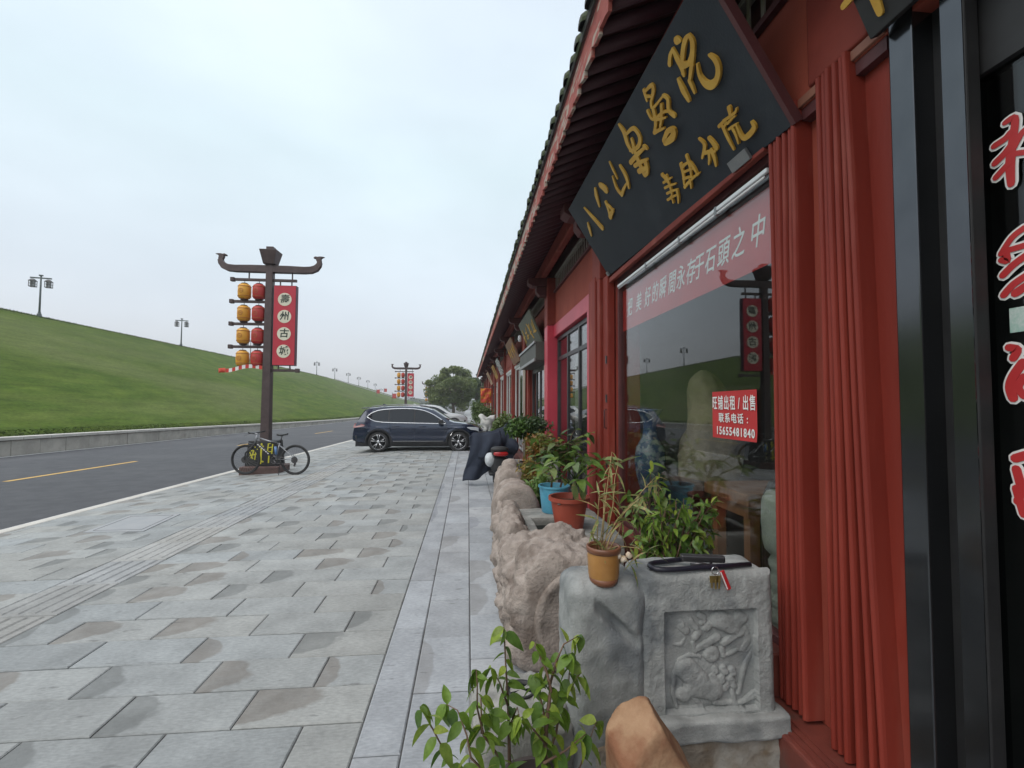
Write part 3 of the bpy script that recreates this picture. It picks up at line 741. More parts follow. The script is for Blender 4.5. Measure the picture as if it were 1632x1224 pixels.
while y < 43.9:
    if 2.6 < y < 24:
        o = part('rafter', raft_me, M_rafter, roof_o); o.location = Vector((.845, y, 4.245)) - bld.location; n += 1
    else:
        far.tube([(.845, y, 4.245), (1.765, y, 4.633)], .046, 5)
    y += per
part('far_rafters', far, M_rafter, roof_o, kind='stuff')
# roof tiles: round cover tiles with a blunt nose, flat pan tiles between
tl = MB(); sl = .389; rows = []
for i, (s_, r_) in enumerate(((0.0, .02), (.004, .052), (.03, .066), (.16, .070), (.165, .064), (.32, .066), (.325, .060), (.55, .062))):
    rows.append([(s_, math.cos(PI * (k / 9) * 1.25 - PI * .125) * r_, math.sin(PI * (k / 9) * 1.25 - PI * .125) * r_ + s_ * sl) for k in range(10)])
tl.grid(rows); tl.add([rows[0][k] for k in range(10)], [tuple(range(10))])
tile_me = tl.mesh('roof_tile', smooth=False); tile_me.materials.append(M_tile)
y = BY0 + .06; far = MB()
while y < 43.9:
    if 2.6 < y < 43:
        o = part('roof_tile', tile_me, M_tile, roof_o); o.location = Vector((.768 + random.uniform(-.012, .012), y, 4.405 + random.uniform(-.008, .008))) - bld.location
        o.rotation_euler = (random.uniform(-.05, .05), random.uniform(-.05, .03), random.uniform(-.06, .06))
    else: far.tube([(.72, y, 4.385), (1.3, y, 4.61)], .065, 8)
    y += per
part('far_roof_tiles', far, M_tile, roof_o, kind='stuff')
mb = MB(); mb.hexa([(.80, BY0, 4.372), (1.4, BY0, 4.61), (1.4, 44, 4.61), (.80, 44, 4.372), (.79, BY0, 4.40), (1.4, BY0, 4.65), (1.4, 44, 4.65), (.79, 44, 4.40)])
part('pan_tiles', mb, M_tile, roof_o)

# ---- window helper
def window(y0, y1, z0, z1, mull, trans, mfr, mgl, fw=.05, X=XG, label=None, cells=None):
    mb = MB(); xs = (X - .03, X + .04)
    ys = [y0] + list(mull) + [y1]; zs = [z0] + list(trans) + [z1]
    mb.box(*xs, y0, y0 + fw, z0, z1); mb.box(*xs, y1 - fw, y1, z0, z1)
    mb.box(xs[0] + .002, xs[1] - .002, y0 + fw, y1 - fw, z0, z0 + fw); mb.box(xs[0] + .002, xs[1] - .002, y0 + fw, y1 - fw, z1 - fw, z1)
    for m_ in mull: mb.box(xs[0] + .004, xs[1] - .004, m_ - fw / 2, m_ + fw / 2, z0 + fw, z1 - fw)
    for t_ in trans: mb.box(xs[0] + .007, xs[1] - .007, y0 + fw, y1 - fw, t_ - fw / 2, t_ + fw / 2)
    fr = part('window_frame', mb, mfr, bld, bevel=.004)
    if label: fr['label'] = label
    for i in range(len(ys) - 1):
        for j in range(len(zs) - 1):
            g = MB(); g.box(X - .004, X + .004, ys[i] + .01, ys[i + 1] - .01, zs[j] + .01, zs[j + 1] - .01)
            part('pane', g, mgl, fr)
    return fr

# ---- bay at the camera: black glossy door frame with lettered glass
mb = MB(); mb.box(1.655, 1.80, 1.545, 1.645, .2, 3.95); door_post = part('door_post', mb, M_black_gloss, bld, bevel=.006); door_post['label'] = 'glossy black metal post at the right edge'
mb = MB(); mb.box(1.74, 1.82, 1.455, 1.545, .2, 3.9); part('door_post', mb, M_black, bld)
mb = MB(); mb.box(1.665, 1.72, 1.372, 1.452, .2, 3.9); part('door_post', mb, M_black, bld, bevel=.006)
mb = MB(); mb.box(1.661, 1.6645, 1.376, 1.448, .2, 3.9); part('door_post', mb, M_black_gloss, bld)
mb = MB(); mb.box(1.73, 1.80, 1.42, 1.455, .2, 3.9); mb.box(1.73, 1.80, -1.0, -.9, .2, 3.9); mb.box(1.732, 1.798, -.9, 1.42, .2, .34); mb.box(1.732, 1.798, -.9, 1.42, 2.86, 2.95)
dfr = part('glass_door_frame', mb, M_black, bld)
g = MB(); g.box(1.755, 1.763, -.9, 1.42, .34, 2.86); part('pane', g, M_glassdark, dfr)
mb = MB(); mb.box(1.735, 1.80, -.9, 1.42, 2.95, 3.9); part('door_head', mb, M_black, bld)
# lettering on that glass (only the left ends of four characters are in view)
def zr(x, y): return (1560 + x / 3.5, 150 + y / 3.497)
def zr2(x, y): return (1560 + x / 2.917, 480 + y / 2.914)
XL = 1.748
def gl(px):
    p = atX(px[0], px[1], XL); return (-p.y, p.z)
chars = [
    ([zr(150, 160), zr(205, 135), zr(195, 250), zr(180, 380), zr(185, 500)], [.020, .026, .03, .034, .026]), ([zr(90, 290), zr(150, 250), zr(180, 215)], .024),
    ([zr(95, 385), zr(150, 330), zr(195, 270)], .026), ([zr(100, 465), zr(150, 410), zr(190, 370)], .024), ([zr(200, 300), zr(250, 210), zr(290, 190)], .022), ([zr(215, 330), zr(300, 320)], .02),
    ([zr(130, 890), zr(190, 800), zr(260, 745)], .022), ([zr(130, 925), zr(165, 930), zr(160, 890)], .022), ([zr(170, 870), zr(240, 850), zr(300, 830)], .022), ([zr(140, 1010), zr(200, 950), zr(270, 900)], .026),
    ([zr(145, 1120), zr(200, 1060), zr(290, 1000)], .026), ([zr(210, 1110), zr(270, 1070)], .03),
    ([zr2(145, 215), zr2(185, 225), zr2(165, 265)], .028), ([zr2(210, 285), zr2(165, 350), zr2(150, 400), zr2(165, 450)], .032), ([zr2(215, 350), zr2(190, 400), zr2(215, 440)], .026),
    ([zr2(175, 730), zr2(225, 715)], .032), ([zr2(180, 780), zr2(205, 870)], .030), ([zr2(185, 930), zr2(215, 870)], .026), ([zr2(180, 870), zr2(215, 990)], .028)]
grp = []
for i, (pp, wd) in enumerate(chars):
    if i in (0, 6, 12, 15): mbw = MB(); mbr = MB(); grp.append((mbw, mbr))
    q = [gl(p) for p in pp]; ws = wd if isinstance(wd, list) else [wd] * len(q)
    mbw.stroke(q, [a * .85 + .015 for a in ws], lambda a, b, t: (XL - t, -a, b), 0, .0006 + i * .00012)
    mbr.stroke(q, [a * .85 for a in ws], lambda a, b, t: (XL - t, -a, b), .0032, .0036 + i * .00012)
for mbw, mbr in grp: part('letter_outline', mbw, M_letterwhite, dfr); part('red_character', mbr, M_paper, dfr)
mb = MB(); a = atX(1610, 492, XL); b = atX(1640, 527, XL); mb.box(XL - .004, XL, b.y - .03, a.y, b.z, a.z); part('glass_sticker', mb, mat('pale_sticker', (.50, .55, .52), (.2, .4, .32), 30, .5), dfr)

# ---- first shop window, its head, banner sheet
window(2.36, 5.13, .42, 3.16, [], [], M_maroon, M_glass, fw=.045, label='large plate glass shop window reflecting the street')
mb = MB(); mb.box(1.60, 1.80, 2.36, 5.13, .195, .42); part('window_sill', mb, M_redtile, bld, bevel=.01)
mb = MB(); mb.box(1.615, 1.66, 2.37, 5.20, 3.135, 3.19); part('lintel', mb, M_reddull, bld, bevel=.006)
mb = MB(); mb.box(1.645, 1.70, 1.655, 2.365, 3.225, 3.27); part('lintel', mb, mat('brown_trim', (.22, .085, .055), (.28, .12, .08), 4, .6), bld, bevel=.004)
mb = MB(); mb.box(1.70, 1.95, 1.66, 5.4, 3.16, 3.22); mb.box(1.665, 1.95, 1.66, 2.36, 3.161, 3.219); part('lintel', mb, M_maroon, bld)
mb = MB(); mb.box(1.72, 1.95, 1.66, 2.36, .2, 3.16); part('wall', mb, M_redplaster, bld)
mb = MB(); mb.box(1.70, 1.95, 5.13, 6.17, .2, 3.22); part('wall', mb, M_reddull, bld)
# folded red shutter beside the window
sh = thing('folding_shutter', 'narrow red folded shutter leaf with a pull handle, left of the plate glass window', 'shutter', (1.62, 5.5, .2))
mb = MB(); mb.box(1.545, 1.69, 5.56, 5.86, .2, 3.30); part('leaf', mb, M_red, sh, bevel=.012)
mb = MB(); mb.box(1.565, 1.69, 5.42, 5.545, .2, 3.28); part('leaf', mb, M_red, sh, bevel=.010)
mb = MB(); mb.box(1.60, 1.69, 5.22, 5.405, .2, 3.24); part('leaf', mb, M_red, sh, bevel=.010)
mb = MB(); mb.tube([(1.60, 5.27, 1.45), (1.575, 5.27, 1.46), (1.575, 5.27, 1.66), (1.60, 5.27, 1.67)], .009, 6); part('pull_handle', mb, M_maroon, sh, smooth=True)
for z in (1.0, 1.75, 2.2):
    mb = MB(); mb.box(1.585, 1.60, 5.235, 5.262, z, z + .09); part('hinge', mb, M_darkalu, sh)
# two stacks of folded red shutter leaves right of the window
def leaf_stack(root, ytop, ybot, n, x0, x1, z0, z1, w_, lean=0.0):
    for k in range(n):
        f = k / (n - 1)
        yt = ytop[0] + (ytop[1] - ytop[0]) * f; yb = ybot[0] + (ybot[1] - ybot[0]) * f ** 1.25
        dxx = .006 * math.sin(k * 2.1); sec = []
        prof = [(x1, -w_), (x0 + .02, -w_), (x0 + .006, -w_ * .72), (x0, 0), (x0 + .006, w_ * .72), (x0 + .02, w_), (x1, w_)]
        mb = MB(); rows = []
        for i in range(9):
            t = i / 8; z = z0 + (z1 - z0) * t; yc = yb + (yt - yb) * t + .004 * math.sin(t * 7 + k)
            rows.append([(a + dxx, yc + b, z) for a, b in prof])
        mb.grid(rows, closed_u=True); n7 = len(prof)
        mb.f.append(tuple(reversed(range(n7)))); mb.f.append(tuple(8 * n7 + i for i in range(n7)))
        o = part('leaf', mb, M_red, root, bevel=.003, seg=1)
s1 = thing('folding_shutter', 'tall stack of folded red shutter leaves touching the plate glass window', 'shutter', (1.68, 2.24, .2))
leaf_stack(s1, (2.335, 2.155), (2.325, 2.16), 6, 1.62, 1.735, .215, 3.275, .0135)
s2 = thing('folding_shutter', 'wider stack of folded red shutter leaves fanning out at the bottom beside the black post', 'shutter', (1.68, 1.9, .2))
leaf_stack(s2, (1.985, 1.83), (1.985, 1.73), 6, 1.62, 1.76, .205, 3.275, .0135)
mb = MB(); mb.box(1.705, 1.73, 1.655, 1.81, .2, 3.27); part('leaf', mb, M_red, s2, bevel=.004)
# fluorescent tube over the window
tb = thing('tube_light', 'long white tube light fixture under the big calligraphy signboard', 'light fixture', (1.64, 3.7, 3.1))
mb = MB(); mb.box(1.662, 1.684, 2.42, 5.05, 3.042, 3.070); part('housing', mb, M_tube, tb, bevel=.006)
mb = MB(); mb.tube([(1.672, 2.45, 3.026), (1.672, 5.02, 3.026)], .008, 8); part('tube', mb, M_tube, tb, smooth=True)
for y in (2.95, 3.5, 4.2):
    mb = MB(); mb.box(1.659, 1.688, y, y + .025, 3.014, 3.073); part('clip', mb, M_alu, tb)

# ---- pink-trimmed bay
mb = MB(); mb.box(1.62, 1.95, 5.87, 8.745, 3.00, 3.235); part('lintel', mb, M_pink, bld, bevel=.01)
mb = MB(); mb.box(1.60, 1.95, 5.87, 6.16, .2, 2.995); part('door_jamb', mb, M_pink, bld, bevel=.01)
window(6.2, 8.72, .24, 2.99, [7.02, 7.84], [2.58], M_darkalu, M_glass, fw=.07, label='dark framed glazed shopfront under a pink lintel')
mb = MB(); mb.box(1.74, 1.76, 7.05, 7.45, .3, 2.54); part('door_panel', mb, M_alu, bld)
# ---- bay with the grey box awning
mb = MB(); mb.box(1.70, 1.95, 9.1, 12.94, 2.95, 3.22); part('wall', mb, M_redplaster, bld)
window(10.0, 12.2, .22, 2.6, [10.9, 11.5], [], M_darkalu, M_glass, fw=.09)
mb = MB(); mb.box(1.68, 1.95, 9.1, 9.98, .2, 2.95); mb.box(1.68, 1.95, 12.22, 12.94, .2, 2.95); part('wall', mb, M_reddull, bld)
mb = MB(); mb.box(1.70, 1.95, 9.99, 12.21, 2.6, 2.949); part('wall', mb, M_wall_in, bld)
for ya, yb_ in ((9.2, 9.32), (12.3, 12.5)): mb = MB(); mb.box(1.59, 1.66, ya, yb_, .2, 2.9); part('door_jamb', mb, M_reddull, bld)
# ---- long glazed bays with white trim
yb = 13.3
window(13.3, 16.65, .24, 2.98, [14.4, 15.5], [], M_whitealu, M_glassdark, fw=.07)
window(17.05, 20.42, .24, 2.98, [18.2, 19.3], [], M_whitealu, M_glass, fw=.07)
window(20.82, 24.15, .24, 2.98, [22.5], [], M_whitealu, M_glass, fw=.07)
mb = MB(); mb.box(1.66, 1.95, 13.3, 24.2, 2.985, 3.07); part('lintel', mb, M_whitealu, bld)
mb = MB(); mb.box(1.68, 1.95, 13.3, 46.5, 3.071, 3.22); part('wall', mb, M_redplaster, bld)
mb = MB(); mb.box(1.74, 1.80, 13.37, 14.36, .3, 2.92); part('roller_blind', mb, mat('navy_blind', (.022, .028, .05), (.03, .036, .06), 3, .5, stretch=(1, 12, .2)), bld)
# ---- far bays: red leaf doors and glass
for k, a in enumerate(COLS[7:-1]):
    b = COLS[8 + k]
    y0_, y1_ = a + .38, b - .03; mid = (y0_ + y1_) / 2
    window(mid, y1_, .24, 2.98, [(mid + y1_) / 2], [2.4], M_darkalu if k % 2 else M_whitealu, M_glass, fw=.07)
    mb = MB()
    for i in range(3):
        ya = y0_ + (mid - y0_ - .03) * i / 3; yb_ = y0_ + (mid - y0_ - .03) * (i + 1) / 3 - .02
        d = MB(); d.box(1.66, 1.72, ya, yb_, .22, 2.98); part('door_leaf', d, M_red if k % 3 else M_reddull, bld, bevel=.01)
    mb.box(1.66, 1.95, y0_, y1_, 2.985, 3.07); part('lintel', mb, M_reddull, bld)
# downpipe bundles by the doors
for y, z in ((9.18, 2.6), (12.7, 2.9)):
    mb = MB(); mb.tube([(1.56, y, .2), (1.55, y, 1.2), (1.56, y + .02, z), (1.62, y + .03, z + .1)], .022, 6); mb.tube([(1.53, y + .05, .2), (1.54, y + .04, 1.5), (1.53, y + .05, z - .1)], .016, 6)
    part('cable_pipe', mb, mat('pale_pipe_%d' % int(y), (.30, .27, .22), None, rough=.6), bld, smooth=True)

# ---- calligraphy signboard
BL = Vector((1.62, 5.231, 3.223)); BR = Vector((1.62, 2.151, 3.144)); TLc = Vector((1.137, 5.231, 3.983))
U_ = (BR - BL).normalized(); V_ = (TLc - BL); SH = V_.length; V_ = (V_ - U_ * U_.dot(V_)).normalized(); NN = U_.cross(V_).normalized()
if NN.x > 0: NN = -NN
SL = (BR - BL).length
def splane(u, v, t): return BL + U_ * u + V_ * v + NN * t
sgn = thing('signboard', 'big dark slate signboard with gold brush calligraphy leaning out over the plate glass window', 'signboard', BL)
mb = MB(); mb.hexa([splane(0, 0, -.04), splane(SL, 0, -.04), splane(SL, SH, -.04), splane(0, SH, -.04), splane(0, 0, 0), splane(SL, 0, 0), splane(SL, SH, 0), splane(0, SH, 0)])
part('board', mb, M_slate, sgn, bevel=.004)
mb = MB(); mb.hexa([splane(SL + .001, -.002, -.045), splane(SL + .03, -.002, -.045), splane(SL + .03, SH, -.045), splane(SL + .001, SH, -.045), splane(SL + .001, -.002, .004), splane(SL + .03, -.002, .004), splane(SL + .03, SH, .004), splane(SL + .001, SH, .004)])
part('edge_trim', mb, M_maroon, sgn)
def sp_px(zx, zy):
    d = ray(930 + zx / 3.4, 30 + zy / 3.4); t = (BL - EYEV).dot(NN) / d.dot(NN); p = EYEV + d * t
    return ((p - BL).dot(U_), (p - BL).dot(V_)), p
CAL = [
 [([(512,112),(530,112)],32),([(474,242),(478,195),(492,160)],20),([(492,160),(518,215),(540,255),(552,300)],[22,26,28,22]),([(546,292),(546,190),(560,112),(580,82)],[18,24,24,18]),([(580,82),(600,120),(598,190),(575,240),(545,262)],[18,26,26,20,14]),
  ([(602,190),(592,280),(584,335)],22),([(584,330),(600,365),(612,395)],18),([(548,235),(605,245)],16),([(524,322),(550,380),(580,435)],[20,28,24]),([(628,240),(640,300),(672,345),(705,352),(735,318),(742,262),(725,215),(692,188)],[14,18,30,36,26,26,24,14])],
 [([(335,385),(342,410),(350,440)],18),([(345,385),(375,356),(386,380),(374,445)],[14,18,20,16]),([(348,415),(382,420)],12),([(374,440),(382,480),(440,412)],14),([(440,410),(466,432),(470,490),(500,520)],[18,20,20,28]),
  ([(388,490),(400,560),(392,610)],20),([(392,612),(445,588)],16),([(356,495),(385,540),(440,500),(472,498)],13),([(432,462),(424,585)],17),([(398,545),(455,530)],13),([(445,655),(468,602),(500,598),(490,640),(452,668)],[26,22,24,30,30])],
 [([(198,570),(228,615),(245,675),(272,720)],[16,28,24,20]),([(238,622),(276,590),(312,640),(300,692),(258,712)],[14,18,22,18,14]),([(268,650),(300,755),(338,840)],[22,26,34]),([(262,775),(300,730),(342,690)],20),([(285,792),(352,758)],18),([(335,688),(352,700)],18),([(308,822),(356,802)],22),([(345,775),(352,838)],24)],
 [([(145,772),(165,815),(188,862)],[8,12,12]),([(163,852),(185,915),(212,952)],[12,18,18]),([(212,952),(240,888)],15),([(203,792),(236,850),(252,912)],[16,22,16])],
 [([(68,918),(75,960),(90,1012)],[18,24,16]),([(96,900),(124,922)],[26,38]),([(126,992),(148,1072)],16),([(128,1000),(168,1042)],13),([(150,1072),(166,1032)],20)],
 [([(27,1103),(34,1130),(46,1172)],[10,18,12]),([(8,1022),(58,1078),(104,1130)],[10,20,34])],
 [([(742,578),(782,542),(768,592)],12),([(764,580),(790,640),(822,702)],14),([(798,478),(802,512)],18),([(768,548),(830,502),(838,480)],11),([(790,562),(832,520)],9),([(798,592),(842,562)],9),([(820,590),(850,668)],12),([(838,568),(872,638),(908,622),(936,582),(922,552)],[10,16,20,18,12])],
 [([(633,645),(664,680),(650,750)],[12,16,12]),([(688,642),(726,692)],[16,24]),([(664,722),(722,714)],13),([(702,708),(726,790)],17),([(690,730),(688,782)],12)],
 [([(535,785),(552,892)],15),([(540,800),(582,768)],11),([(566,738),(592,850)],13),([(545,830),(602,808)],9),([(556,908),(602,858)],11),([(588,778),(626,842)],13),([(598,862),(636,830)],9),([(585,868),(592,912)],10),([(550,862),(602,850)],9)],
 [([(432,842),(462,882)],13),([(440,884),(482,858)],9),([(456,846),(492,992)],11),([(448,912),(506,890)],9),([(460,942),(516,920)],9),([(464,976),(522,946)],9),([(515,928),(522,992)],11),([(482,960),(496,992)],9)]]
for ci, ch in enumerate(CAL):
    mb = MB()
    for i, (pp, wd) in enumerate(ch):
        q = []; ws = []
        if len(pp) == 2:
            (a0, b0), (a1, b1) = pp; pp = [pp[0], ((a0 + a1) / 2 + (b1 - b0) * .04, (b0 + b1) / 2 - (a1 - a0) * .04), pp[1]]
        n_p = len(pp)
        wl = [q_ * (.78 if k_ in (0, n_p - 1) else 1.08) for k_, q_ in enumerate(wd)] if isinstance(wd, list) else [wd * (1.12 if k_ == 0 else .62 if k_ == n_p - 1 else 1.0) for k_ in range(n_p)]
        if isinstance(wd, list) and len(wl) != n_p: wl = [wd[0], (wd[0] + wd[-1]) / 2, wd[-1]]
        for (zx, zy), a in zip(pp, wl):
            uv, p = sp_px(zx, zy); q.append(uv); ws.append(a / 3.4 * p.y / F_PX * (1.28 if ci < 6 else 1.55))
        mb.stroke(q, ws, splane, .001, .013 + i * .0006)
    part('character', mb, M_gold, sgn)
uv, p = sp_px(835, 735)
mb = MB(); mb.hexa([splane(uv[0] - .09, .002, .002), splane(uv[0] + .09, .002, .002), splane(uv[0] + .09, .07, .002), splane(uv[0] - .09, .07, .002), splane(uv[0] - .09, .002, .02), splane(uv[0] + .09, .002, .02), splane(uv[0] + .09, .07, .02), splane(uv[0] - .09, .07, .02)])
part('bracket', mb, M_alu, sgn)
mb = MB(); mb.hexa([splane(.02, .0, .002), splane(.07, .0, .002), splane(.07, .05, .002), splane(.02, .05, .002), splane(.02, .0, .02), splane(.07, .0, .02), splane(.07, .05, .02), splane(.02, .05, .02)])
part('bracket', mb, M_alu, sgn)

# ---- other signboards along the row
def tilted_sign(name, label, y0, y1, zb, h, m, txt, mt, lean=.45, xb=1.60, ts=.3):
    bl = Vector((xb, y1, zb)); u = Vector((0, -1, 0)); v = Vector((-lean, 0, 1)).normalized(); n_ = u.cross(v).normalized()
    if n_.x > 0: n_ = -n_
    L = y1 - y0; r_ = thing(name, label, 'signboard', bl)
    f = lambda a, b, t: bl + u * a + v * b + n_ * t
    b = MB(); b.hexa([f(0, 0, -.04), f(L, 0, -.04), f(L, h, -.04), f(0, h, -.04), f(0, 0, 0), f(L, 0, 0), f(L, h, 0), f(0, h, 0)])
    part('board', b, m, r_, bevel=.005)
    Mx = Matrix((u, v, n_)).transposed()
    if Mx.determinant() < 0: Mx = Matrix((u, v, -n_)).transposed()
    rs = random.Random(int(y0 * 100))
    for i in range(txt):                       # brush characters too small or cut off to read
        mm = MB(); cu, cv = (L * (i + .5) / txt, h * .5) if txt != 3 else (.16 + i * .7, .21)
        for q in range(5):
            a0 = rs.choice((0, .1, 1.5, 1.3, .8, 2.3)); l_ = ts * rs.uniform(.18, .42); ox, oy = ts * rs.uniform(-.3, .3), ts * rs.uniform(-.35, .35)
            p = [(cu + ox - math.cos(a0) * l_, cv + oy - math.sin(a0) * l_), (cu + ox, cv + oy + ts * .03), (cu + ox + math.cos(a0) * l_, cv + oy + math.sin(a0) * l_)]
            mm.stroke(p, [ts * .07, ts * .11, ts * .06], f, .002, .012 + q * .0006)
        part('character', mm, mt, r_)
    return r_
tilted_sign('signboard', 'black signboard with a gold character cut off by the top right edge', -.6, 1.668, 3.20, .85, M_black, 3, M_gold, .45, 1.60, .36)
tilted_sign('signboard', 'grey green signboard with faded gold characters above the grey box awning', 9.9, 12.0, 3.08, .75, M_greensign, 4, M_gold, .42, 1.58, .36)
tilted_sign('signboard', 'brown timber signboard with pale gold characters beyond the grey box awning', 14.2, 16.2, 3.06, .78, M_woodsign, 4, M_gold, .42, 1.58, .36)
tilted_sign('signboard', 'small black and white chequered signboard further along the shop row', 20.9, 22.6, 3.1, .75, mat('sign_bw', (.55, .55, .53), (.05, .05, .05), 9, .6, lo=.47, hi=.53), 0, M_letterwhite, .42, 1.58, .3)
tilted_sign('signboard', 'yellow signboard further along the shop row', 24.6, 26.4, 3.1, .75, mat('sign_yellow', (.45, .26, .03), (.34, .16, .03), 6, .6), 2, M_letterblack, .42, 1.58, .4)
tilted_sign('signboard', 'pale brown signboard near the far end of the shop row', 28.6, 30.6, 2.95, .8, mat('sign_palebrown', (.36, .22, .13), (.42, .27, .17), 4, .6), 1, M_letterblack, .45, 1.50, .45)
# orange pennant hanging at the far end
pn = thing('hanging_pennant', 'orange and yellow shop pennant hanging out near the far end of the row', 'pennant', (1.0, 27, 2.0))
mb = MB(); mb.grid([[(.72 + .62 * i / 8, 27 + .05 * math.sin(i * 1.1 + j), 2.62 - .85 * j / 8 - .02 * math.sin(i)) for i in range(9)] for j in range(9)])
o = part('cloth', mb, mat('pennant_cloth', (.52, .20, .015), (.45, .04, .02), 5, .7, lo=.45, hi=.52), pn, smooth=True); s_ = o.modifiers.new('thick', 'SOLIDIFY'); s_.thickness = .01
mb = MB(); mb.tube([(.68, 27, 2.65), (1.66, 27, 2.70)], .02, 6); part('rod', mb, M_maroon, pn)
# grey box awning
aw = thing('box_awning', 'grey box awning jutting out over a shop door beyond the pink column', 'awning', (1.5, 10.6, 2.6))
mb = MB(); mb.box(1.36, 1.69, 9.35, 12.2, 2.62, 3.0); part('box', mb, M_box_grey, aw, bevel=.01)
mb = MB(); mb.box(1.33, 1.36, 9.33, 12.22, 2.60, 2.66); part('lower_trim', mb, M_alu, aw); mb = MB(); mb.box(1.33, 1.36, 9.33, 12.22, 2.97, 3.02); part('upper_trim', mb, M_alu, aw)
# small white camera lamp under the eaves
lm = thing('wall_lamp', 'small white lamp fixed under the eaves beside the grey green signboard', 'lamp', (1.5, 13.0, 3.6))
mb = MB(); mb.lathe([(.05, -.1), (.06, -.02), (.05, .06), (.03, .08)], 12, (1.42, 12.75, 3.55)); part('shade', mb, M_tube, lm, smooth=True)
mb = MB(); mb.tube([(1.42, 12.75, 3.62), (1.5, 12.9, 3.68), (1.52, 12.98, 3.66)], .012, 6); part('arm', mb, M_darkalu, lm)

# ---- red banner behind the glass, rent notice on the glass
ban = thing('window_banner', 'red banner with a line of white characters along the top of the shop window', 'banner', (1.742, 3.7, 2.53))
mb = MB(); mb.box(1.738, 1.744, 2.41, 5.08, 2.55, 3.005); part('sheet', mb, M_banner, ban)
txt = '把美好的瞬間永存于石頭之中'
xs_px = [1003, 1017, 1031, 1043, 1055, 1070, 1084, 1100, 1113, 1131, 1152, 1176, 1207]
RX = Matrix(((0, 0, -1), (-1, 0, 0), (0, 1, 0))).to_4x4()
for ch, px in zip(txt, xs_px):
    y_ = atX(px, 440, 1.735).y
    me = glyph_mesh(ch, .205, bold=.0012, depth=.001, shear=.25, sx=.74); me.materials.append(M_letterwhite)
    o = part('character', me, M_letterwhite, ban); o.matrix_local = Matrix.Translation(Vector((1.7355, y_, 2.765)) - ban.location) @ RX
pap = thing('rent_notice', 'red paper rent notice with white characters and a phone number on the window', 'notice', (1.712, 2.87, 1.5))
mb = MB(); rows = []
for i in range(7):
    a = i / 6; rows.append([(1.709 - .004 * math.sin(a * 3) * (j / 5) - (.006 if j == 0 else 0) * a, 3.118 - (3.118 - 2.612) * a, (1.503 + .004 * a) + (1.818 - 1.503) * j / 5) for j in range(6)])
mb.grid(rows); o = part('sheet', mb, M_paper, pap, smooth=True)
def line(t, y_a, y_b, z, size, bold, sx=1.0):
    n_ = len(t)
    for i, ch in enumerate(t):
        me = glyph_mesh(ch, size, bold=bold, depth=.0004, sx=sx); me.materials.append(M_letterwhite)
        y_ = y_a + (y_b - y_a) * (i / (n_ - 1))
        o = part('character', me, M_letterwhite, pap); o.matrix_local = Matrix.Translation(Vector((1.7025, y_, z)) - pap.location) @ RX
line('旺铺出租/出售', 3.075, 2.645, 1.735, .100, .0012, .64)
line('联系电话:', 2.995, 2.700, 1.638, .068, .0010, 1.0)
line('15655481840', 3.045, 2.645, 1.553, .074, .0018, .9)

# ---- things inside the shop
rk = MB(); rows = []
for i in range(25):
    t = i / 24; z = 1.0 + 1.08 * t; r_ = sinterp(t, [(0, .30), (.15, .33), (.45, .31), (.75, .24), (.92, .15), (1, .03)])
    cx_ = 2.42 + .06 * math.sin(t * 4); row = []
    for k in range(36):
        a = 2 * PI * k / 36; d = 1 + .22 * hnoise((math.cos(a) * 1.2, math.sin(a) * 1.2, t * 2.4), 1, 4)
        row.append((cx_ + math.cos(a) * r_ * d * .9, 4.5 + math.sin(a) * r_ * d, z))
    rows.append(row)
rk.grid(rows, closed_u=True); rk.f.append(tuple(24 * 36 + k for k in range(36)))
t_ = thing('scholar_rock', 'large tan scholar rock standing inside the shop window', 'rock', (2.42, 4.5, 1.0)); part('rock', rk, M_scholar, t_, smooth=True)
mb = MB(); mb.box(2.05, 2.85, 4.1, 4.95, .86, .998); part('stand_top', mb, M_darkwood, t_, bevel=.02)
for x in (2.1, 2.74):
    for y in (4.14, 4.85): mb = MB(); mb.box(x, x + .07, y, y + .07, .2, .86); part('leg', mb, M_darkwood, t_)
vs_ = thing('porcelain_vase', 'tall blue and white porcelain vase behind the left end of the shop window', 'vase', (1.95, 4.85, .2))
mb = MB(); mb.lathe([(.09, .75), (.10, .80), (.15, .98), (.165, 1.12), (.15, 1.26), (.085, 1.38), (.07, 1.46), (.075, 1.54), (.13, 1.66), (.14, 1.68), (.12, 1.67)], 28, (1.95, 4.85, 0)); part('vase', mb, M_vase, vs_, smooth=True)
mb = MB(); mb.box(1.80, 2.10, 4.70, 5.0, .68, .748); part('stand_top', mb, M_darkwood, vs_, bevel=.01)
mb = MB()
for x in (1.82, 2.04):
    for y in (4.72, 4.94): mb.box(x, x + .04, y, y + .04, .2, .68)
part('stand_legs', mb, M_darkwood, vs_)
tb_ = thing('tea_table', 'brown wooden table inside the shop window', 'table', (2.5, 3.6, .2))
mb = MB(); mb.box(2.1, 3.0, 3.35, 4.0, .95, 1.05); part('tabletop', mb, M_wood, tb_, bevel=.015)
mb = MB(); mb.box(2.14, 2.96, 3.40, 3.95, .86, .949); part('apron', mb, M_wood, tb_)
for x in (2.15, 2.87):
    for y in (3.4, 3.87): mb = MB(); mb.box(x, x + .08, y, y + .08, .2, .86); part('leg', mb, M_wood, tb_)
ch_ = thing('armchair', 'dark rounded armchair inside the shop window', 'chair', (2.3, 3.0, .2))
mb = MB(); mb.prism([(-.30, .0), (.30, .0), (.30, .5), (.24, .62), (.12, .68), (-.12, .68), (-.24, .62), (-.30, .5)], lambda a, b, t: (2.33 + a, 3.0 + t, .58 + b), 0, .10); part('backrest', mb, M_darkwood, ch_, bevel=.03)
mb = MB(); mb.box(2.03, 2.63, 2.55, 2.995, .55, .68); part('seat', mb, M_darkwood, ch_, bevel=.03)
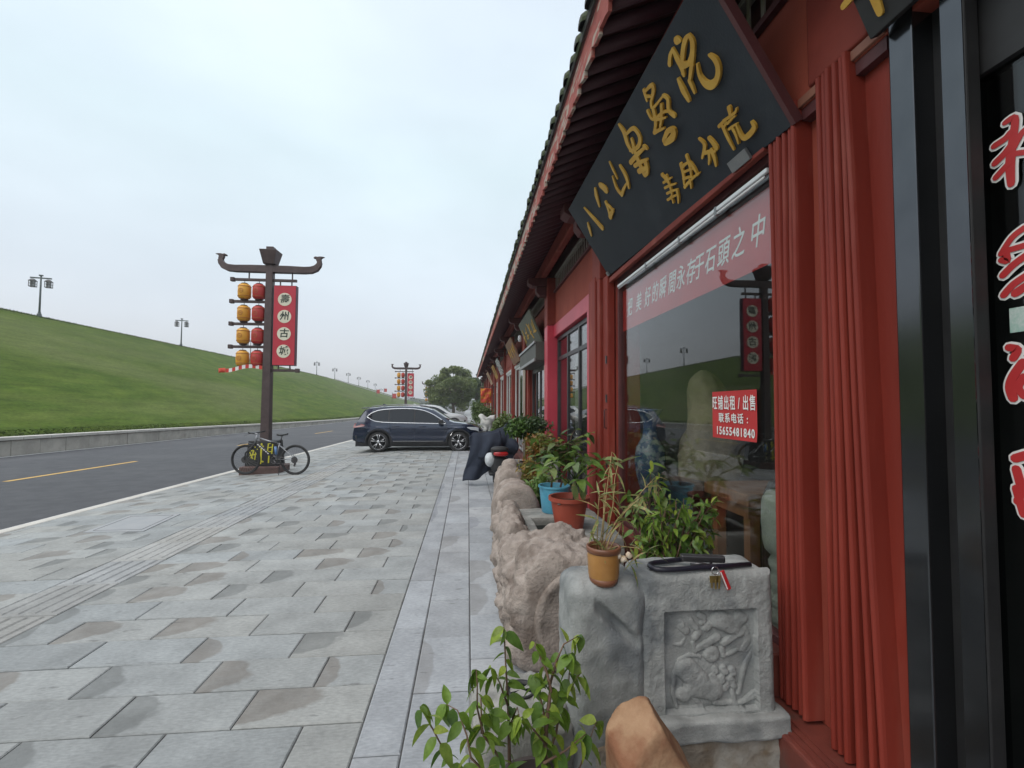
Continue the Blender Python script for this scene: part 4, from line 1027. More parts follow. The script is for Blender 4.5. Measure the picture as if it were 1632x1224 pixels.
for x in (2.05, 2.55):
    for y in (2.57, 3.02): mb = MB(); mb.box(x, x + .06, y, y + .06, .2, .55 if y < 3 else .575); part('leg', mb, M_darkwood, ch_)
gc = thing('stone_pillar_carving', 'pale grey round topped stone carving at the right end of the shop window', 'carving', (1.93, 2.62, .2))
mb = MB(); rows = []
for i in range(33):
    t = i / 32; z = .2 + 1.02 * t
    row = []
    for k in range(28):
        a = 2 * PI * k / 28; r_ = .155 + (.05 * math.sqrt(max(0, 1 - ((t - .80) / .2) ** 2)) if t > .6 else .012 * math.sin(t * 60))
        if t > .95: r_ *= math.sqrt(max(.02, 1 - ((t - .95) / .055) ** 2))
        d = 1 + .05 * hnoise((math.cos(a) * 3, math.sin(a) * 3, t * 9), 1, 3)
        row.append((1.965 + math.cos(a) * r_ * d * .8, 2.66 + math.sin(a) * r_ * d, z))
    rows.append(row)
mb.grid(rows, closed_u=True); mb.f.append(tuple(32 * 28 + k for k in range(28))); part('carving', mb, mat('pale_green_stone', (.25, .26, .22), (.31, .32, .27), 6, .8, bump=.6, bscale=60), gc, smooth=True)
pic = thing('wall_picture', 'large green leafy picture on the wall inside the shop', 'picture', (4.97, 4.3, 1.2))
mb = MB(); mb.box(4.95, 4.99, 2.2, 5.3, 1.1, 2.7); part('canvas', mb, M_greenpic, pic)
mb = MB(); mb.box(4.94, 4.985, 2.14, 2.198, 1.04, 2.76); mb.box(4.94, 4.985, 5.302, 5.36, 1.04, 2.76); mb.box(4.94, 4.985, 2.198, 5.302, 2.702, 2.76); mb.box(4.94, 4.985, 2.198, 5.302, 1.04, 1.098); part('frame', mb, M_darkwood, pic)
# ------------------------------------------------------------------ carved stones in front of the shops
def blob_box(c, h, n=3.2, nu=48, nv=28, amp=.03, scl=4.0, seed=0.0, flat_bottom=True, fn=None, oct_=5):
    """rounded boulder/box: superellipsoid with noise; h = half sizes"""
    mb = MB(); rows = []
    sg = lambda v, p: math.copysign(abs(v) ** p, v)
    for i in range(nv + 1):
        phi = -PI / 2 + PI * i / nv; row = []
        for k in range(nu):
            th = 2 * PI * k / nu
            p = Vector((sg(math.cos(phi), 2 / n) * sg(math.cos(th), 2 / n), sg(math.cos(phi), 2 / n) * sg(math.sin(th), 2 / n), sg(math.sin(phi), 2 / n)))
            d = 1 + amp * hnoise((p.x * scl * h[0] + seed, p.y * scl * h[1], p.z * scl * h[2]), 3.0, oct_) / max(.2, min(h))*.3
            q = Vector((p.x * h[0], p.y * h[1], p.z * h[2])) * d
            if fn: q = fn(q, p)
            row.append(Vector(c) + q)
        rows.append(row)
    mb.grid(rows, closed_u=True)
    return mb
# relief of two lions playing with a ball, as a height field (panel coordinates 0..1160 x 0..1224)
REL = [((700,205),(850,270),112),((900,330),(905,340),72),((300,260),(340,300),62),((290,205),(300,215),46),((380,185),(400,220),50),((500,150),(530,170),52),((430,250),(450,275),44),((480,330),(440,380),46),((560,290),(590,260),50),((520,230),(540,210),40),
 ((680,390),(480,495),46),((420,440),(440,520),36),((610,560),(612,562),98),((900,350),(740,455),46),((960,300),(1005,420),46),((1005,420),(960,500),46),((730,510),(735,590),34),
 ((125,365),(175,345),26),((175,345),(225,440),28),((225,440),(300,445),28),((300,445),(335,385),28),((1045,390),(1042,540),26),((1042,540),(965,690),30),((965,690),(925,850),30),((925,850),(885,985),28),
 ((780,575),(885,530),28),((885,530),(985,545),28),((985,545),(1040,485),26),((490,580),(380,560),28),((380,560),(275,605),28),((275,605),(220,725),28),((220,725),(200,950),28),((200,950),(240,1085),28),
 ((340,700),(470,830),128),((430,890),(610,930),128),((300,960),(320,980),78),((640,715),(650,745),46),((735,715),(745,750),48),((825,735),(835,770),46),((615,790),(650,820),46),((710,815),(720,840),48),((800,830),(820,850),46),((655,885),(670,900),44),((745,925),(760,900),46),((835,900),(840,910),40),
 ((400,985),(485,1080),34),((270,1110),(500,1100),30),((640,1065),(850,1090),36),((825,960),(845,1080),36),((900,1085),(1080,1000),34),((960,1050),(1050,980),30),((330,790),(335,795),34),((920,190),(925,195),88),((990,230),(1000,150),40)]
def relief(X, Y):
    """X,Y numpy arrays in panel px -> height in px"""
    Hh = np.zeros_like(X)
    for (a, b, r_) in REL:
        ax, ay = a; bx, by = b; dx_, dy_ = bx - ax, by - ay; l2 = dx_ * dx_ + dy_ * dy_
        t = np.clip(((X - ax) * dx_ + (Y - ay) * dy_) / max(l2, 1e-6), 0, 1)
        d = np.hypot(X - ax - t * dx_, Y - ay - t * dy_) / r_
        k = .32 * min(r_, 85) + 34
        Hh = np.maximum(Hh, np.where(d < 1, k * np.maximum(0, 1 - d ** 4.5) ** .5, 0))
    return Hh
st = thing('carved_stone_block', 'grey carved stone block with a square lion relief panel in the foreground', 'carved stone', (1.15, 2.3, 0))
# front as one height field grid in X,Z; depth comes out towards -Y
x0, x1, z0, z1, yf, yk = .815, 1.490, .27, .925, 2.15, 2.44
nx, nz_ = 170, 165
XX, ZZ = np.meshgrid(np.linspace(x0, x1, nx), np.linspace(z0, z1, nz_))
pu0, pu1, pv0, pv1 = .932, 1.392, .285, .748        # panel
inside = (XX > pu0) & (XX < pu1) & (ZZ > pv0) & (ZZ < pv1)
PXX = (XX - pu0) / (pu1 - pu0) * 960 + 100; PYY = 1110 - (ZZ - pv0) / (pv1 - pv0) * 1035
hh = relief(PXX, PYY) * (pu1 - pu0) / 960
dep = np.where(inside, .056 - hh * 1.32, 0.0)
edge = np.minimum.reduce([XX - x0, x1 - XX, z1 - ZZ])
rr = .045; dep += np.where(edge < rr, rr - np.sqrt(np.maximum(0, rr ** 2 - (rr - edge) ** 2)), 0)
rows = []
for j in range(nz_):
    row = []
    for i in range(nx):
        x, z = XX[j, i], ZZ[j, i]
        d = dep[j, i] + .0045 * hnoise((x * 9, 1.3, z * 9), 1, 4) + .002 * hnoise((x * 40, 4.3, z * 40), 1, 3)
        row.append((x + .012 * hnoise((z * 5, 0, 0)) * (1 if i in (0, nx - 1) else 0), yf + d + .02 * (z - .27), z))
    rows.append(row)
mb = MB(); mb.grid(rows)
me_front = part('carved_face', mb, M_greystone, st, smooth=True)
def worn_box(xa, xb, ya, yb, za, zb, r=.03, amp=.008, n=26, seed=0, fn=None):
    c = Vector(((xa + xb) / 2, (ya + yb) / 2, (za + zb) / 2)); h = Vector(((xb - xa) / 2, (yb - ya) / 2, (zb - za) / 2))
    mb = MB()
    for ax in range(3):
        for s_ in (-1, 1):
            u, v = (ax + 1) % 3, (ax + 2) % 3; rows = []
            for i in range(n + 1):
                row = []
                for j in range(n + 1):
                    p = Vector((0, 0, 0)); p[ax] = h[ax] * s_; p[u] = h[u] * (2 * i / n - 1) * s_; p[v] = h[v] * (2 * j / n - 1)
                    q = Vector([max(-h[k] + r, min(h[k] - r, p[k])) for k in range(3)])
                    d = p - q
                    if d.length > 1e-9: p = q + d.normalized() * r
                    w_ = c + p; nn = d.normalized() if d.length > 1e-9 else Vector((0, 0, 0))
                    w_ = w_ + nn * amp * (hnoise((w_.x * 7 + seed, w_.y * 7, w_.z * 7), 1, 5))
                    row.append(fn(w_) if fn else w_)
                rows.append(row)
            mb.grid(rows)
    return mb
part('block', worn_box(.82, 1.485, 2.19, yk, .25, .922, .05, .010), M_greystone, st, smooth=True)
part('base_moulding', worn_box(.80, 1.53, 2.10, 2.47, .165, .275, .02, .012, seed=3), M_greystone, st, smooth=True)
part('base', worn_box(.60, 1.50, 2.13, 2.47, -.02, .17, .02, .016, seed=8), mat('brown_base_stone', (.16, .12, .08), (.26, .23, .19), 8, .9, bump=.7, bscale=50, c3=(.30, .29, .26), s3=4), st, smooth=True)
def lumpfn(q, p):
    # broken notch on the front shoulder
    d = (Vector((q.x - .10, q.z - .20))).length
    if q.y < 0 and d < .13: q = q + Vector((0, .05 * (1 - d / .13), -.02 * (1 - d / .13)))
    return q
def notch(w_):
    # broken wedge on the front shoulder
    if w_.y < 2.26:
        u, v = (w_.x - .70) / .11, (w_.z - .70 + .9 * (w_.x - .70)) / .035
        if abs(u) < 1 and abs(v) < 1: w_ = w_ + Vector((0, .05 * (1 - abs(u)) ** .6 * (1 - v * v) ** .5, 0))
    return w_
part('rounded_end', worn_box(.475, .862, 2.150, 2.46, -.01, .893, .075, .011, 60, 2, notch), M_greystone, st, smooth=True)

# sandstone drums and lumps lined up along the pavement
def drum(name, label, xa, xb, ya, yb, ztop, amp, seed, bands=(), lumps=(), m=None, ns=46, nr=64, taper=0.0, tilt=0.0):
    """round-topped drum stone: cross-section in X,Z swept along Y, carved by noise"""
    t_ = thing(name, label, 'carved stone', ((xa + xb) / 2, (ya + yb) / 2, 0))
    mb = MB(); rows = []; cx_ = (xa + xb) / 2; hw = (xb - xa) / 2
    for i in range(ns + 1):
        s_ = i / ns; y = ya + (yb - ya) * s_
        e_ = min(s_, 1 - s_) * (yb - ya); k = 1.0
        if e_ < .05: k = .80 + .20 * math.sqrt(max(0, 1 - (1 - e_ / .05) ** 2))
        bz = 0
        for (b0, b1, bh) in bands:
            if b0 < s_ < b1: bz = bh * math.sin(PI * (s_ - b0) / (b1 - b0)) ** .3
        row = []
        for q in range(nr):
            a = 2 * PI * q / nr
            cs, sn = math.cos(a), math.sin(a)
            nexp = 2.25 if sn > 0 else 5.0
            r_ = (abs(cs) ** nexp + abs(sn) ** nexp) ** (-1 / nexp)
            px, pz = cs * r_, sn * r_
            p = Vector((cx_ + px * hw * k * (1 - taper * s_) + tilt * s_, y, ztop * .5 + pz * ztop * .5 * k * (1 - taper * s_)))
            nv_ = Vector((px, 0, pz)).normalized()
            d = bz + amp * (mn.multi_fractal(p * 6 + Vector((seed, 0, 0)), 1.0, 2.1, 4) - 1.0) * (1 if sn > -.5 else .2)
            if amp > .015:
                vd = mn.voronoi(p * 11 + Vector((seed, 0, 0)))[0]; d += amp * 1.15 * min(.5, vd[1] - vd[0]) - amp * .35
                d += amp * .16 * math.sin(62 * (p.z + .5 * p.x) + 7 * mn.noise(p * 6))
                vd = mn.voronoi(p * 23 + Vector((seed, 3, 0)))[0]; d += amp * .28 * min(.5, vd[1] - vd[0])
            for (lx, ly, lz, lr, lh) in lumps:
                dd = (p - Vector((lx, ly, lz))).length
                if dd < lr: d += lh * math.sqrt(1 - (dd / lr) ** 2)
            p = p + nv_ * d
            p.z = max(p.z, -.01); row.append(p)
        rows.append(row)
    mb.grid(rows, closed_u=True)
    for idx, rv in ((0, True), (ns, False)):
        base = idx * nr; cpt = len(mb.v); cc = sum((Vector(mb.v[base + q]) for q in range(nr)), Vector()) / nr
        mb.v.append(tuple(cc))
        for q in range(nr):
            f_ = (base + q, base + (q + 1) % nr, cpt); mb.f.append(f_ if not rv else tuple(reversed(f_)))
    part('stone', mb, m or M_sandstone, t_, smooth=True)
    return t_
d1 = drum('drum_stone', 'big pinkish sandstone drum with worn carving behind the ochre pot', .30, 1.10, 2.98, 3.72, .74, .032, 1.0, bands=((.04, .16, .015),),
     lumps=[(.50, 3.3, .66, .16, .06), (.72, 3.55, .75, .16, .07), (.40, 3.6, .58, .16, .06), (.95, 3.5, .72, .13, .06), (.34, 3.2, .38, .13, .05), (.33, 3.5, .22, .12, .05), (.62, 3.15, .72, .10, .04), (1.05, 3.3, .58, .12, .05), (.36, 3.1, .14, .10, .05)], ns=100, nr=170, tilt=-.06)
# plain round face of that drum, slightly dished, with a rim
mb = MB(); rows = []
for (r_, dy_) in ((.0, .004), (.15, .004), (.27, .002), (.285, -.008), (.315, -.010), (.33, .01), (.335, .06)):
    rows.append([(.76 + math.cos(2 * PI * k / 56) * r_ * 1.0 + .0, 2.965 + dy_ + .014 * hnoise((math.cos(2 * PI * k / 56) * r_ * 9, 1, math.sin(2 * PI * k / 56) * r_ * 9), 1, 4), .345 + math.sin(2 * PI * k / 56) * r_) for k in range(56)])
mb.grid(rows, closed_u=True); part('round_face', mb, M_sandstone, d1, smooth=True)
drum('drum_stone', 'small carved sandstone stump between the big drum and the stone trough', .27, .62, 3.76, 4.15, .60, .040, 4.0, lumps=[(.36, 3.9, .5, .12, .06), (.30, 3.95, .3, .10, .05), (.5, 3.95, .58, .1, .05)], ns=36, nr=64)
drum('drum_stone', 'knobbly carved sandstone drum left of the stone trough', .30, .60, 4.30, 5.35, .62, .036, 9.0,
     lumps=[(.36, 4.5, .50, .12, .05), (.44, 4.8, .60, .13, .06), (.34, 5.0, .45, .12, .05), (.5, 5.15, .62, .12, .06), (.32, 4.6, .25, .12, .05), (.33, 5.1, .2, .1, .05)], ns=60, nr=72)
drum('drum_stone', 'smooth sandstone drum with a raised rim, third along the row of stones', .33, .86, 5.55, 6.25, .74, .012, 14.0, bands=((.06, .26, .022), (.60, .78, .02)), ns=50, nr=72)
drum('drum_stone', 'rounded sandstone drum with a lump on top in front of the covered scooter', .42, .86, 6.75, 7.5, .78, .022, 21.0, bands=((.1, .3, .03),), lumps=[(.66, 7.2, .82, .16, .10), (.6, 6.95, .80, .12, .05)], ns=40, nr=60)
# brown pot lying by the far drum
lp = thing('tipped_pot', 'brown clay pot lying on its side behind the far sandstone drum', 'pot', (.98, 7.4, .15))
mb = MB(); mb.lathe([(.11, -.18), (.15, -.05), (.16, .08), (.14, .18), (.155, .2), (.13, .2), (.12, .1)], 24, (1.02, 7.5, .60), Matrix.Rotation(1.15, 3, 'X')); part('body', mb, M_brownglaze, lp, smooth=True)
mb = worn_box(.9, 1.2, 7.3, 7.75, -.01, .46, .04, .02); part('block_below', mb, M_palestone, lp, smooth=True)

# stone trough with dark water
tr = thing('stone_trough', 'grey stone trough holding dark water under the red pot', 'trough', (1.0, 4.8, 0))
for (xa, xb, ya, yb, sd_) in ((.60, 1.45, 4.22, 4.36, 1), (.60, 1.45, 5.02, 5.48, 2), (.60, .70, 4.34, 5.04, 3), (.98, 1.45, 4.34, 5.04, 4)):
    part('side', worn_box(xa, xb, ya, yb, -.01, .50 + .002 * sd_, .025, .010, 18, sd_), M_palestone if sd_ != 4 else M_greystone, tr, smooth=True)
mb = MB(); mb.box(.69, .99, 4.35, 5.03, .10, .42); part('water', mb, M_water, tr)

# pale low stone with a round hole (foreground)
ms_ = thing('holed_stone', 'low pale stone with a round dark hole behind the foreground leafy plant', 'carved stone', (.27, 2.35, 0))
mb = blob_box((.27, 2.34, .135), (.255, .21, .185), 4.5, 60, 30, .06, 6, 3.0); part('stone', mb, M_palestone, ms_, smooth=True)
mb = MB(); mb.lathe([(.074, .0), (.078, .008), (.068, .012), (.058, .006), (.055, -.03)], 32, (.272, 2.33, .322), cap=False); part('rim', mb, M_black, ms_, smooth=True)
mb = MB(); mb.lathe([(.0, 0), (.060, 0)], 32, (.272, 2.33, .3205), cap=False); part('water', mb, M_water, ms_)

# smooth tan rock at the bottom edge
def rockfn(q, p):
    t = (q.z + .31) / .62
    k = .012 * math.sin(q.z * 21 + q.x * 9) + .010 * math.sin(q.x * 33 + 1)
    return Vector((q.x * (1.25 - .50 * max(0, t)) - .085 * max(0, t) ** 1.3 + k, q.y, q.z - .16 * max(0, q.x) * max(0, t) + k))
tn = thing('tan_rock', 'smooth orange tan rock standing at the bottom edge before the carved block', 'rock', (.70, 1.78, 0))
rs = random.Random(17); cuts = []
for i in range(20):
    v = Vector((rs.gauss(0, 1), rs.gauss(0, 1), rs.gauss(0, .8))).normalized(); cuts.append((v, rs.uniform(.74, .98)))
cuts += [(Vector((-1, -.1, .12)).normalized(), .80), (Vector((.75, -.1, .55)).normalized(), .70), (Vector((-.2, -.3, 1)).normalized(), .93), (Vector((.1, -1, .25)).normalized(), .80)]
mb = MB(); rows = []
for i in range(49):
    ph = -PI / 2 + PI * i / 48; row = []
    for k in range(72):
        th = 2 * PI * k / 72; d = Vector((math.cos(ph) * math.cos(th), math.cos(ph) * math.sin(th), math.sin(ph)))
        r_ = 1.0
        for v, c_ in cuts:
            q = v.dot(d)
            if q > .05: r_ = min(r_, c_ / q)
        r_ += .022 * hnoise(d * 3.1, 1, 5)
        row.append((.735 + d.x * r_ * .20 - .055 * max(0, d.z), 1.80 + d.y * r_ * .15, .262 + d.z * r_ * .318))
    rows.append(row)
mb.grid(rows, closed_u=True); part('rock', mb, M_tanrock, tn, smooth=True)

# ------------------------------------------------------------------ pots and plants
def leaf_mesh(name, m, l=1.0, wd=.5, droop=.25, fold=.12, n=5):
    """pointed leaf along +X from the origin, unit length"""
    mb = MB(); rows = []
    for i in range(n + 1):
        t = i / n; hw = wd * .5 * math.sin(PI * t ** .72) ** .9 * (1 if i not in (0, n) else 0) + .006
        z = -droop * t * t; rows.append([(t * l, -hw, z + fold * hw * 2), (t * l, 0, z), (t * l, hw, z + fold * hw * 2)])
    mb.grid(rows); me = mb.mesh(name, smooth=True); me.materials.append(m); return me
def place_leaf(me, root, pos, dirv, size, roll=0.0, name='leaf'):
    o = bpy.data.objects.new(name, me); C.objects.link(o); o.parent = root
    d = Vector(dirv).normalized(); up_ = Vector((0, 0, 1))
    s_ = up_.cross(d)
    s_ = s_.normalized() if s_.length > .05 else Vector((1, 0, 0))
    n_ = d.cross(s_)
    R = Matrix((d, s_, n_)).transposed() @ Matrix.Rotation(roll, 3, 'X')
    o.matrix_local = Matrix.Translation(Vector(pos) - _origin(root)) @ R.to_4x4() @ Matrix.Scale(size, 4)
    return o
def along(path, step):
    P = [Vector(p) for p in path]; out_ = []; carry = 0
    for a, b in zip(P, P[1:]):
        L = (b - a).length
        if L < 1e-6: continue
        s_ = carry
        while s_ < L: out_.append((a.lerp(b, s_ / L), (b - a).normalized())); s_ += step
        carry = s_ - L
    out_.append((P[-1], (P[-1] - P[-2]).normalized())); return out_
def pot(root, c, r_top, r_bot, h, m, lip=.012, wall=.012, msoil=M_soil, fill=.82, n=40):
    mb = MB(); x, y, z = c
    mb.lathe([(r_bot * .96, 0), (r_bot, .008), (r_bot + (r_top - r_bot) * .5, h * .5), (r_top - lip * .3, h - lip * 2.2), (r_top + lip, h - lip * 2), (r_top + lip, h), (r_top - wall * .6, h), (r_top - wall, h - .02), (r_top - wall - (r_top - r_bot) * (1 - fill), h * fill)], n, c, cap=False)
    mb.lathe([(0, 0.001), (r_bot * .96, 0)], n, c, cap=False)
    p_ = part('pot', mb, m, root, smooth=True); p_.modifiers.new('es', 'EDGE_SPLIT').split_angle = math.radians(50)
    mb = MB(); rs_ = r_top - wall - (r_top - r_bot) * (1 - fill)
    rows = []
    for r_ in (0.001, rs_ * .35, rs_ * .7, rs_ * 1.01):
        rows.append([(x + math.cos(2 * PI * k / 24) * r_, y + math.sin(2 * PI * k / 24) * r_, z + h * fill + .012 * hnoise((math.cos(2 * PI * k / 24) * r_ * 30, math.sin(2 * PI * k / 24) * r_ * 30, 0), 1, 3)) for k in range(24)])
    mb.grid(rows, closed_u=True); part('soil', mb, msoil, root, smooth=True)
    return p_

# foreground leafy plant, bottom of the picture
Lf1 = leaf_mesh('leaf', M_leaf, 1, .56, .42, .10, 6); Lf2 = leaf_mesh('leaf', M_leaf, 1, .48, .22, .16, 6); Lf3 = leaf_mesh('leaf', M_leafmid, 1, .52, .55, .08, 6)
fp = thing('potted_plant', 'foreground leafy green plant with drooping pointed leaves in front of the holed stone', 'plant', (.28, 1.86, 0))
pot(fp, (.28, 1.86, 0), .17, .13, .22, M_darkpot)
def z4(x, y, Y): return atY(640 + x / 3.364, 860 + y / 3.363, Y)
FS = [([(600,1330),(578,1180),(575,1000),(570,850),(560,700),(548,470)],1.90,.010),([(590,1320),(520,1160),(440,1050),(405,900),(406,780),(400,695)],1.84,.007),([(760,1340),(768,1150),(778,980),(800,800),(775,700),(715,555)],1.93,.014),
 ([(778,1000),(745,850),(705,725)],1.93,.006),([(770,1200),(828,1040),(850,900),(895,780),(905,610)],1.97,.008),([(520,1340),(280,1224),(222,1120),(130,945),(98,895)],1.80,.006),([(500,1300),(372,1170),(350,1050),(300,915),(240,882)],1.82,.006),
 ([(800,1320),(955,1224),(1005,1080),(1045,975)],1.95,.006),([(570,890),(525,765),(480,685)],1.88,.005),([(835,960),(880,850),(945,730),(965,715)],1.99,.005),([(790,800),(830,650),(870,560),(960,510)],2.0,.006),([(430,1040),(425,840),(480,930)],1.84,.005),
 ([(575,1010),(620,900),(640,980)],1.87,.004),([(775,1100),(700,1010),(640,950)],1.88,.005),([(760,1200),(880,1130),(990,1040)],1.9,.006)]
for i, (pp, Y, r_) in enumerate(FS):
    path = [z4(x, y, Y + .05 * math.sin(i * 1.7 + k * .8)) for k, (x, y) in enumerate(pp)]
    if i in (0, 1, 2, 4, 5, 6, 7): path = [Vector((.28 + .05 * math.sin(i * 2.0), 1.86 + .04 * math.cos(i * 3), .19))] + path
    mb = MB(); n_ = len(path); mb.tube(path, [r_ * (1 - .75 * k / (n_ - 1)) for k in range(n_)], 7); part('stem', mb, M_stem, fp, smooth=True)
    for k, (p, d) in enumerate(along(path[1:] if n_ > 4 else path, .029)):
        if p.z < .34 and k % 2: continue
        sgn_ = 1 if k % 2 else -1
        side = d.cross(Vector((0, 1, 0))).normalized() * sgn_
        dr = side * 1.0 + Vector((0, random.uniform(-.8, .5), random.uniform(-1.5, -.1))) + d * .2
        place_leaf(random.choice((Lf1, Lf1, Lf2, Lf3)), fp, p, dr, random.uniform(.045, .098), random.uniform(-.9, .9))
    for q in range(2):
        place_leaf(Lf1, fp, path[-1], Vector((random.uniform(-1, 1), random.uniform(-.6, .6), -.5)), random.uniform(.06, .09), random.uniform(-.5, .5))

# dense celtis shrub behind the carved block
Ls = leaf_mesh('leaf', M_leafmid, 1, .40, .30, .14, 5); Ls2 = leaf_mesh('leaf', M_leaf, 1, .34, .42, .10, 5)
sb = thing('potted_plant', 'bushy bright green shrub behind the carved block before the shop window', 'plant', (1.28, 3.0, 0))
pot(sb, (1.28, 3.0, 0), .20, .15, .34, M_darkpot)
rs = random.Random(5)
for i in range(58):
    a = rs.uniform(0, 2 * PI); top = Vector((1.32 + math.cos(a) * rs.uniform(.05, .33), 2.90 + math.sin(a) * rs.uniform(.03, .20), rs.uniform(.82, 1.18)))
    if i == 0: top = Vector((1.21, 3.0, 1.36))
    if i == 1: top = Vector((1.26, 3.0, 1.28))
    if i == 2: top = Vector((1.06, 3.0, 1.17))
    if i == 3: top = Vector((1.57, 2.92, .98))
    if i == 4: top = Vector((1.60, 2.9, .82))
    b0 = Vector((1.28 + rs.uniform(-.05, .05), 3.0 + rs.uniform(-.05, .05), .27)); mid = b0.lerp(top, .55) + Vector((rs.uniform(-.05, .05), rs.uniform(-.04, .04), .05))
    path = [b0, b0.lerp(mid, .5) + Vector((rs.uniform(-.02, .02), 0, 0)), mid, mid.lerp(top, .5) + Vector((0, 0, .02)), top]
    mb = MB(); mb.tube(path, [.008, .007, .005, .004, .002], 6); part('stem', mb, M_stem, sb, smooth=True)
    for k, (p, d) in enumerate(along(path[1:], .034)):
        if p.z < .50: continue
        for q in range(1):
            dr = Vector((rs.uniform(-1, 1), rs.uniform(-1, .6), rs.uniform(-.7, .25)))
            place_leaf(rs.choice((Ls, Ls2, Ls)), sb, p, dr, rs.uniform(.045, .105), rs.uniform(-.8, .8))

# bamboo in the small ochre pot on top of the carved block
Lb = leaf_mesh('leaf', M_bamboo, 1, .13, .25, .2, 6)
bp_ = thing('potted_bamboo', 'small half withered bamboo in an ochre glazed pot on the carved block', 'plant', (.645, 2.19, .875))
c0 = Vector((.655, 2.215, .872))
mb = MB(); mb.lathe([(.058, 0), (.066, .012), (.070, .035)], 36, c0); part('foot', mb, M_brownglaze, bp_, smooth=True)
mb = MB(); mb.lathe([(.070, .034), (.073, .05), (.077, .13), (.076, .150)], 36, c0, cap=False); part('pot', mb, M_ochrepot, bp_, smooth=True)
mb = MB(); mb.lathe([(.076, .149), (.081, .152), (.083, .168), (.081, .178), (.072, .178), (.069, .160), (.067, .140), (.0, .142)], 36, c0, cap=False); part('rim', mb, M_brownglaze, bp_, smooth=True)
rs = random.Random(11)
tips = [((985,740),2.25),((955,790),2.2),((1010,800),2.25),((1025,790),2.2),((940,850),2.15),((965,770),2.3),((1045,760),2.3),((960,880),2.18),((1030,880),2.2),((995,830),2.22),((975,720),2.3),((1005,900),2.15)]
for i, ((px, py), Y) in enumerate(tips):
    tp = atY(px, py, Y); b0 = c0 + Vector((rs.uniform(-.04, .04), rs.uniform(-.04, .04), .14)); path = [b0, b0.lerp(tp, .45) + Vector((rs.uniform(-.02, .02), 0, .03)), b0.lerp(tp, .8) + Vector((0, 0, .02)), tp]
    mb = MB(); mb.tube(path, [.0028, .0025, .002, .001], 5); part('cane', mb, M_canestem, bp_, smooth=True)
    for p, d in along(path[1:], .055):
        for q in range(rs.choice((1, 2, 3))):
            place_leaf(Lb, bp_, p, Vector((rs.uniform(-1, 1), rs.uniform(-.7, .7), rs.uniform(-.8, .5))), rs.uniform(.06, .13), rs.uniform(-.8, .8))
mb = MB(); rows = []
for k in range(3):
    rr_ = MB()
    b_ = atY(985 + 9 * k, 885 + 6 * (k % 2), 2.17)
    pv = blob_box(tuple(b_), (.016, .012, .015), 2, 14, 8, .3, 20, k); part('pale_fungus', pv, mat('pale_flesh_%d' % k, (.55, .42, .30), (.62, .55, .45), 30, .6), bp_, smooth=True)

# red pot on the trough
rp_ = thing('potted_plant', 'broad leaved plant in a terracotta red plastic pot standing on the stone trough', 'plant', (.98, 4.5, .505))
pot(rp_, (1.0, 4.55, .506), .185, .135, .315, M_terracotta, lip=.018)
Lr = leaf_mesh('leaf', M_leafmid, 1, .42, .30, .12, 6); Lw = leaf_mesh('leaf', M_bamboo, 1, .30, .5, .12, 6); Lp = leaf_mesh('leaf', leafmat('leaf_pale', (.17, .25, .08), (.26, .32, .15)), 1, .45, .3, .1, 5)
rs = random.Random(21)
stm = [Vector((1.05, 4.52, .76)), Vector((1.05, 4.5, .90)), Vector((1.04, 4.47, 1.0))]
mb = MB(); mb.tube(stm, [.024, .020, .012], 8); part('stem', mb, M_bark, rp_, smooth=True)
for i in range(13):
    a = 2 * PI * i / 13 + rs.uniform(-.2, .2); ln = rs.uniform(.15, .34)
    tip_ = stm[-1] + Vector((math.cos(a) * ln * 1.05 + .03, math.sin(a) * ln * .6, rs.uniform(-.02, .26)))
    mb = MB(); mb.tube([stm[1 + i % 2], stm[1 + i % 2].lerp(tip_, .5) + Vector((0, 0, .04)), tip_], [.006, .005, .003], 6); part('stalk', mb, M_leafmid, rp_, smooth=True)
    for q in range(3):
        place_leaf(rs.choice((Lr, Lr, Lr, Lp)), rp_, tip_, Vector((math.cos(a + (q - 1) * 1.0), math.sin(a + (q - 1) * 1.0), rs.uniform(-.4, .25))), rs.uniform(.13, .21), rs.uniform(-.4, .4))
for i, (px, py) in enumerate(((915, 768), (927, 768))):
    place_leaf(Lw, rp_, atY(px, py, 4.35), Vector((.05 * i, -.2, -1)), .21, .5)
for i in range(9):
    c_ = Vector((.93 + rs.uniform(-.07, .1), 4.5 + rs.uniform(-.09, .05), .772)); part('pebble', blob_box(tuple(c_), (.018, .014, .010), 2, 10, 6, .2, 10, i), M_palestone, rp_, smooth=True)

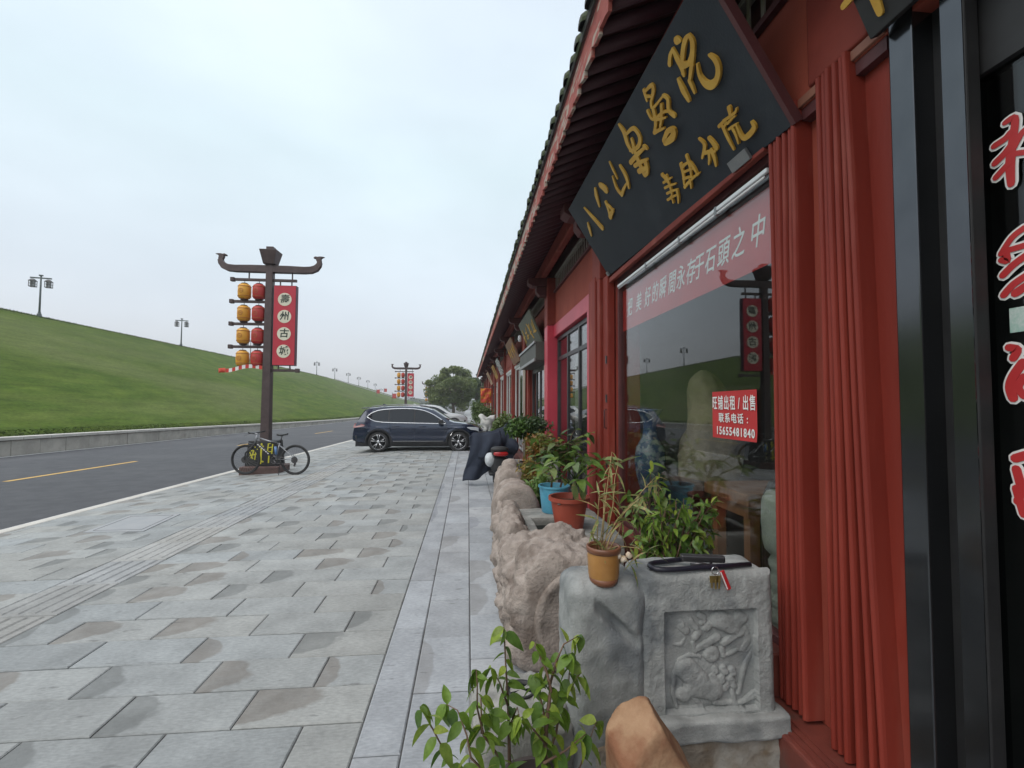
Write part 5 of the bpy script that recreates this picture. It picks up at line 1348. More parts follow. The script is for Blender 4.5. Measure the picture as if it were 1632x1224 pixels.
# blue glazed pot behind
bl_ = thing('potted_tree', 'young green tree in a bright blue glazed pot behind the red pot', 'plant', (1.0, 5.26, .505))
pot(bl_, (.985, 5.27, .506), .172, .140, .30, M_bluepot, lip=.010)
rs = random.Random(33); Lbt = leaf_mesh('leaf', M_leafmid, 1, .5, .35, .12, 5); Lbd = leaf_mesh('leaf', M_leafdark, 1, .5, .3, .12, 5)
for s_ in range(2):
    b0 = Vector((.95 + .10 * s_, 5.27, .75)); tp = b0 + Vector((.02 + .10 * s_, .05, .52)); mb = MB(); mb.tube([b0, b0.lerp(tp, .5) + Vector((.015, 0, 0)), tp], [.013, .010, .006], 7); part('trunk', mb, M_stem, bl_, smooth=True)
    for i in range(24):
        q0 = b0.lerp(tp, rs.uniform(.40, 1)); q1 = q0 + Vector((rs.uniform(-.24, .36), rs.uniform(-.22, .22), rs.uniform(-.05, .20)))
        mb = MB(); mb.tube([q0, q0.lerp(q1, .5) + Vector((0, 0, .03)), q1], [.005, .004, .002], 5); part('twig', mb, M_stem, bl_, smooth=True)
        for k, (p, d) in enumerate(along([q0.lerp(q1, .25), q1], .07)):
            place_leaf(rs.choice((Lbt, Lbt, Lbd)), bl_, p, Vector((rs.uniform(-1, 1), rs.uniform(-1, 1), rs.uniform(-.5, .3))), rs.uniform(.08, .15), rs.uniform(-.5, .5))

# foliage masses for the plants further back
def foliage(name, center, half, n, size, m, root, seed, shape=1.0):
    rg = np.random.default_rng(seed); P = []; Fs = []
    cl = [(rg.normal(0, .55, 3)) for _ in range(14)]
    for i in range(n):
        c_ = cl[rg.integers(len(cl))] * .75 + rg.normal(0, .28, 3)
        if np.linalg.norm(c_) > 1.25: continue
        p = Vector((center[0] + c_[0] * half[0], center[1] + c_[1] * half[1], center[2] + c_[2] * half[2]))
        d = Vector(rg.normal(0, 1, 3)); d.z -= .3; d.normalize(); s_ = d.orthogonal().normalized() * size * rg.uniform(.25, .4) * shape; l = size * rg.uniform(.7, 1.3)
        o_ = len(P); P += [p, p + d * l * .5 + s_, p + d * l + Vector((0, 0, -l * .15)), p + d * l * .5 - s_]; Fs += [(o_, o_ + 1, o_ + 2, o_ + 3)]
    mb = MB(); mb.add(P, Fs); return part(name, mb, m, root, kind='stuff')
mp_ = thing('potted_maple', 'small maple with orange tinged leaves in a dark pot behind the blue pot', 'plant', (1.05, 6.5, 0))
pot(mp_, (1.12, 6.55, 0), .19, .15, .42, M_darkpot)
for tx, ty, tz in ((.95, 6.5, 1.1), (1.15, 6.5, 1.28), (.88, 6.4, .9), (1.3, 6.55, 1.15)):
    mb = MB(); mb.tube([(1.12, 6.55, .34), (1.08, 6.53, .7), (tx, ty, tz)], [.014, .010, .004], 6); part('branch', mb, M_bark, mp_, smooth=True)
foliage('foliage', (1.02, 6.45, 1.16), (.26, .22, .16), 900, .065, M_maple, mp_, 4, .8)
foliage('foliage', (.92, 6.4, .84), (.20, .2, .20), 500, .065, M_maple, mp_, 5, .8)
fn_ = thing('potted_fern', 'feathery green fern at the foot of the wall behind the blue pot', 'plant', (.95, 5.95, 0))
pot(fn_, (.98, 5.95, 0), .16, .12, .32, M_darkpot); foliage('foliage', (.93, 5.92, .58), (.20, .16, .24), 700, .09, M_leafmid, fn_, 6, .5)
dk = thing('potted_tree', 'dark leaved little tree in a dark pot beside the covered scooter', 'plant', (1.18, 8.6, 0))
pot(dk, (1.15, 8.5, .35), .20, .15, .32, M_darkpot); mb = worn_box(.95, 1.35, 8.3, 8.7, -.01, .35, .03, .01, 12); part('stone_stand', mb, M_palestone, dk, smooth=True)
mb = MB(); mb.tube([(1.15, 8.5, .6), (1.17, 8.5, .9), (1.14, 8.52, 1.15), (1.2, 8.5, 1.4)], [.035, .03, .022, .01], 8); part('trunk', mb, M_bark, dk, smooth=True)
for tx, tz in ((.85, 1.3), (1.5, 1.45), (1.0, 1.5), (1.35, 1.55)):
    mb = MB(); mb.tube([(1.16, 8.5, 1.05), ((tx + 1.16) / 2, 8.5, 1.22), (tx, 8.48, tz)], [.016, .010, .004], 6); part('branch', mb, M_bark, dk, smooth=True)
foliage('foliage', (1.14, 8.5, 1.36), (.42, .3, .20), 1700, .075, M_leafdark, dk, 7); foliage('foliage', (.98, 8.45, 1.30), (.26, .2, .16), 700, .075, M_leafmid, dk, 8)
# pale stones beside it
for i, (x, y, s_, lab) in enumerate(((1.42, 8.0, .26, 'pale squared stone standing against the wall by the dark leaved tree'), (.98, 8.95, .20, 'small white stone behind the dark leaved tree pot'))):
    t_ = thing('pale_stone', lab, 'stone', (x, y, 0)); part('stone', worn_box(x - s_ * .5, x + s_ * .5, y - s_ * .4, y + s_ * .4, -.01, .75 - .1 * i, .03, .02, 16, i), M_palestone, t_, smooth=True)

# bicycle lock with keys lying on the carved block
lk = thing('bicycle_lock', 'black U shaped bicycle lock lying on top of the carved block', 'lock', (1.15, 2.25, .93))
zt = .940
arc = [Vector((.94 + .0, 2.27, zt))]
pth = [Vector((1.40, 2.215, zt)), Vector((1.2, 2.195, zt)), Vector((.98, 2.175, zt))] + [Vector((.945 - .055 * math.sin(a), 2.225 - .05 * math.cos(a), zt)) for a in (.3, .8, 1.3, 1.8, 2.3, 2.8)] + [Vector((.98, 2.285, zt)), Vector((1.15, 2.30, zt + .01))]
mb = MB(); mb.tube(pth, .0125, 10); part('shackle', mb, M_lockrubber, lk, smooth=True)
mb = MB(); c_ = Vector((1.18, 2.27, zt + .018)); mb.obox(c_, Vector((.105, -.02, 0)), Vector((.004, .020, 0)), Vector((0, 0, .017))); part('lock_body', mb, M_metal_dark, lk, bevel=.008)
mb = MB(); mb.tube([(1.10, 2.235, zt), (1.14, 2.215, zt + .01), (1.19, 2.215, zt), (1.21, 2.24, zt)], .008, 8); part('bracket', mb, M_metal_dark, lk, smooth=True)
ky = thing('key_bunch', 'bunch of keys with a red tag hanging over the front of the carved block', 'keys', (1.2, 2.17, .93))
mb = MB(); mb.tube([(1.185 + .018 * math.cos(a), 2.158, zt - .005 + .018 * math.sin(a)) for a in [2 * PI * i / 14 for i in range(14)]], .0018, 6, closed=True); part('ring', mb, M_chrome, ky, smooth=True)
for x, l, m_, tl_ in ((1.165, .045, M_brass, -.1), (1.18, .05, M_brass, .0), (1.19, .048, M_brass, .15)):
    mb = MB(); mb.obox((x + tl_ * .03, 2.146, zt - .040), (.011, 0, 0), (0, .0015, 0), (tl_ * .012, 0, .016)); mb.obox((x + tl_ * .05, 2.144, zt - .040 - l * .5), (.0045, 0, 0), (0, .001, 0), (tl_ * .01, 0, l * .42)); part('key', mb, m_, ky, bevel=.001)
mb = MB(); mb.obox((1.228, 2.143, zt - .045), (.011, 0, .004), (0, .003, 0), (.018, 0, -.045)); part('tag', mb, M_redtag, ky, bevel=.003)
mb = MB(); mb.obox((1.219, 2.139, zt - .046), (.0022, 0, .001), (0, .001, 0), (.016, 0, -.040)); part('tag_stripe', mb, M_letterwhite, ky)
# ------------------------------------------------------------------ lantern posts
def make_post(label):
    R = thing('lantern_post', label, 'street lamp', (0, 0, 0), 0, 'lantern posts along the kerb')
    P = lambda n, mb, m, par=R, **k: part(n, mb, m, par, world=False, **k)
    mb = MB(); mb.hexa([(-.50, -.40, -.12), (.50, -.40, -.12), (.50, .40, -.12), (-.50, .40, -.12), (-.50, -.40, .20), (.50, -.40, .20), (.50, .40, .20), (-.50, .40, .20)]); P('base_plinth', mb, mat('plinth_stone_%d' % len(bpy.data.materials), (.085, .05, .045), (.13, .08, .07), 6, .8), bevel=.03)
    mb = MB(); mb.hexa([(-.40, -.30, .20), (.40, -.30, .20), (.40, .30, .20), (-.40, .30, .20), (-.34, -.25, .86), (.34, -.25, .86), (.34, .25, .86), (-.34, .25, .86)]); bx_ = P('base_box', mb, M_black, bevel=.015)
    # yellow lettering on the box, too blurred to read: four upright marks as in the photo
    marks = [([(-.27, .48), (-.12, .52)], .03), ([(-.25, .60), (-.10, .64)], .028), ([(-.24, .42), (-.16, .70)], .03), ([(-.15, .38), (-.13, .62)], .028), ([(-.28, .56), (-.20, .40)], .024),
             ([(.0, .28), (.0, .78)], .045), ([(-.05, .34), (.06, .32)], .04), ([(-.05, .70), (.05, .72)], .03), ([(.16, .56), (.17, .78)], .028), ([(.27, .52), (.28, .80)], .028), ([(.16, .68), (.28, .70)], .024), ([(.17, .58), (.28, .58)], .024), ([(.2, .30), (.2, .46)], .035), ([(.17, .78), (.26, .80)], .022)]
    mb = MB(); sl_ = .05 / .66
    for i, (pp, w_) in enumerate(marks): mb.stroke(pp, w_, lambda a, b, t: (a, -.30 + (b - .20) * sl_ - t, b), .001, .004 + i * .0004)
    P('lettering', mb, M_yellowtext, bx_)
    mb = MB(); mb.hexa([(-.115, -.115, .80), (.115, -.115, .80), (.115, .115, .80), (-.115, .115, .80), (-.088, -.088, 5.62), (.088, -.088, 5.62), (.088, .088, 5.62), (-.088, .088, 5.62)]); P('pole', mb, M_post, bevel=.012)
    mb = MB(); mb.hexa([(-.145, -.145, 5.62), (.145, -.145, 5.62), (.145, .145, 5.62), (-.145, .145, 5.62), (-.225, -.225, 6.00), (.225, -.225, 6.00), (.225, .225, 6.00), (-.225, .225, 6.00)]); P('finial', mb, M_post, bevel=.012)
    mb = MB(); mb.box(-.095, .095, -.095, .095, 6.0, 6.11); P('finial_cap', mb, M_post, bevel=.01)
    # cross beam with beast heads curling up at both ends
    for sg in (-1, 1):
        mb = MB(); cl = [(0, 5.50), (.5, 5.50), (.9, 5.495), (1.08, 5.51), (1.20, 5.56), (1.275, 5.65), (1.30, 5.74)]; hw = [.095, .095, .09, .09, .085, .07, .06]
        rows = []
        for i, (x, z) in enumerate(cl):
            a = Vector(cl[min(i + 1, 6)]) - Vector(cl[max(i - 1, 0)]); a.normalize(); n_ = Vector((-a.y, a.x)) * hw[i]
            d = .085 * (1 - .35 * i / 6)
            rows.append([(sg * (x + n_.x), -d, z + n_.y), (sg * (x + n_.x), d, z + n_.y), (sg * (x - n_.x), d, z - n_.y), (sg * (x - n_.x), -d, z - n_.y)])
        mb.grid(rows, closed_u=True); mb.f.append((len(mb.v) - 4, len(mb.v) - 3, len(mb.v) - 2, len(mb.v) - 1))
        bm_ = P('cross_beam', mb, M_post, bevel=.008)
        hd = [(1.235, 5.72), (1.20, 5.80), (1.20, 5.84), (1.145, 5.83), (1.135, 5.87), (1.19, 5.895), (1.24, 5.885), (1.285, 5.895), (1.36, 5.895), (1.43, 5.88), (1.375, 5.865), (1.335, 5.83), (1.35, 5.74)]
        mb = MB(); mb.prism([(sg * a, b) for a, b in hd] if sg > 0 else list(reversed([(sg * a, b) for a, b in hd])), lambda a, b, t: (a, t, b), .045, -.045); P('beast_head', mb, M_post, bm_, bevel=.01)
    def bar(x0, x1, z):
        mb = MB(); mb.box(min(x0, x1), max(x0, x1), -.035, .035, z - .035, z + .035); a = P('arm', mb, M_post, bevel=.006)
        xe = x0 if abs(x0) > abs(x1) else x1; s_ = math.copysign(1, xe)
        mb = MB(); mb.box(min(xe, xe + s_ * .10), max(xe, xe + s_ * .10), -.055, .055, z - .055, z + .055); P('arm_end', mb, M_post, a, bevel=.01)
    bar(-.92, .70, 5.20)
    for z in (4.60, 3.99, 3.37): bar(-.93, -.09, z)
    bar(.10, .72, 2.74)
    for x, z0, z1 in ((-.55, 5.23, 5.43), (.58, 5.23, 5.43), (.27, 5.05, 5.17), (.57, 5.05, 5.17), (.27, 2.77, 2.87), (.57, 2.77, 2.87)):
        mb = MB(); mb.box(x - .014, x + .014, -.014, .014, z0, z1); P('hanger', mb, M_post)
    # lanterns
    for z in (4.87, 4.27, 3.66, 3.05):
        for x, m_ in ((-.66, M_lantern_y), (-.28, M_lantern_r)):
            mb = MB(); mb.lathe([(.095, -.205), (.135, -.185), (.160, -.14), (.166, 0), (.160, .14), (.135, .185), (.095, .205)], 20, (x, 0, z)); l_ = P('lantern', mb, m_, smooth=True)
            for zz in (-.13, .13):
                mb = MB(); mb.tube([(x + .163 * math.cos(2 * PI * k / 20), .163 * math.sin(2 * PI * k / 20), z + zz) for k in range(20)], .007, 5, closed=True); P('lantern_band', mb, M_lantern_trim, l_, smooth=True)
            mb = MB(); mb.lathe([(.09, .20), (.095, .215), (.07, .235)], 16, (x, 0, z)); mb.lathe([(.07, -.245), (.10, -.225), (.09, -.2)], 16, (x, 0, z)); mb.tube([(x, 0, z + .23), (x, 0, z + .30)], .008, 5); P('lantern_cap', mb, M_post, l_)
            mb = MB(); mb.tube([(x - .02 + .055 * math.cos(2 * PI * k / 16), -.168 + .012 * math.sin(k) * 0, z + .055 * math.sin(2 * PI * k / 16)) for k in range(16)], .006, 5, closed=True); mb.tube([(x - .05, -.170, z), (x + .01, -.170, z)], .006, 5); P('lantern_emblem', mb, M_lantern_trim, l_)
    # light box with four round discs
    mb = MB(); mb.box(.135, .72, -.085, .085, 2.87, 5.05); lb = P('light_box', mb, mat('box_side_%d' % len(bpy.data.materials), (.085, .028, .045), None, rough=.5), bevel=.006)
    mb = MB(); mb.box(.145, .71, -.0905, -.0855, 2.88, 5.04); mb.box(.145, .71, .0855, .0905, 2.88, 5.04); P('red_face', mb, M_boxred, lb)
    for z, ch in ((4.665, '壽'), (4.20, '州'), (3.73, '古'), (3.255, '城')):
        for s_ in (-1, 1):
            mb = MB(); mb.lathe([(.178, 0), (.178, .004)], 36, (.4275, s_ * .092 - (0 if s_ > 0 else .004) + (0 if s_ > 0 else 0), z), Matrix.Rotation(-PI / 2, 3, 'X')); P('disc', mb, M_cream, lb)
            me = glyph_mesh(ch, .25, bold=.0015 if ch == '壽' else .005, depth=.001, shear=.1); me.materials.append(M_letterblack); o = P('character', me, M_letterblack, lb)
            Rr = Matrix(((1, 0, 0), (0, 0, -1), (0, 1, 0))) if s_ < 0 else Matrix(((-1, 0, 0), (0, 0, 1), (0, 1, 0)))
            o.matrix_local = Matrix.Translation((.4275, s_ * .0985, z)) @ Rr.to_4x4()
    return R
p1 = make_post('nearest lantern post with yellow and red lanterns, a bicycle standing at its foot')
p1.location = (-5.40, 13.1, gz(-5.4, 13.1)); p1.rotation_euler = (0, 0, .0)
bpy.context.view_layer.update()
for (x, y, lab) in ((-5.78, 44.0, 'middle lantern post rising behind the dark blue car'), (-5.9, 74.0, 'farthest lantern post standing before the big round tree')):
    c_ = copy_tree(p1); c_.location = (x, y, gz(x, y)); c_['label'] = lab
# striped tape tied to the nearest post
tp = thing('barrier_tape', 'red and white striped tape with a red flag tied to the nearest lantern post', 'tape', (-5.4, 13.0, 2.7))
cols = [M_tape, M_letterwhite]
tz = lambda s_: 2.66 + .05 * math.sin(s_ * 5) - .04 * s_
for i in range(11):
    mb = MB(); a, b = i * .085, (i + 1) * .085
    rows = [[(-5.5 - s_, 12.98 + .01 * math.sin(s_ * 9), tz(s_) + zz) for zz in (-.05, .05)] for s_ in (a, (a + b) / 2, b)]
    mb.grid(rows); o = part('stripe', mb, cols[i % 2], tp); o.modifiers.new('th', 'SOLIDIFY').thickness = .004
mb = MB(); mb.grid([[(-6.44 - .16 * u, 12.98 + .03 * math.sin(u * 6), 2.60 - .02 * u + zz) for zz in (-.07, -.02, .05)] for u in (0, .25, .5, .75, 1)]); o = part('flag', mb, mat('orange_red_cloth', (.55, .06, .03), None, rough=.6), tp, smooth=True); o.modifiers.new('th', 'SOLIDIFY').thickness = .004

# ------------------------------------------------------------------ lamps along the crest of the bank
def make_bank_lamp(label):
    R = thing('bank_lamp', label, 'street lamp', (0, 0, 0), 0, 'lamps along the crest of the bank')
    P = lambda n, mb, m, par=R, **k: part(n, mb, m, par, world=False, **k)
    mb = MB(); mb.lathe([(.20, -.3), (.20, .25), (.13, .32), (.12, .5)], 10); P('foot', mb, M_lampgrey)
    mb = MB(); mb.tube([(0, 0, .4), (0, 0, 4.05)], [.10, .075], 8); P('pole', mb, M_lampgrey, smooth=True)
    mb = MB(); mb.box(-.92, .92, -.06, .06, 3.76, 3.88); mb.box(-.16, .16, -.1, .1, 4.02, 4.14); P('cross_bar', mb, M_lampgrey)
    for s_ in (-1, 1):
        mb = MB(); x = s_ * .68
        mb.hexa([(x - .30, -.30, 3.48), (x + .30, -.30, 3.48), (x + .30, .30, 3.48), (x - .30, .30, 3.48), (x - .10, -.10, 3.70), (x + .10, -.10, 3.70), (x + .10, .10, 3.70), (x - .10, .10, 3.70)])
        l_ = P('lantern', mb, M_lampcage)
        mb = MB()
        for a in (-.24, 0, .24):
            for b in (-.24, .24): mb.box(x + a - .022, x + a + .022, b - .022, b + .022, 2.92, 3.48)
        for b in (-.24, .24):
            mb.box(x - .26, x + .26, b - .02, b + .02, 2.90, 2.96); mb.box(x - .26, x + .26, b - .02, b + .02, 3.2, 3.24)
        for a in (-.24, .24): mb.box(x + a - .02, x + a + .02, -.26, .26, 2.90, 2.96)
        P('cage', mb, M_lampcage, l_)
        mb = MB(); mb.box(x - .17, x + .17, -.17, .17, 2.96, 3.46); P('glass', mb, mat('lamp_pane_%d' % len(bpy.data.materials), (.30, .31, .32), None, rough=.4), l_)
    return R
lpx = [60, 289, 397, None, 503, 531.8, 552.7, 570, 584.7, 597, 605.6, 613, 619]
ordw = ['first', 'second', 'third', 'fourth', 'fifth', 'sixth', 'seventh', 'eighth', 'ninth', 'tenth', 'eleventh', 'twelfth', 'thirteenth']
bl0 = None
for n, px in enumerate(lpx):
    Y = 49.4 + 24 * n
    x_ = crestX(Y) + .25; z_ = bank(.99, Y)[2]
    lab = ('nearest twin lantern lamp on the crest of the grass bank, at the far left' if n == 0 else '%s twin lantern lamp from the left along the crest of the bank' % ordw[n])
    if bl0 is None: bl0 = make_bank_lamp(lab); c_ = bl0; bpy.context.view_layer.update()
    else: c_ = copy_tree(bl0); c_['label'] = lab
    c_.location = (x_, Y, z_); c_.rotation_euler = (0, 0, .25); c_.scale = (.9, .9, 1)
# small red flags on the far bank
for i, (px, py, Y, lab) in enumerate(((600, 624, 150, 'small red flag on the far bank under the lamps'), (625, 631, 120, 'larger red flag low on the far bank beside the middle lantern post'), (612, 622, 170, 'faint red flag on the far bank between two other flags'))):
    p = atY(px, py, Y); t_ = thing('bank_flag', lab, 'flag', tuple(p), group='red flags on the bank')
    mb = MB(); mb.tube([p + Vector((0, 0, -1.6)), p + Vector((0, 0, .9))], .05, 5); part('pole', mb, M_post, t_)
    mb = MB(); mb.grid([[p + Vector((.06 + 1.0 * u, .1 * math.sin(u * 5), z)) for z in (-.6, 0, .6)] for u in (0, .35, .7, 1)]); o = part('cloth', mb, M_lantern_r, t_); o.modifiers.new('th', 'SOLIDIFY').thickness = .03

# ------------------------------------------------------------------ trees
def tree(label, base, height, trunk_h, crown_c, crown_h, n, leaf, m, seed, group=None, name='tree', sph=26):
    t_ = thing(name, label, 'tree', base, 0, group); b = Vector(base); rg = np.random.default_rng(seed)
    mb = MB(); mb.tube([b + Vector((0, 0, -.3)), b + Vector((.05, 0, trunk_h * .5)), b + Vector((-.05, .1, trunk_h)), b + Vector((.1, 0, height * .7))], [height * .035, height * .03, height * .024, height * .008], 10)
    cc = b + Vector(crown_c)
    cl = []
    for i in range(sph):
        d = rg.normal(0, 1, 3); d /= np.linalg.norm(d); r_ = rg.uniform(.35, 1.08)
        cl.append((np.array(cc) + d * r_ * np.array(crown_h) * .82, rg.uniform(.14, .32)))
        mb.tube([b + Vector((0, 0, trunk_h)), (b + Vector((0, 0, trunk_h))).lerp(Vector(cl[-1][0]), .55) + Vector((0, 0, .2)), Vector(cl[-1][0])], [height * .014, height * .009, height * .003], 5)
    part('trunk', mb, M_bark, t_, smooth=True)
    cen = np.array([c_[0] for c_ in cl]); rad = np.array([c_[1] for c_ in cl])
    k = rg.integers(0, sph, n); d = rg.normal(0, 1, (n, 3)); d /= np.linalg.norm(d, axis=1)[:, None]; rr_ = rg.random(n) ** .45
    pos = cen[k] + d * (rr_ * rad[k])[:, None] * np.array(crown_h)
    nrm = rg.normal(0, 1, (n, 3)) + d * .8; nrm[:, 2] += .6; nrm /= np.linalg.norm(nrm, axis=1)[:, None]
    u = np.cross(nrm, rg.normal(0, 1, (n, 3))); u /= np.linalg.norm(u, axis=1)[:, None]; v = np.cross(nrm, u)
    s_ = (leaf * (.6 + .8 * rg.random(n)))[:, None]
    V4 = np.stack([pos - u * s_, pos + v * s_ * .55, pos + u * s_, pos - v * s_ * .55], 1).reshape(-1, 3) - np.array(b)
    me = bpy.data.meshes.new('crown'); me.from_pydata(V4.tolist(), [], np.arange(n * 4).reshape(-1, 4).tolist()); me.update()
    o = part('crown', me, m, t_)
    return t_
tree('big round leafy tree at the end of the shop row', (-2.2, 70, gz(-2.2, 70)), 7.6, 1.6, (-.2, 0, 4.0), (4.1, 3.4, 3.4), 42000, .15, M_tree, 2, sph=70)
tree('smaller green tree behind the shop row, right of the big round tree', (2.2, 80, 0), 7.5, 1.6, (0, 0, 4.3), (3.4, 3.0, 3.0), 14000, .18, M_tree, 5, sph=50)
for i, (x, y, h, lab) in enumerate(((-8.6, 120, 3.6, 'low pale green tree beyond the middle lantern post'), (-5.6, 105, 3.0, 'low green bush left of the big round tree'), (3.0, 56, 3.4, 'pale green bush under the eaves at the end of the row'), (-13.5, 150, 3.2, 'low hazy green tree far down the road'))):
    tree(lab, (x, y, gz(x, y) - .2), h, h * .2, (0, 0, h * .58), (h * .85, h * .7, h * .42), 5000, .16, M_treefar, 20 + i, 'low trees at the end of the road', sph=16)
# far wood on the horizon
rg = np.random.default_rng(9); n = 16000
xs = rg.uniform(-120, 60, n); ys = rg.uniform(330, 400, n); hz = 2.2 + 3.6 * (.5 + .5 * np.sin(xs * .21) * np.cos(xs * .083 + 1)); zs = -1.4 + rg.random(n) ** .7 * (hz + 1.4)
pos = np.stack([xs, ys, zs], 1); u = rg.normal(0, 1, (n, 3)); u /= np.linalg.norm(u, axis=1)[:, None]; v = np.cross(u, rg.normal(0, 1, (n, 3))); v /= np.linalg.norm(v, axis=1)[:, None]
V4 = np.stack([pos - u * .9, pos + v * .6, pos + u * .9, pos - v * .6], 1).reshape(-1, 3)
me = bpy.data.meshes.new('far_wood'); me.from_pydata(V4.tolist(), [], np.arange(n * 4).reshape(-1, 4).tolist()); me.update()
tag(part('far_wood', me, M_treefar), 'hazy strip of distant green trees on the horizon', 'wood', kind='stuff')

# ------------------------------------------------------------------ cars
def make_car(label, paint, loc, rz, detail=True):
    R = thing('parked_car', label, 'car', loc, rz); P = lambda n, mb, m, par=R, **k: part(n, mb, m, par, world=False, **k)
    TOP = [(0, .70), (.04, .86), (.10, 1.02), (.22, 1.22), (.36, 1.44), (.44, 1.545), (.60, 1.60), (1.0, 1.645), (1.6, 1.672), (2.2, 1.655), (2.6, 1.605), (2.85, 1.535), (3.15, 1.35), (3.45, 1.155), (3.6, 1.10), (4.0, 1.055), (4.35, .985), (4.55, .90), (4.66, .78), (4.72, .62)]
    top = lambda x: interp(x, TOP)
    RW_, FW_, TR = .93, 3.80, .368
    def bot(x):
        z = interp(x, [(0, .48), (.10, .40), (.45, .33), (1.5, .27), (3.2, .27), (4.3, .25), (4.6, .27), (4.72, .40)])
        for c_ in (RW_, FW_):
            d = abs(x - c_)
            if d < .43: z = max(z, .36 + math.sqrt(max(0, .43 ** 2 - d * d)) * .97)
        return z
    def plan(x):
        w_ = .945
        if x < .7: w_ -= .15 * ((.7 - x) / .7) ** 2.2
        if x > 3.7: w_ -= .26 * ((x - 3.7) / 1.02) ** 2.4
        return w_
    belt = lambda x: 1.045 - .020 * (x - 1.0)
    def hw(x, z):
        w_ = plan(x); b = belt(x)
        if z < .55: w_ -= .06 * ((.55 - z) / .3) ** 2
        if .55 <= z: w_ -= .045 * max(0, (z - .62) / .42) ** 2.2 if z < b else .045 + (z - b) * .36
        w_ += .016 * math.exp(-((z - .88) / .03) ** 2) - .014 * math.exp(-((z - .60) / .09) ** 2)
        for c_ in (RW_, FW_):
            d = math.hypot(x - c_, z - .36)
            if d < .56: w_ += .014 * max(0, 1 - abs(d - .48) / .08)
        return max(w_, .05)
    xs = sorted(set([round(v_, 3) for v_ in list(np.linspace(0, 4.72, 120)) + [c_ + s_ * .43 * math.cos(a) for c_ in (RW_, FW_) for s_ in (-1, 1) for a in np.linspace(0, PI / 2, 7)]]))
    nv, nr_ = 22, 7; rows = []
    for x in xs:
        zt_ = top(x) - .035; zb = min(bot(x), zt_ - .02); row = []
        side = [(hw(x, zb + (zt_ - zb) * j / nv), zb + (zt_ - zb) * j / nv) for j in range(nv + 1)]
        we = side[-1][0]
        crown = [(we * math.cos(a) , zt_ + .035 * math.sin(a)) for a in np.linspace(0, PI / 2, nr_ + 1)[1:]]
        half = side + crown
        rows.append([(x, -a, z) for a, z in half] + [(x, a, z) for a, z in reversed(half[:-1])])
    mb = MB(); mb.grid(rows); nn = len(rows[0])
    mb.f.append(tuple(range(nn))); mb.f.append(tuple(reversed([(len(rows) - 1) * nn + i for i in range(nn)])))
    body = P('body', mb, paint, smooth=True); es = body.modifiers.new('es', 'EDGE_SPLIT'); es.split_angle = math.radians(38)
    # underbody and wheel wells
    mb = MB(); mb.box(.10, 4.60, -.80, .80, .20, .60); mb.box(.5, 4.3, -.60, .60, .55, .95); P('underbody', mb, M_clad)
    # side glass with bright surround
    WT = [(.50, 1.27), (.66, 1.40), (.90, 1.495), (1.3, 1.545), (1.8, 1.565), (2.2, 1.548), (2.55, 1.485), (2.85, 1.36), (3.12, 1.20), (3.32, 1.06)]
    wl = lambda x: max(belt(x) + .022, interp(x, [(.50, 1.265), (.62, 1.18), (.80, 1.105), (1.1, 1.068), (1.5, 1.058)]) if x < 1.5 else 0)
    for s_ in (-1, 1):
        segs = [(.50, 1.26), (1.30, 2.17), (2.215, 3.32)]
        for (a, b) in segs:
            rows = []
            for x in np.linspace(a, b, 22):
                zt_ = sinterp(x, WT); zb = min(wl(x), zt_ - .003)
                rows.append([(x, s_ * (hw(x, zb + (zt_ - zb) * j / 6) + .006), zb + (zt_ - zb) * j / 6) for j in range(7)])
            mb = MB(); mb.grid(rows); P('side_window', mb, M_carglass, smooth=True)
        loop = [(x, sinterp(x, WT)) for x in np.linspace(.49, 3.33, 40)] + [(x, wl(x)) for x in np.linspace(3.31, .50, 40)]
        mb = MB(); mb.tube([(x, s_ * (hw(x, z) + .010), z) for x, z in loop], .016, 6, closed=True); P('window_trim', mb, M_chrome, smooth=True)
        for xp in (1.28, 2.19):
            mb = MB(); rows = []
            for j in range(8):
                zz = wl(xp) + (sinterp(xp, WT) - wl(xp)) * j / 7; rows.append([(xp - .022, s_ * (hw(xp, zz) + .008), zz), (xp + .022, s_ * (hw(xp, zz) + .008), zz)])
            mb.grid(rows); P('pillar', mb, M_clad)
        if detail:
            # door seams
            for line in ([(1.28, 1.02), (1.30, .8), (1.36, .6), (1.42, .40)], [(2.20, 1.02), (2.20, .7), (2.22, .36)], [(3.34, 1.02), (3.32, .8), (3.26, .55), (3.26, .36)], [(1.42, .37), (2.2, .34), (3.26, .34)]):
                pts = []
                for (a, b) in zip(line, line[1:]):
                    for k in range(6): t = k / 6; pts.append((a[0] + (b[0] - a[0]) * t, a[1] + (b[1] - a[1]) * t))
                pts.append(line[-1]); mb = MB(); mb.tube([(x, s_ * (hw(x, z) - .002), z) for x, z in pts], .006, 5); P('door_seam', mb, M_clad)
            for xh in (1.42, 2.36):
                mb = MB(); mb.tube([(xh, s_ * (hw(xh, .93) - .01), .93), (xh + .03, s_ * (hw(xh, .93) + .028), .93), (xh + .22, s_ * (hw(xh + .22, .93) + .028), .925), (xh + .25, s_ * (hw(xh, .93) - .01), .925)], .016, 6); P('door_handle', mb, paint, smooth=True)
            mb = MB(); mb.obox((3.16, s_ * 1.04, 1.10), (.085, 0, 0), (0, .10, 0), (0, 0, .068)); mb.box(3.12, 3.20, min(s_ * .86, s_ * .96), max(s_ * .86, s_ * .96), 1.03, 1.08); P('wing_mirror', mb, M_clad, bevel=.03)
            mb = MB(); mb.tube([(3.50, s_ * (hw(3.5, .58) + .006), .56), (3.46, s_ * (hw(3.45, .52) + .006), .52), (3.58, s_ * (hw(3.58, .74) + .006), .73)], .011, 6); P('side_vent_trim', mb, M_chrome, smooth=True)
            rows = []
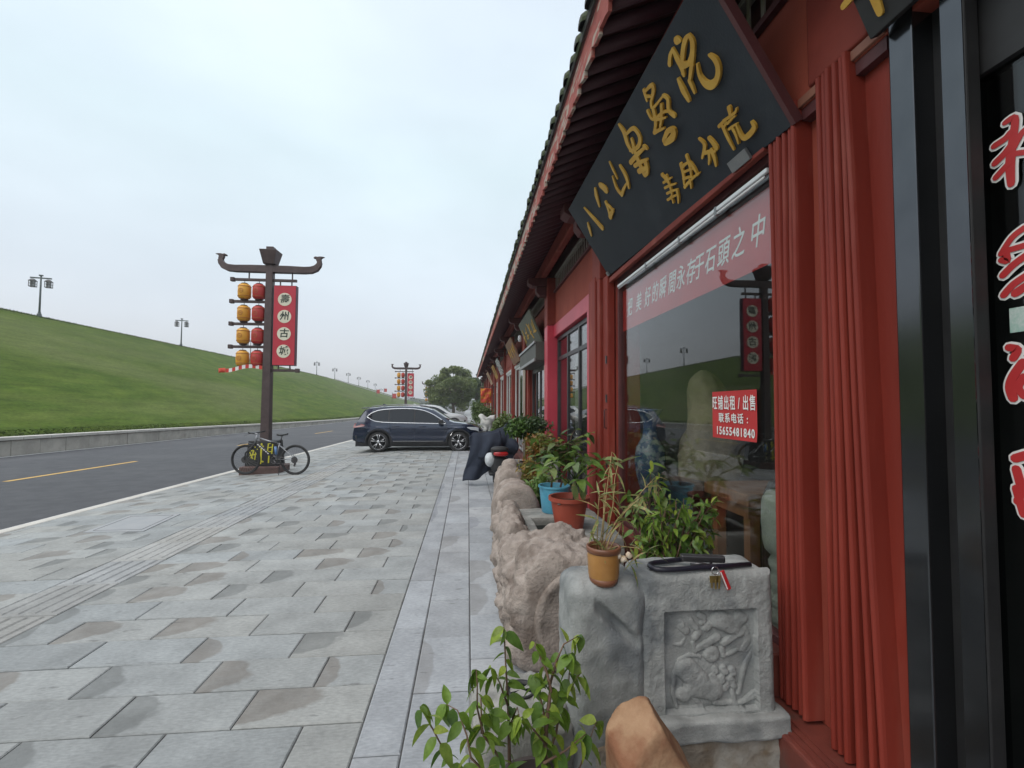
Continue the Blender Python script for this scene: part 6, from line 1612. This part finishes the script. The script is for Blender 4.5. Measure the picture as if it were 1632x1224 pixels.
            for x in np.linspace(1.40, 3.34, 30): rows.append([(x, s_ * (hw(x, .275 + .115 * j / 4) + .010), .262 + .115 * j / 4) for j in range(5)])
            mb = MB(); mb.grid(rows); P('sill_cladding', mb, M_clad, smooth=True)
            mb = MB(); mb.tube([(x, s_ * (hw(x, .40) + .012), .395) for x in np.linspace(1.45, 3.25, 12)], .007, 5); P('sill_trim', mb, M_alu)
            for c_ in (RW_, FW_):
                rows = []
                for a in np.linspace(-.25, PI + .25, 26):
                    rows.append([(c_ + r_ * math.cos(a), s_ * (hw(c_ + r_ * math.cos(a), .36 + r_ * math.sin(a)) + .012), .36 + r_ * math.sin(a)) for r_ in (.425, .455, .478)])
                mb = MB(); mb.grid(rows); P('arch_trim', mb, M_clad, smooth=True)
            mb = MB(); mb.tube([(.62, s_ * .60, 1.625), (.80, s_ * .595, 1.665), (1.6, s_ * .60, 1.715), (2.3, s_ * .60, 1.69), (2.6, s_ * .60, 1.625)], .016, 6); P('roof_rail', mb, M_alu, smooth=True)
        # lights
        rows = []
        for x in np.linspace(.02, .42, 10):
            z0_, z1_ = interp(x, [(0, .86), (.42, .93)]), interp(x, [(0, 1.03), (.25, 1.03), (.42, .97)]); rows.append([(x + (.03 if z > .95 else 0), s_ * (hw(x, z) + .008), z) for z in np.linspace(z0_, z1_, 5)])
        mb = MB(); mb.grid(rows); P('tail_light', mb, M_taillight, smooth=True)
        rows = []
        for x in np.linspace(4.10, 4.52, 10):
            z1_ = min(top(x) - .045, .90); z0_ = z1_ - interp(x, [(4.10, .02), (4.25, .10), (4.52, .13)]); rows.append([(x, s_ * (hw(x, z) + .008), z) for z in np.linspace(z0_, z1_, 5)])
        mb = MB(); mb.grid(rows); P('headlight', mb, M_headlight, smooth=True)
        # wheels
        for c_ in (RW_, FW_):
            yo = s_ * .925; MR = Matrix.Rotation(-s_ * PI / 2, 3, 'X')  # local z -> outward
            MR = Matrix(((1, 0, 0), (0, 0, s_), (0, 1, 0)))
            mb = MB(); mb.lathe([(.262, .0), (.285, .012), (.345, .005), (.364, -.03), (TR, -.10), (.364, -.19), (.33, -.22), (.20, -.22)], 40, (c_, yo, TR), MR, cap=False); wh = P('tyre', mb, M_rubber, smooth=True)
            mb = MB(); mb.lathe([(.272, -.005), (.262, .006), (.245, -.02), (.235, -.12), (.0, -.14)], 40, (c_, yo, TR), MR, cap=False); P('rim', mb, M_rimdark, wh, smooth=True)
            mb = MB()
            mb.tube([(c_ + .264 * math.cos(2 * PI * k / 40), yo + s_ * .004, TR + .264 * math.sin(2 * PI * k / 40)) for k in range(40)], .007, 5, closed=True)
            for k in range(5):
                a = 2 * PI * k / 5 + .3
                for da, wd in ((-.19, .014), (.19, .014)):
                    p0 = Vector((c_ + .06 * math.cos(a), yo - s_ * .02, TR + .06 * math.sin(a))); p1 = Vector((c_ + .258 * math.cos(a + da), yo + s_ * .002, TR + .258 * math.sin(a + da)))
                    mb.tube([p0, p0.lerp(p1, .5), p1], [wd * 1.1, wd, wd * 1.1], 6)
            mb.lathe([(.062, -.03), (.058, -.005), (.03, .003), (.0, .004)], 20, (c_, yo, TR), MR, cap=False); P('spokes', mb, M_rim, wh, smooth=True)
    # windscreen and rear glass
    rows = []
    for t in np.linspace(0, 1, 14):
        x = 2.80 + .64 * t; z = top(x); w_ = hw(x, z - .035) - .045; rows.append([(x + .012, w_ * q, z + .010 - .03 * abs(q) ** 3) for q in np.linspace(-1, 1, 13)])
    mb = MB(); mb.grid(rows); P('windscreen', mb, M_carglass, smooth=True)
    rows = []
    for t in np.linspace(0, 1, 10):
        x = .17 + .24 * t; z = top(x); w_ = hw(x, z - .035) - .08; rows.append([(x - .012, w_ * q, z + .012) for q in np.linspace(-1, 1, 9)])
    mb = MB(); mb.grid(rows); P('rear_window', mb, M_carglass, smooth=True)
    mb = MB(); mb.hexa([(.24, -.58, 1.555), (.48, -.60, 1.58), (.48, .60, 1.58), (.24, .58, 1.555), (.25, -.58, 1.585), (.50, -.60, 1.615), (.50, .60, 1.615), (.25, .58, 1.585)]); P('spoiler', mb, paint, bevel=.012)
    mb = MB(); mb.hexa([(-.03, -.74, .42), (.16, -.86, .36), (.16, .86, .36), (-.03, .74, .42), (-.03, -.74, .60), (.16, -.88, .62), (.16, .88, .62), (-.03, .74, .60)]); P('rear_bumper', mb, M_clad, bevel=.04)
    mb = MB(); mb.hexa([(4.55, -.62, .30), (4.735, -.50, .34), (4.735, .50, .34), (4.55, .62, .30), (4.55, -.62, .80), (4.70, -.45, .76), (4.70, .45, .76), (4.55, .62, .80)]); P('grille', mb, M_clad, bevel=.02)
    mb = MB()
    for k in range(3): mb.tube([(1.35 + .02 * k, 0, 1.70), (1.30, 0, 1.72)], .01, 4)
    mb = MB(); mb.hexa([(.92, -.03, 1.66), (1.10, -.03, 1.67), (1.10, .03, 1.67), (.92, .03, 1.66), (.90, -.006, 1.73), (.96, -.006, 1.735), (.96, .006, 1.735), (.90, .006, 1.73)]); P('roof_antenna', mb, paint)
    return R
make_car('dark navy blue SUV parked across the pavement facing the shops', M_carblue, (-4.12, 18.05, -.035), math.radians(-.6))
make_car('white car parked behind the dark navy SUV', M_carwhite, (-4.75, 33.5, -.03), 0, detail=False)

# ------------------------------------------------------------------ bicycle leaning by the nearest post
bk = thing('bicycle', 'grey and black mountain bicycle standing at the foot of the nearest lantern post', 'bicycle', (-4.33, 12.25, gz(-4.33, 12.25)), PI - .13)
def bz(x, y): return ((1205 - x) / 655.0, 0.0, (832 - y) / 655.0)
P = lambda n, mb, m, par=bk, **k: part(n, mb, m, par, world=False, **k)
RWc, FWc = Vector(bz(1205, 588)), Vector(bz(368, 592)); WR = .355
for c_, nm in ((RWc, 'rear'), (FWc, 'front')):
    mb = MB(); mb.tube([(c_.x + WR * math.cos(2 * PI * k / 48), 0, c_.z + WR * math.sin(2 * PI * k / 48)) for k in range(48)], .026, 8, closed=True); wh = P('tyre', mb, M_rubber, smooth=True)
    mb = MB(); mb.tube([(c_.x + (WR - .03) * math.cos(2 * PI * k / 48), 0, c_.z + (WR - .03) * math.sin(2 * PI * k / 48)) for k in range(48)], .011, 6, closed=True); P('rim', mb, M_bikeblack, wh, smooth=True)
    mb = MB()
    for k in range(28):
        a = 2 * PI * k / 28; mb.tube([(c_.x + .02 * math.cos(a + .9), .025 * (1 if k % 2 else -1), c_.z + .02 * math.sin(a + .9)), (c_.x + (WR - .03) * math.cos(a), 0, c_.z + (WR - .03) * math.sin(a))], .0016, 4, caps=False)
    P('spokes', mb, M_alu, wh)
    mb = MB(); mb.tube([(c_.x, -.055, c_.z), (c_.x, .055, c_.z)], .024, 12); mb.lathe([(.085, 0), (.085, .003)], 28, (c_.x, .045, c_.z), Matrix.Rotation(-PI / 2, 3, 'X')); P('hub', mb, M_metal_dark, wh)
BB = Vector(bz(868, 580)); ST = Vector(bz(935, 335)); HT = Vector(bz(560, 215)); HB = Vector(bz(525, 300)); SEAT = Vector(bz(975, 195))
fr = MB(); fr.tube([HT + Vector((0, 0, -.02)), ST], [.022, .019], 10); fr.tube([BB, ST + (ST - BB) * .08], .018, 10); fr.tube([HT + Vector((.01, 0, .04)), HB + Vector((.008, 0, -.03))], .026, 10)
for s_ in (-.045, .045): fr.tube([ST + Vector((0, s_ * .3, -.03)), RWc + Vector((.06, s_, .1)), RWc + Vector((0, s_, 0))], .010, 8); fr.tube([BB + Vector((0, s_ * .5, 0)), RWc + Vector((.1, s_, .0)), RWc + Vector((0, s_, 0))], .010, 8)
P('frame', fr, M_bikegrey, smooth=True)
mb = MB(); mb.tube([HB + Vector((-.005, 0, .0)), BB], [.028, .025], 10); dtb = P('down_tube', mb, M_bikeblack, smooth=True)
mb = MB(); dv = (BB - HB).normalized(); nv_ = Vector((dv.z, 0, -dv.x))
for k, t in enumerate((.14, .24, .34, .44, .54, .64)):
    c_ = HB.lerp(BB, t + .02)
    for s_ in (1, -1): mb.obox(c_ + Vector((0, s_ * .027, 0)), dv * .020, Vector((0, .003, 0)), nv_ * .010)
P('frame_marking', mb, M_letterwhite, dtb)
mb = MB(); mb.tube([ST, SEAT], .014, 10); P('seat_post', mb, M_bikeblack, smooth=True)
mb = MB(); rows = []
for t in np.linspace(0, 1, 10):
    x = SEAT.x - .13 + .27 * t; w_ = interp(t, [(0, .055), (.15, .072), (.45, .045), (.75, .024), (1, .012)]); z = SEAT.z + .03 + .012 * math.cos(t * 5)
    rows.append([(x, w_ * math.cos(a), z + (.022 if math.sin(a) > 0 else .03) * math.sin(a)) for a in np.linspace(0, 2 * PI, 12, endpoint=False)])
mb.grid(rows, closed_u=True); mb.f.append(tuple(range(12))); mb.f.append(tuple(9 * 12 + i for i in range(12))); P('saddle', mb, M_bikeblack, smooth=True)
mb = MB(); CR = HB + Vector((.01, 0, -.06))
for s_ in (-.05, .05): mb.tube([CR + Vector((0, s_, 0)), FWc + Vector((-.02, s_, .17)), FWc + Vector((0, s_, 0))], [.018, .018, .014], 8)
mb.tube([CR + Vector((0, -.055, 0)), CR + Vector((0, .055, 0))], .02, 8); P('fork', mb, M_bikeblack, smooth=True)
ST2 = HT + Vector((.09, 0, .085)); mb = MB(); mb.tube([HT + Vector((0, 0, .02)), HT + Vector((0, 0, .06)), ST2], .018, 8); P('stem', mb, M_bikegrey, smooth=True)
mb = MB(); mb.tube([ST2 + Vector((-.06, -.33, .035)), ST2 + Vector((-.02, -.2, .02)), ST2, ST2 + Vector((-.02, .2, .02)), ST2 + Vector((-.06, .33, .035))], .013, 8); hb = P('handlebar', mb, M_bikeblack, smooth=True)
for s_ in (-1, 1):
    mb = MB(); mb.tube([ST2 + Vector((-.07, s_ * .36, .038)), ST2 + Vector((-.035, s_ * .24, .024))], .019, 8); P('grip', mb, M_rubber, hb, smooth=True)
    mb = MB(); mb.tube([ST2 + Vector((-.02, s_ * .22, .01)), ST2 + Vector((.06, s_ * .25, -.03)), ST2 + Vector((.05, s_ * .33, -.04))], .006, 6); P('brake_lever', mb, M_metal_dark, hb)
mb = MB(); ring = Vector((0, .0, 0)); mb.tube([(BB.x + .085 * math.cos(2 * PI * k / 28), .055, BB.z - .02 + .085 * math.sin(2 * PI * k / 28)) for k in range(28)], .008, 6, closed=True)
mb.tube([BB + Vector((0, .07, -.02)), BB + Vector((-.10, .075, -.15))], .012, 6); mb.tube([BB + Vector((0, -.07, -.02)), BB + Vector((.10, -.075, .11))], .012, 6); P('crankset', mb, M_metal_dark, smooth=True)
for v_ in (Vector((-.10, .11, -.15)), Vector((.10, -.11, .11))):
    mb = MB(); mb.obox(BB + v_, (.045, 0, 0), (0, .035, 0), (0, 0, .010)); P('pedal', mb, M_bikeblack)
mb = MB(); mb.tube([BB + Vector((0, .055, .065)), RWc + Vector((0, .055, .045))], .005, 5); mb.tube([BB + Vector((0, .055, -.10)), RWc + Vector((.0, .055, -.12))], .005, 5); mb.lathe([(.05, 0), (.05, .02)], 20, (RWc.x, .04, RWc.z), Matrix.Rotation(-PI / 2, 3, 'X')); mb.obox(RWc + Vector((-.02, .06, -.11)), (.02, 0, .01), (0, .01, 0), (-.012, 0, .045)); P('drivetrain', mb, M_metal_dark)
mb = MB(); mb.tube([BB + Vector((-.16, .03, .02)), Vector((bz(985, 860)[0], .16, .0))], .008, 6); P('kickstand', mb, M_bikeblack)
mb = MB(); mb.grid([[(FWc.x + (WR + .07) * math.cos(a), w_, FWc.z + (WR + .07) * math.sin(a)) for w_ in (-.04, 0, .04)] for a in np.linspace(PI * .36, PI * .62, 8)]); o = P('mudguard', mb, M_bikeblack, smooth=True); o.modifiers.new('th', 'SOLIDIFY').thickness = .006
mb = MB(); mb.obox(ST + Vector((.14, 0, .035)), (.085, 0, .012), (0, .03, 0), (-.005, 0, .03)); P('frame_bag', mb, M_bikeblack, bevel=.012)
mb = MB(); mb.tube([BB + Vector((-.02, .045, .32)), BB + Vector((-.045, .045, .12))], .03, 10); P('bottle', mb, mat('blue_bottle', (.10, .20, .40), None, rough=.3), smooth=True)

# ------------------------------------------------------------------ covered scooter
sk = thing('electric_scooter', 'electric scooter draped with a dark navy quilted wind cover', 'scooter', (.60, 9.6, 0))
P = lambda n, mb, m, par=sk, **k: part(n, mb, m, par, **k)
for y, nm in ((8.95, 0), (10.25, 1)):
    mb = MB(); mb.tube([(.60, y + .19 * math.cos(2 * PI * k / 32), .225 + .19 * math.sin(2 * PI * k / 32)) for k in range(32)], .045, 8, closed=True); wh = P('tyre', mb, M_rubber, smooth=True)
    mb = MB(); mb.lathe([(.15, -.03), (.16, 0), (.15, .03)], 24, (.60, y, .225), Matrix.Rotation(PI / 2, 3, 'Y')); P('wheel', mb, M_alu, wh)
mb = worn_box(.44, .76, 8.80, 9.55, .42, .74, .10, .004, 16); P('rear_body', mb, M_clad, smooth=True)
mb = worn_box(.46, .74, 8.75, 9.45, .74, .84, .04, .004, 16); P('seat', mb, M_black, smooth=True)
mb = blob_box((.62, 8.74, .79), (.14, .05, .05), 2.6, 28, 14, .0, 1, 0); P('tail_light', mb, M_redlens, smooth=True)
mb = blob_box((.60, 8.80, .865), (.17, .12, .06), 2.4, 28, 14, .0, 1, 0); P('backrest', mb, M_black, smooth=True)
mb = blob_box((.43, 8.95, .66), (.10, .16, .13), 2.4, 28, 18, .05, 4, 0); P('side_case', mb, M_greyplastic, smooth=True)
mb = worn_box(.44, .76, 9.55, 10.0, .25, .32, .03, .0, 10); P('footboard', mb, M_clad, smooth=True)
mb = worn_box(.40, .80, 10.0, 10.2, .28, 1.0, .08, .004, 14); P('front_shield', mb, M_clad, smooth=True)
mb = MB(); mb.tube([(.60, 10.25, .25), (.60, 10.1, .9), (.60, 10.02, 1.10)], .03, 8); mb.tube([(.22, 9.98, 1.12), (.60, 10.04, 1.10), (.98, 9.98, 1.12)], .016, 8); P('steering_column', mb, M_black, smooth=True)
# quilt: hangs from the handlebar, drapes left nearly to the ground
rows = []
def quilt(u, v):
    """u 0..1 left to right, v 0 top .. 1 bottom"""
    x = .02 + .98 * u; topz = interp(u, [(0, 1.02), (.12, 1.10), (.5, 1.13), (.62, 1.20), (.80, 1.24), (.9, 1.10), (1, .95)])
    botz = interp(u, [(0, .08), (.30, .16), (.55, .34), (.8, .45), (1, .55)])
    z = topz + (botz - topz) * v; y = 9.86 - .22 * math.sin(PI * min(1, v * 1.4)) * (.4 + .6 * u) + .05 * math.sin(u * 9 + v * 3) + .02 * math.sin(u * 23 + v * 7)
    y += .16 * max(0, .15 - u) * 6 * v
    return (x + .05 * math.sin(v * 5) - .06 * v * (1 - u), y, z + .012 * math.sin(u * 17))
mb = MB(); mb.grid([[quilt(i / 40, j / 34) for i in range(41)] for j in range(35)]); q_ = P('quilt_cover', mb, M_quilt, smooth=True); q_.modifiers.new('th', 'SOLIDIFY').thickness = .025
q_['label'] = 'dark navy quilted wind cover hanging from the handlebar'
rows = [[Vector(quilt(.20 + .45 * i / 14, .03 + .50 * j / 12)) + Vector((.0, -.045 + .01 * math.sin(i), 0)) for i in range(15)] for j in range(13)]
mb = MB(); mb.grid(rows); o = P('quilt_flap', mb, M_quilt, smooth=True); o.modifiers.new('th', 'SOLIDIFY').thickness = .02
mb = blob_box((.86, 9.86, 1.17), (.13, .10, .12), 2.6, 24, 16, .2, 4, 4); P('hood_fold', mb, M_quilt, smooth=True)
# white bag and greenery beyond the scooter
wb = thing('plastic_bag', 'white plastic bag hung on a stand beyond the covered scooter', 'bag', (.48, 12.2, 0))
def bagfn(q, p): return Vector((q.x * (1.05 + .65 * p.z) + .02 * math.sin(q.z * 30), q.y + .02 * math.sin(q.z * 24 + q.x * 18), q.z - .17 * max(0, p.z) * (1 - abs(p.x)) + .02 * math.sin(q.x * 40)))
mb = blob_box((.50, 12.2, 1.27), (.17, .12, .26), 2.4, 30, 22, .13, 3, 2, fn=bagfn); part('bag', mb, M_bag, wb, smooth=True)
mb = MB(); mb.tube([(.50, 12.2, 0), (.50, 12.2, 1.1)], .02, 6); part('stand', mb, M_darkalu, wb)
hedge = thing('potted_shrub', 'green leafy shrub in a box beyond the white plastic bag', 'plant', (.95, 13.4, 0))
mb = worn_box(.75, 1.25, 13.2, 13.6, 0, .5, .03, .01, 10); part('planter_box', mb, M_palestone, hedge, smooth=True); foliage('foliage', (1.0, 13.4, .95), (.3, .25, .42), 1200, .10, M_leafdark, hedge, 31)
for i, (x, y, lab) in enumerate(((1.15, 14.6, 'leafy potted shrub by the glazed shopfront beyond the dark tree'), (.9, 22.5, 'bushy green shrub in a pot in front of the far shops'), (.5, 25.0, 'tall dark green shrub beside the far orange pennant'))):
    t_ = thing('potted_shrub', lab, 'plant', (x, y, 0)); pot(t_, (x, y, 0), .24, .18, .40, M_darkpot); foliage('foliage', (x, y, .95 + .15 * i), (.38, .35, .45 + .1 * i), 1400, .11, (M_leafmid, M_leafdark, M_leafdark)[i], t_, 40 + i)
wbk = thing('white_bucket', 'white bucket with a green label beside the covered scooter', 'bucket', (.92, 10.6, .0))
mb = MB(); mb.lathe([(.13, .62), (.16, .95), (.17, .96), (.15, .95)], 20, (.80, 10.7, 0)); part('bucket', mb, M_bag, wbk, smooth=True); mb = worn_box(.62, .98, 10.5, 10.9, 0, .62, .02, .0, 6); part('crate', mb, M_greyplastic, wbk)

# ------------------------------------------------------------------ damp air
hm = bpy.data.materials.new('haze_air'); hm.use_nodes = True; t = hm.node_tree; t.nodes.clear()
o_ = N(t, 'ShaderNodeOutputMaterial'); pv_ = N(t, 'ShaderNodeVolumePrincipled'); pv_.inputs['Color'].default_value = (.93, .95, .97, 1); pv_.inputs['Density'].default_value = .0010
t.links.new(pv_.outputs[0], o_.inputs['Volume'])
mb = MB(); mb.box(-130, 70, -60, 440, -2.6, 16.5); part('haze', mb, hm, kind='stuff')
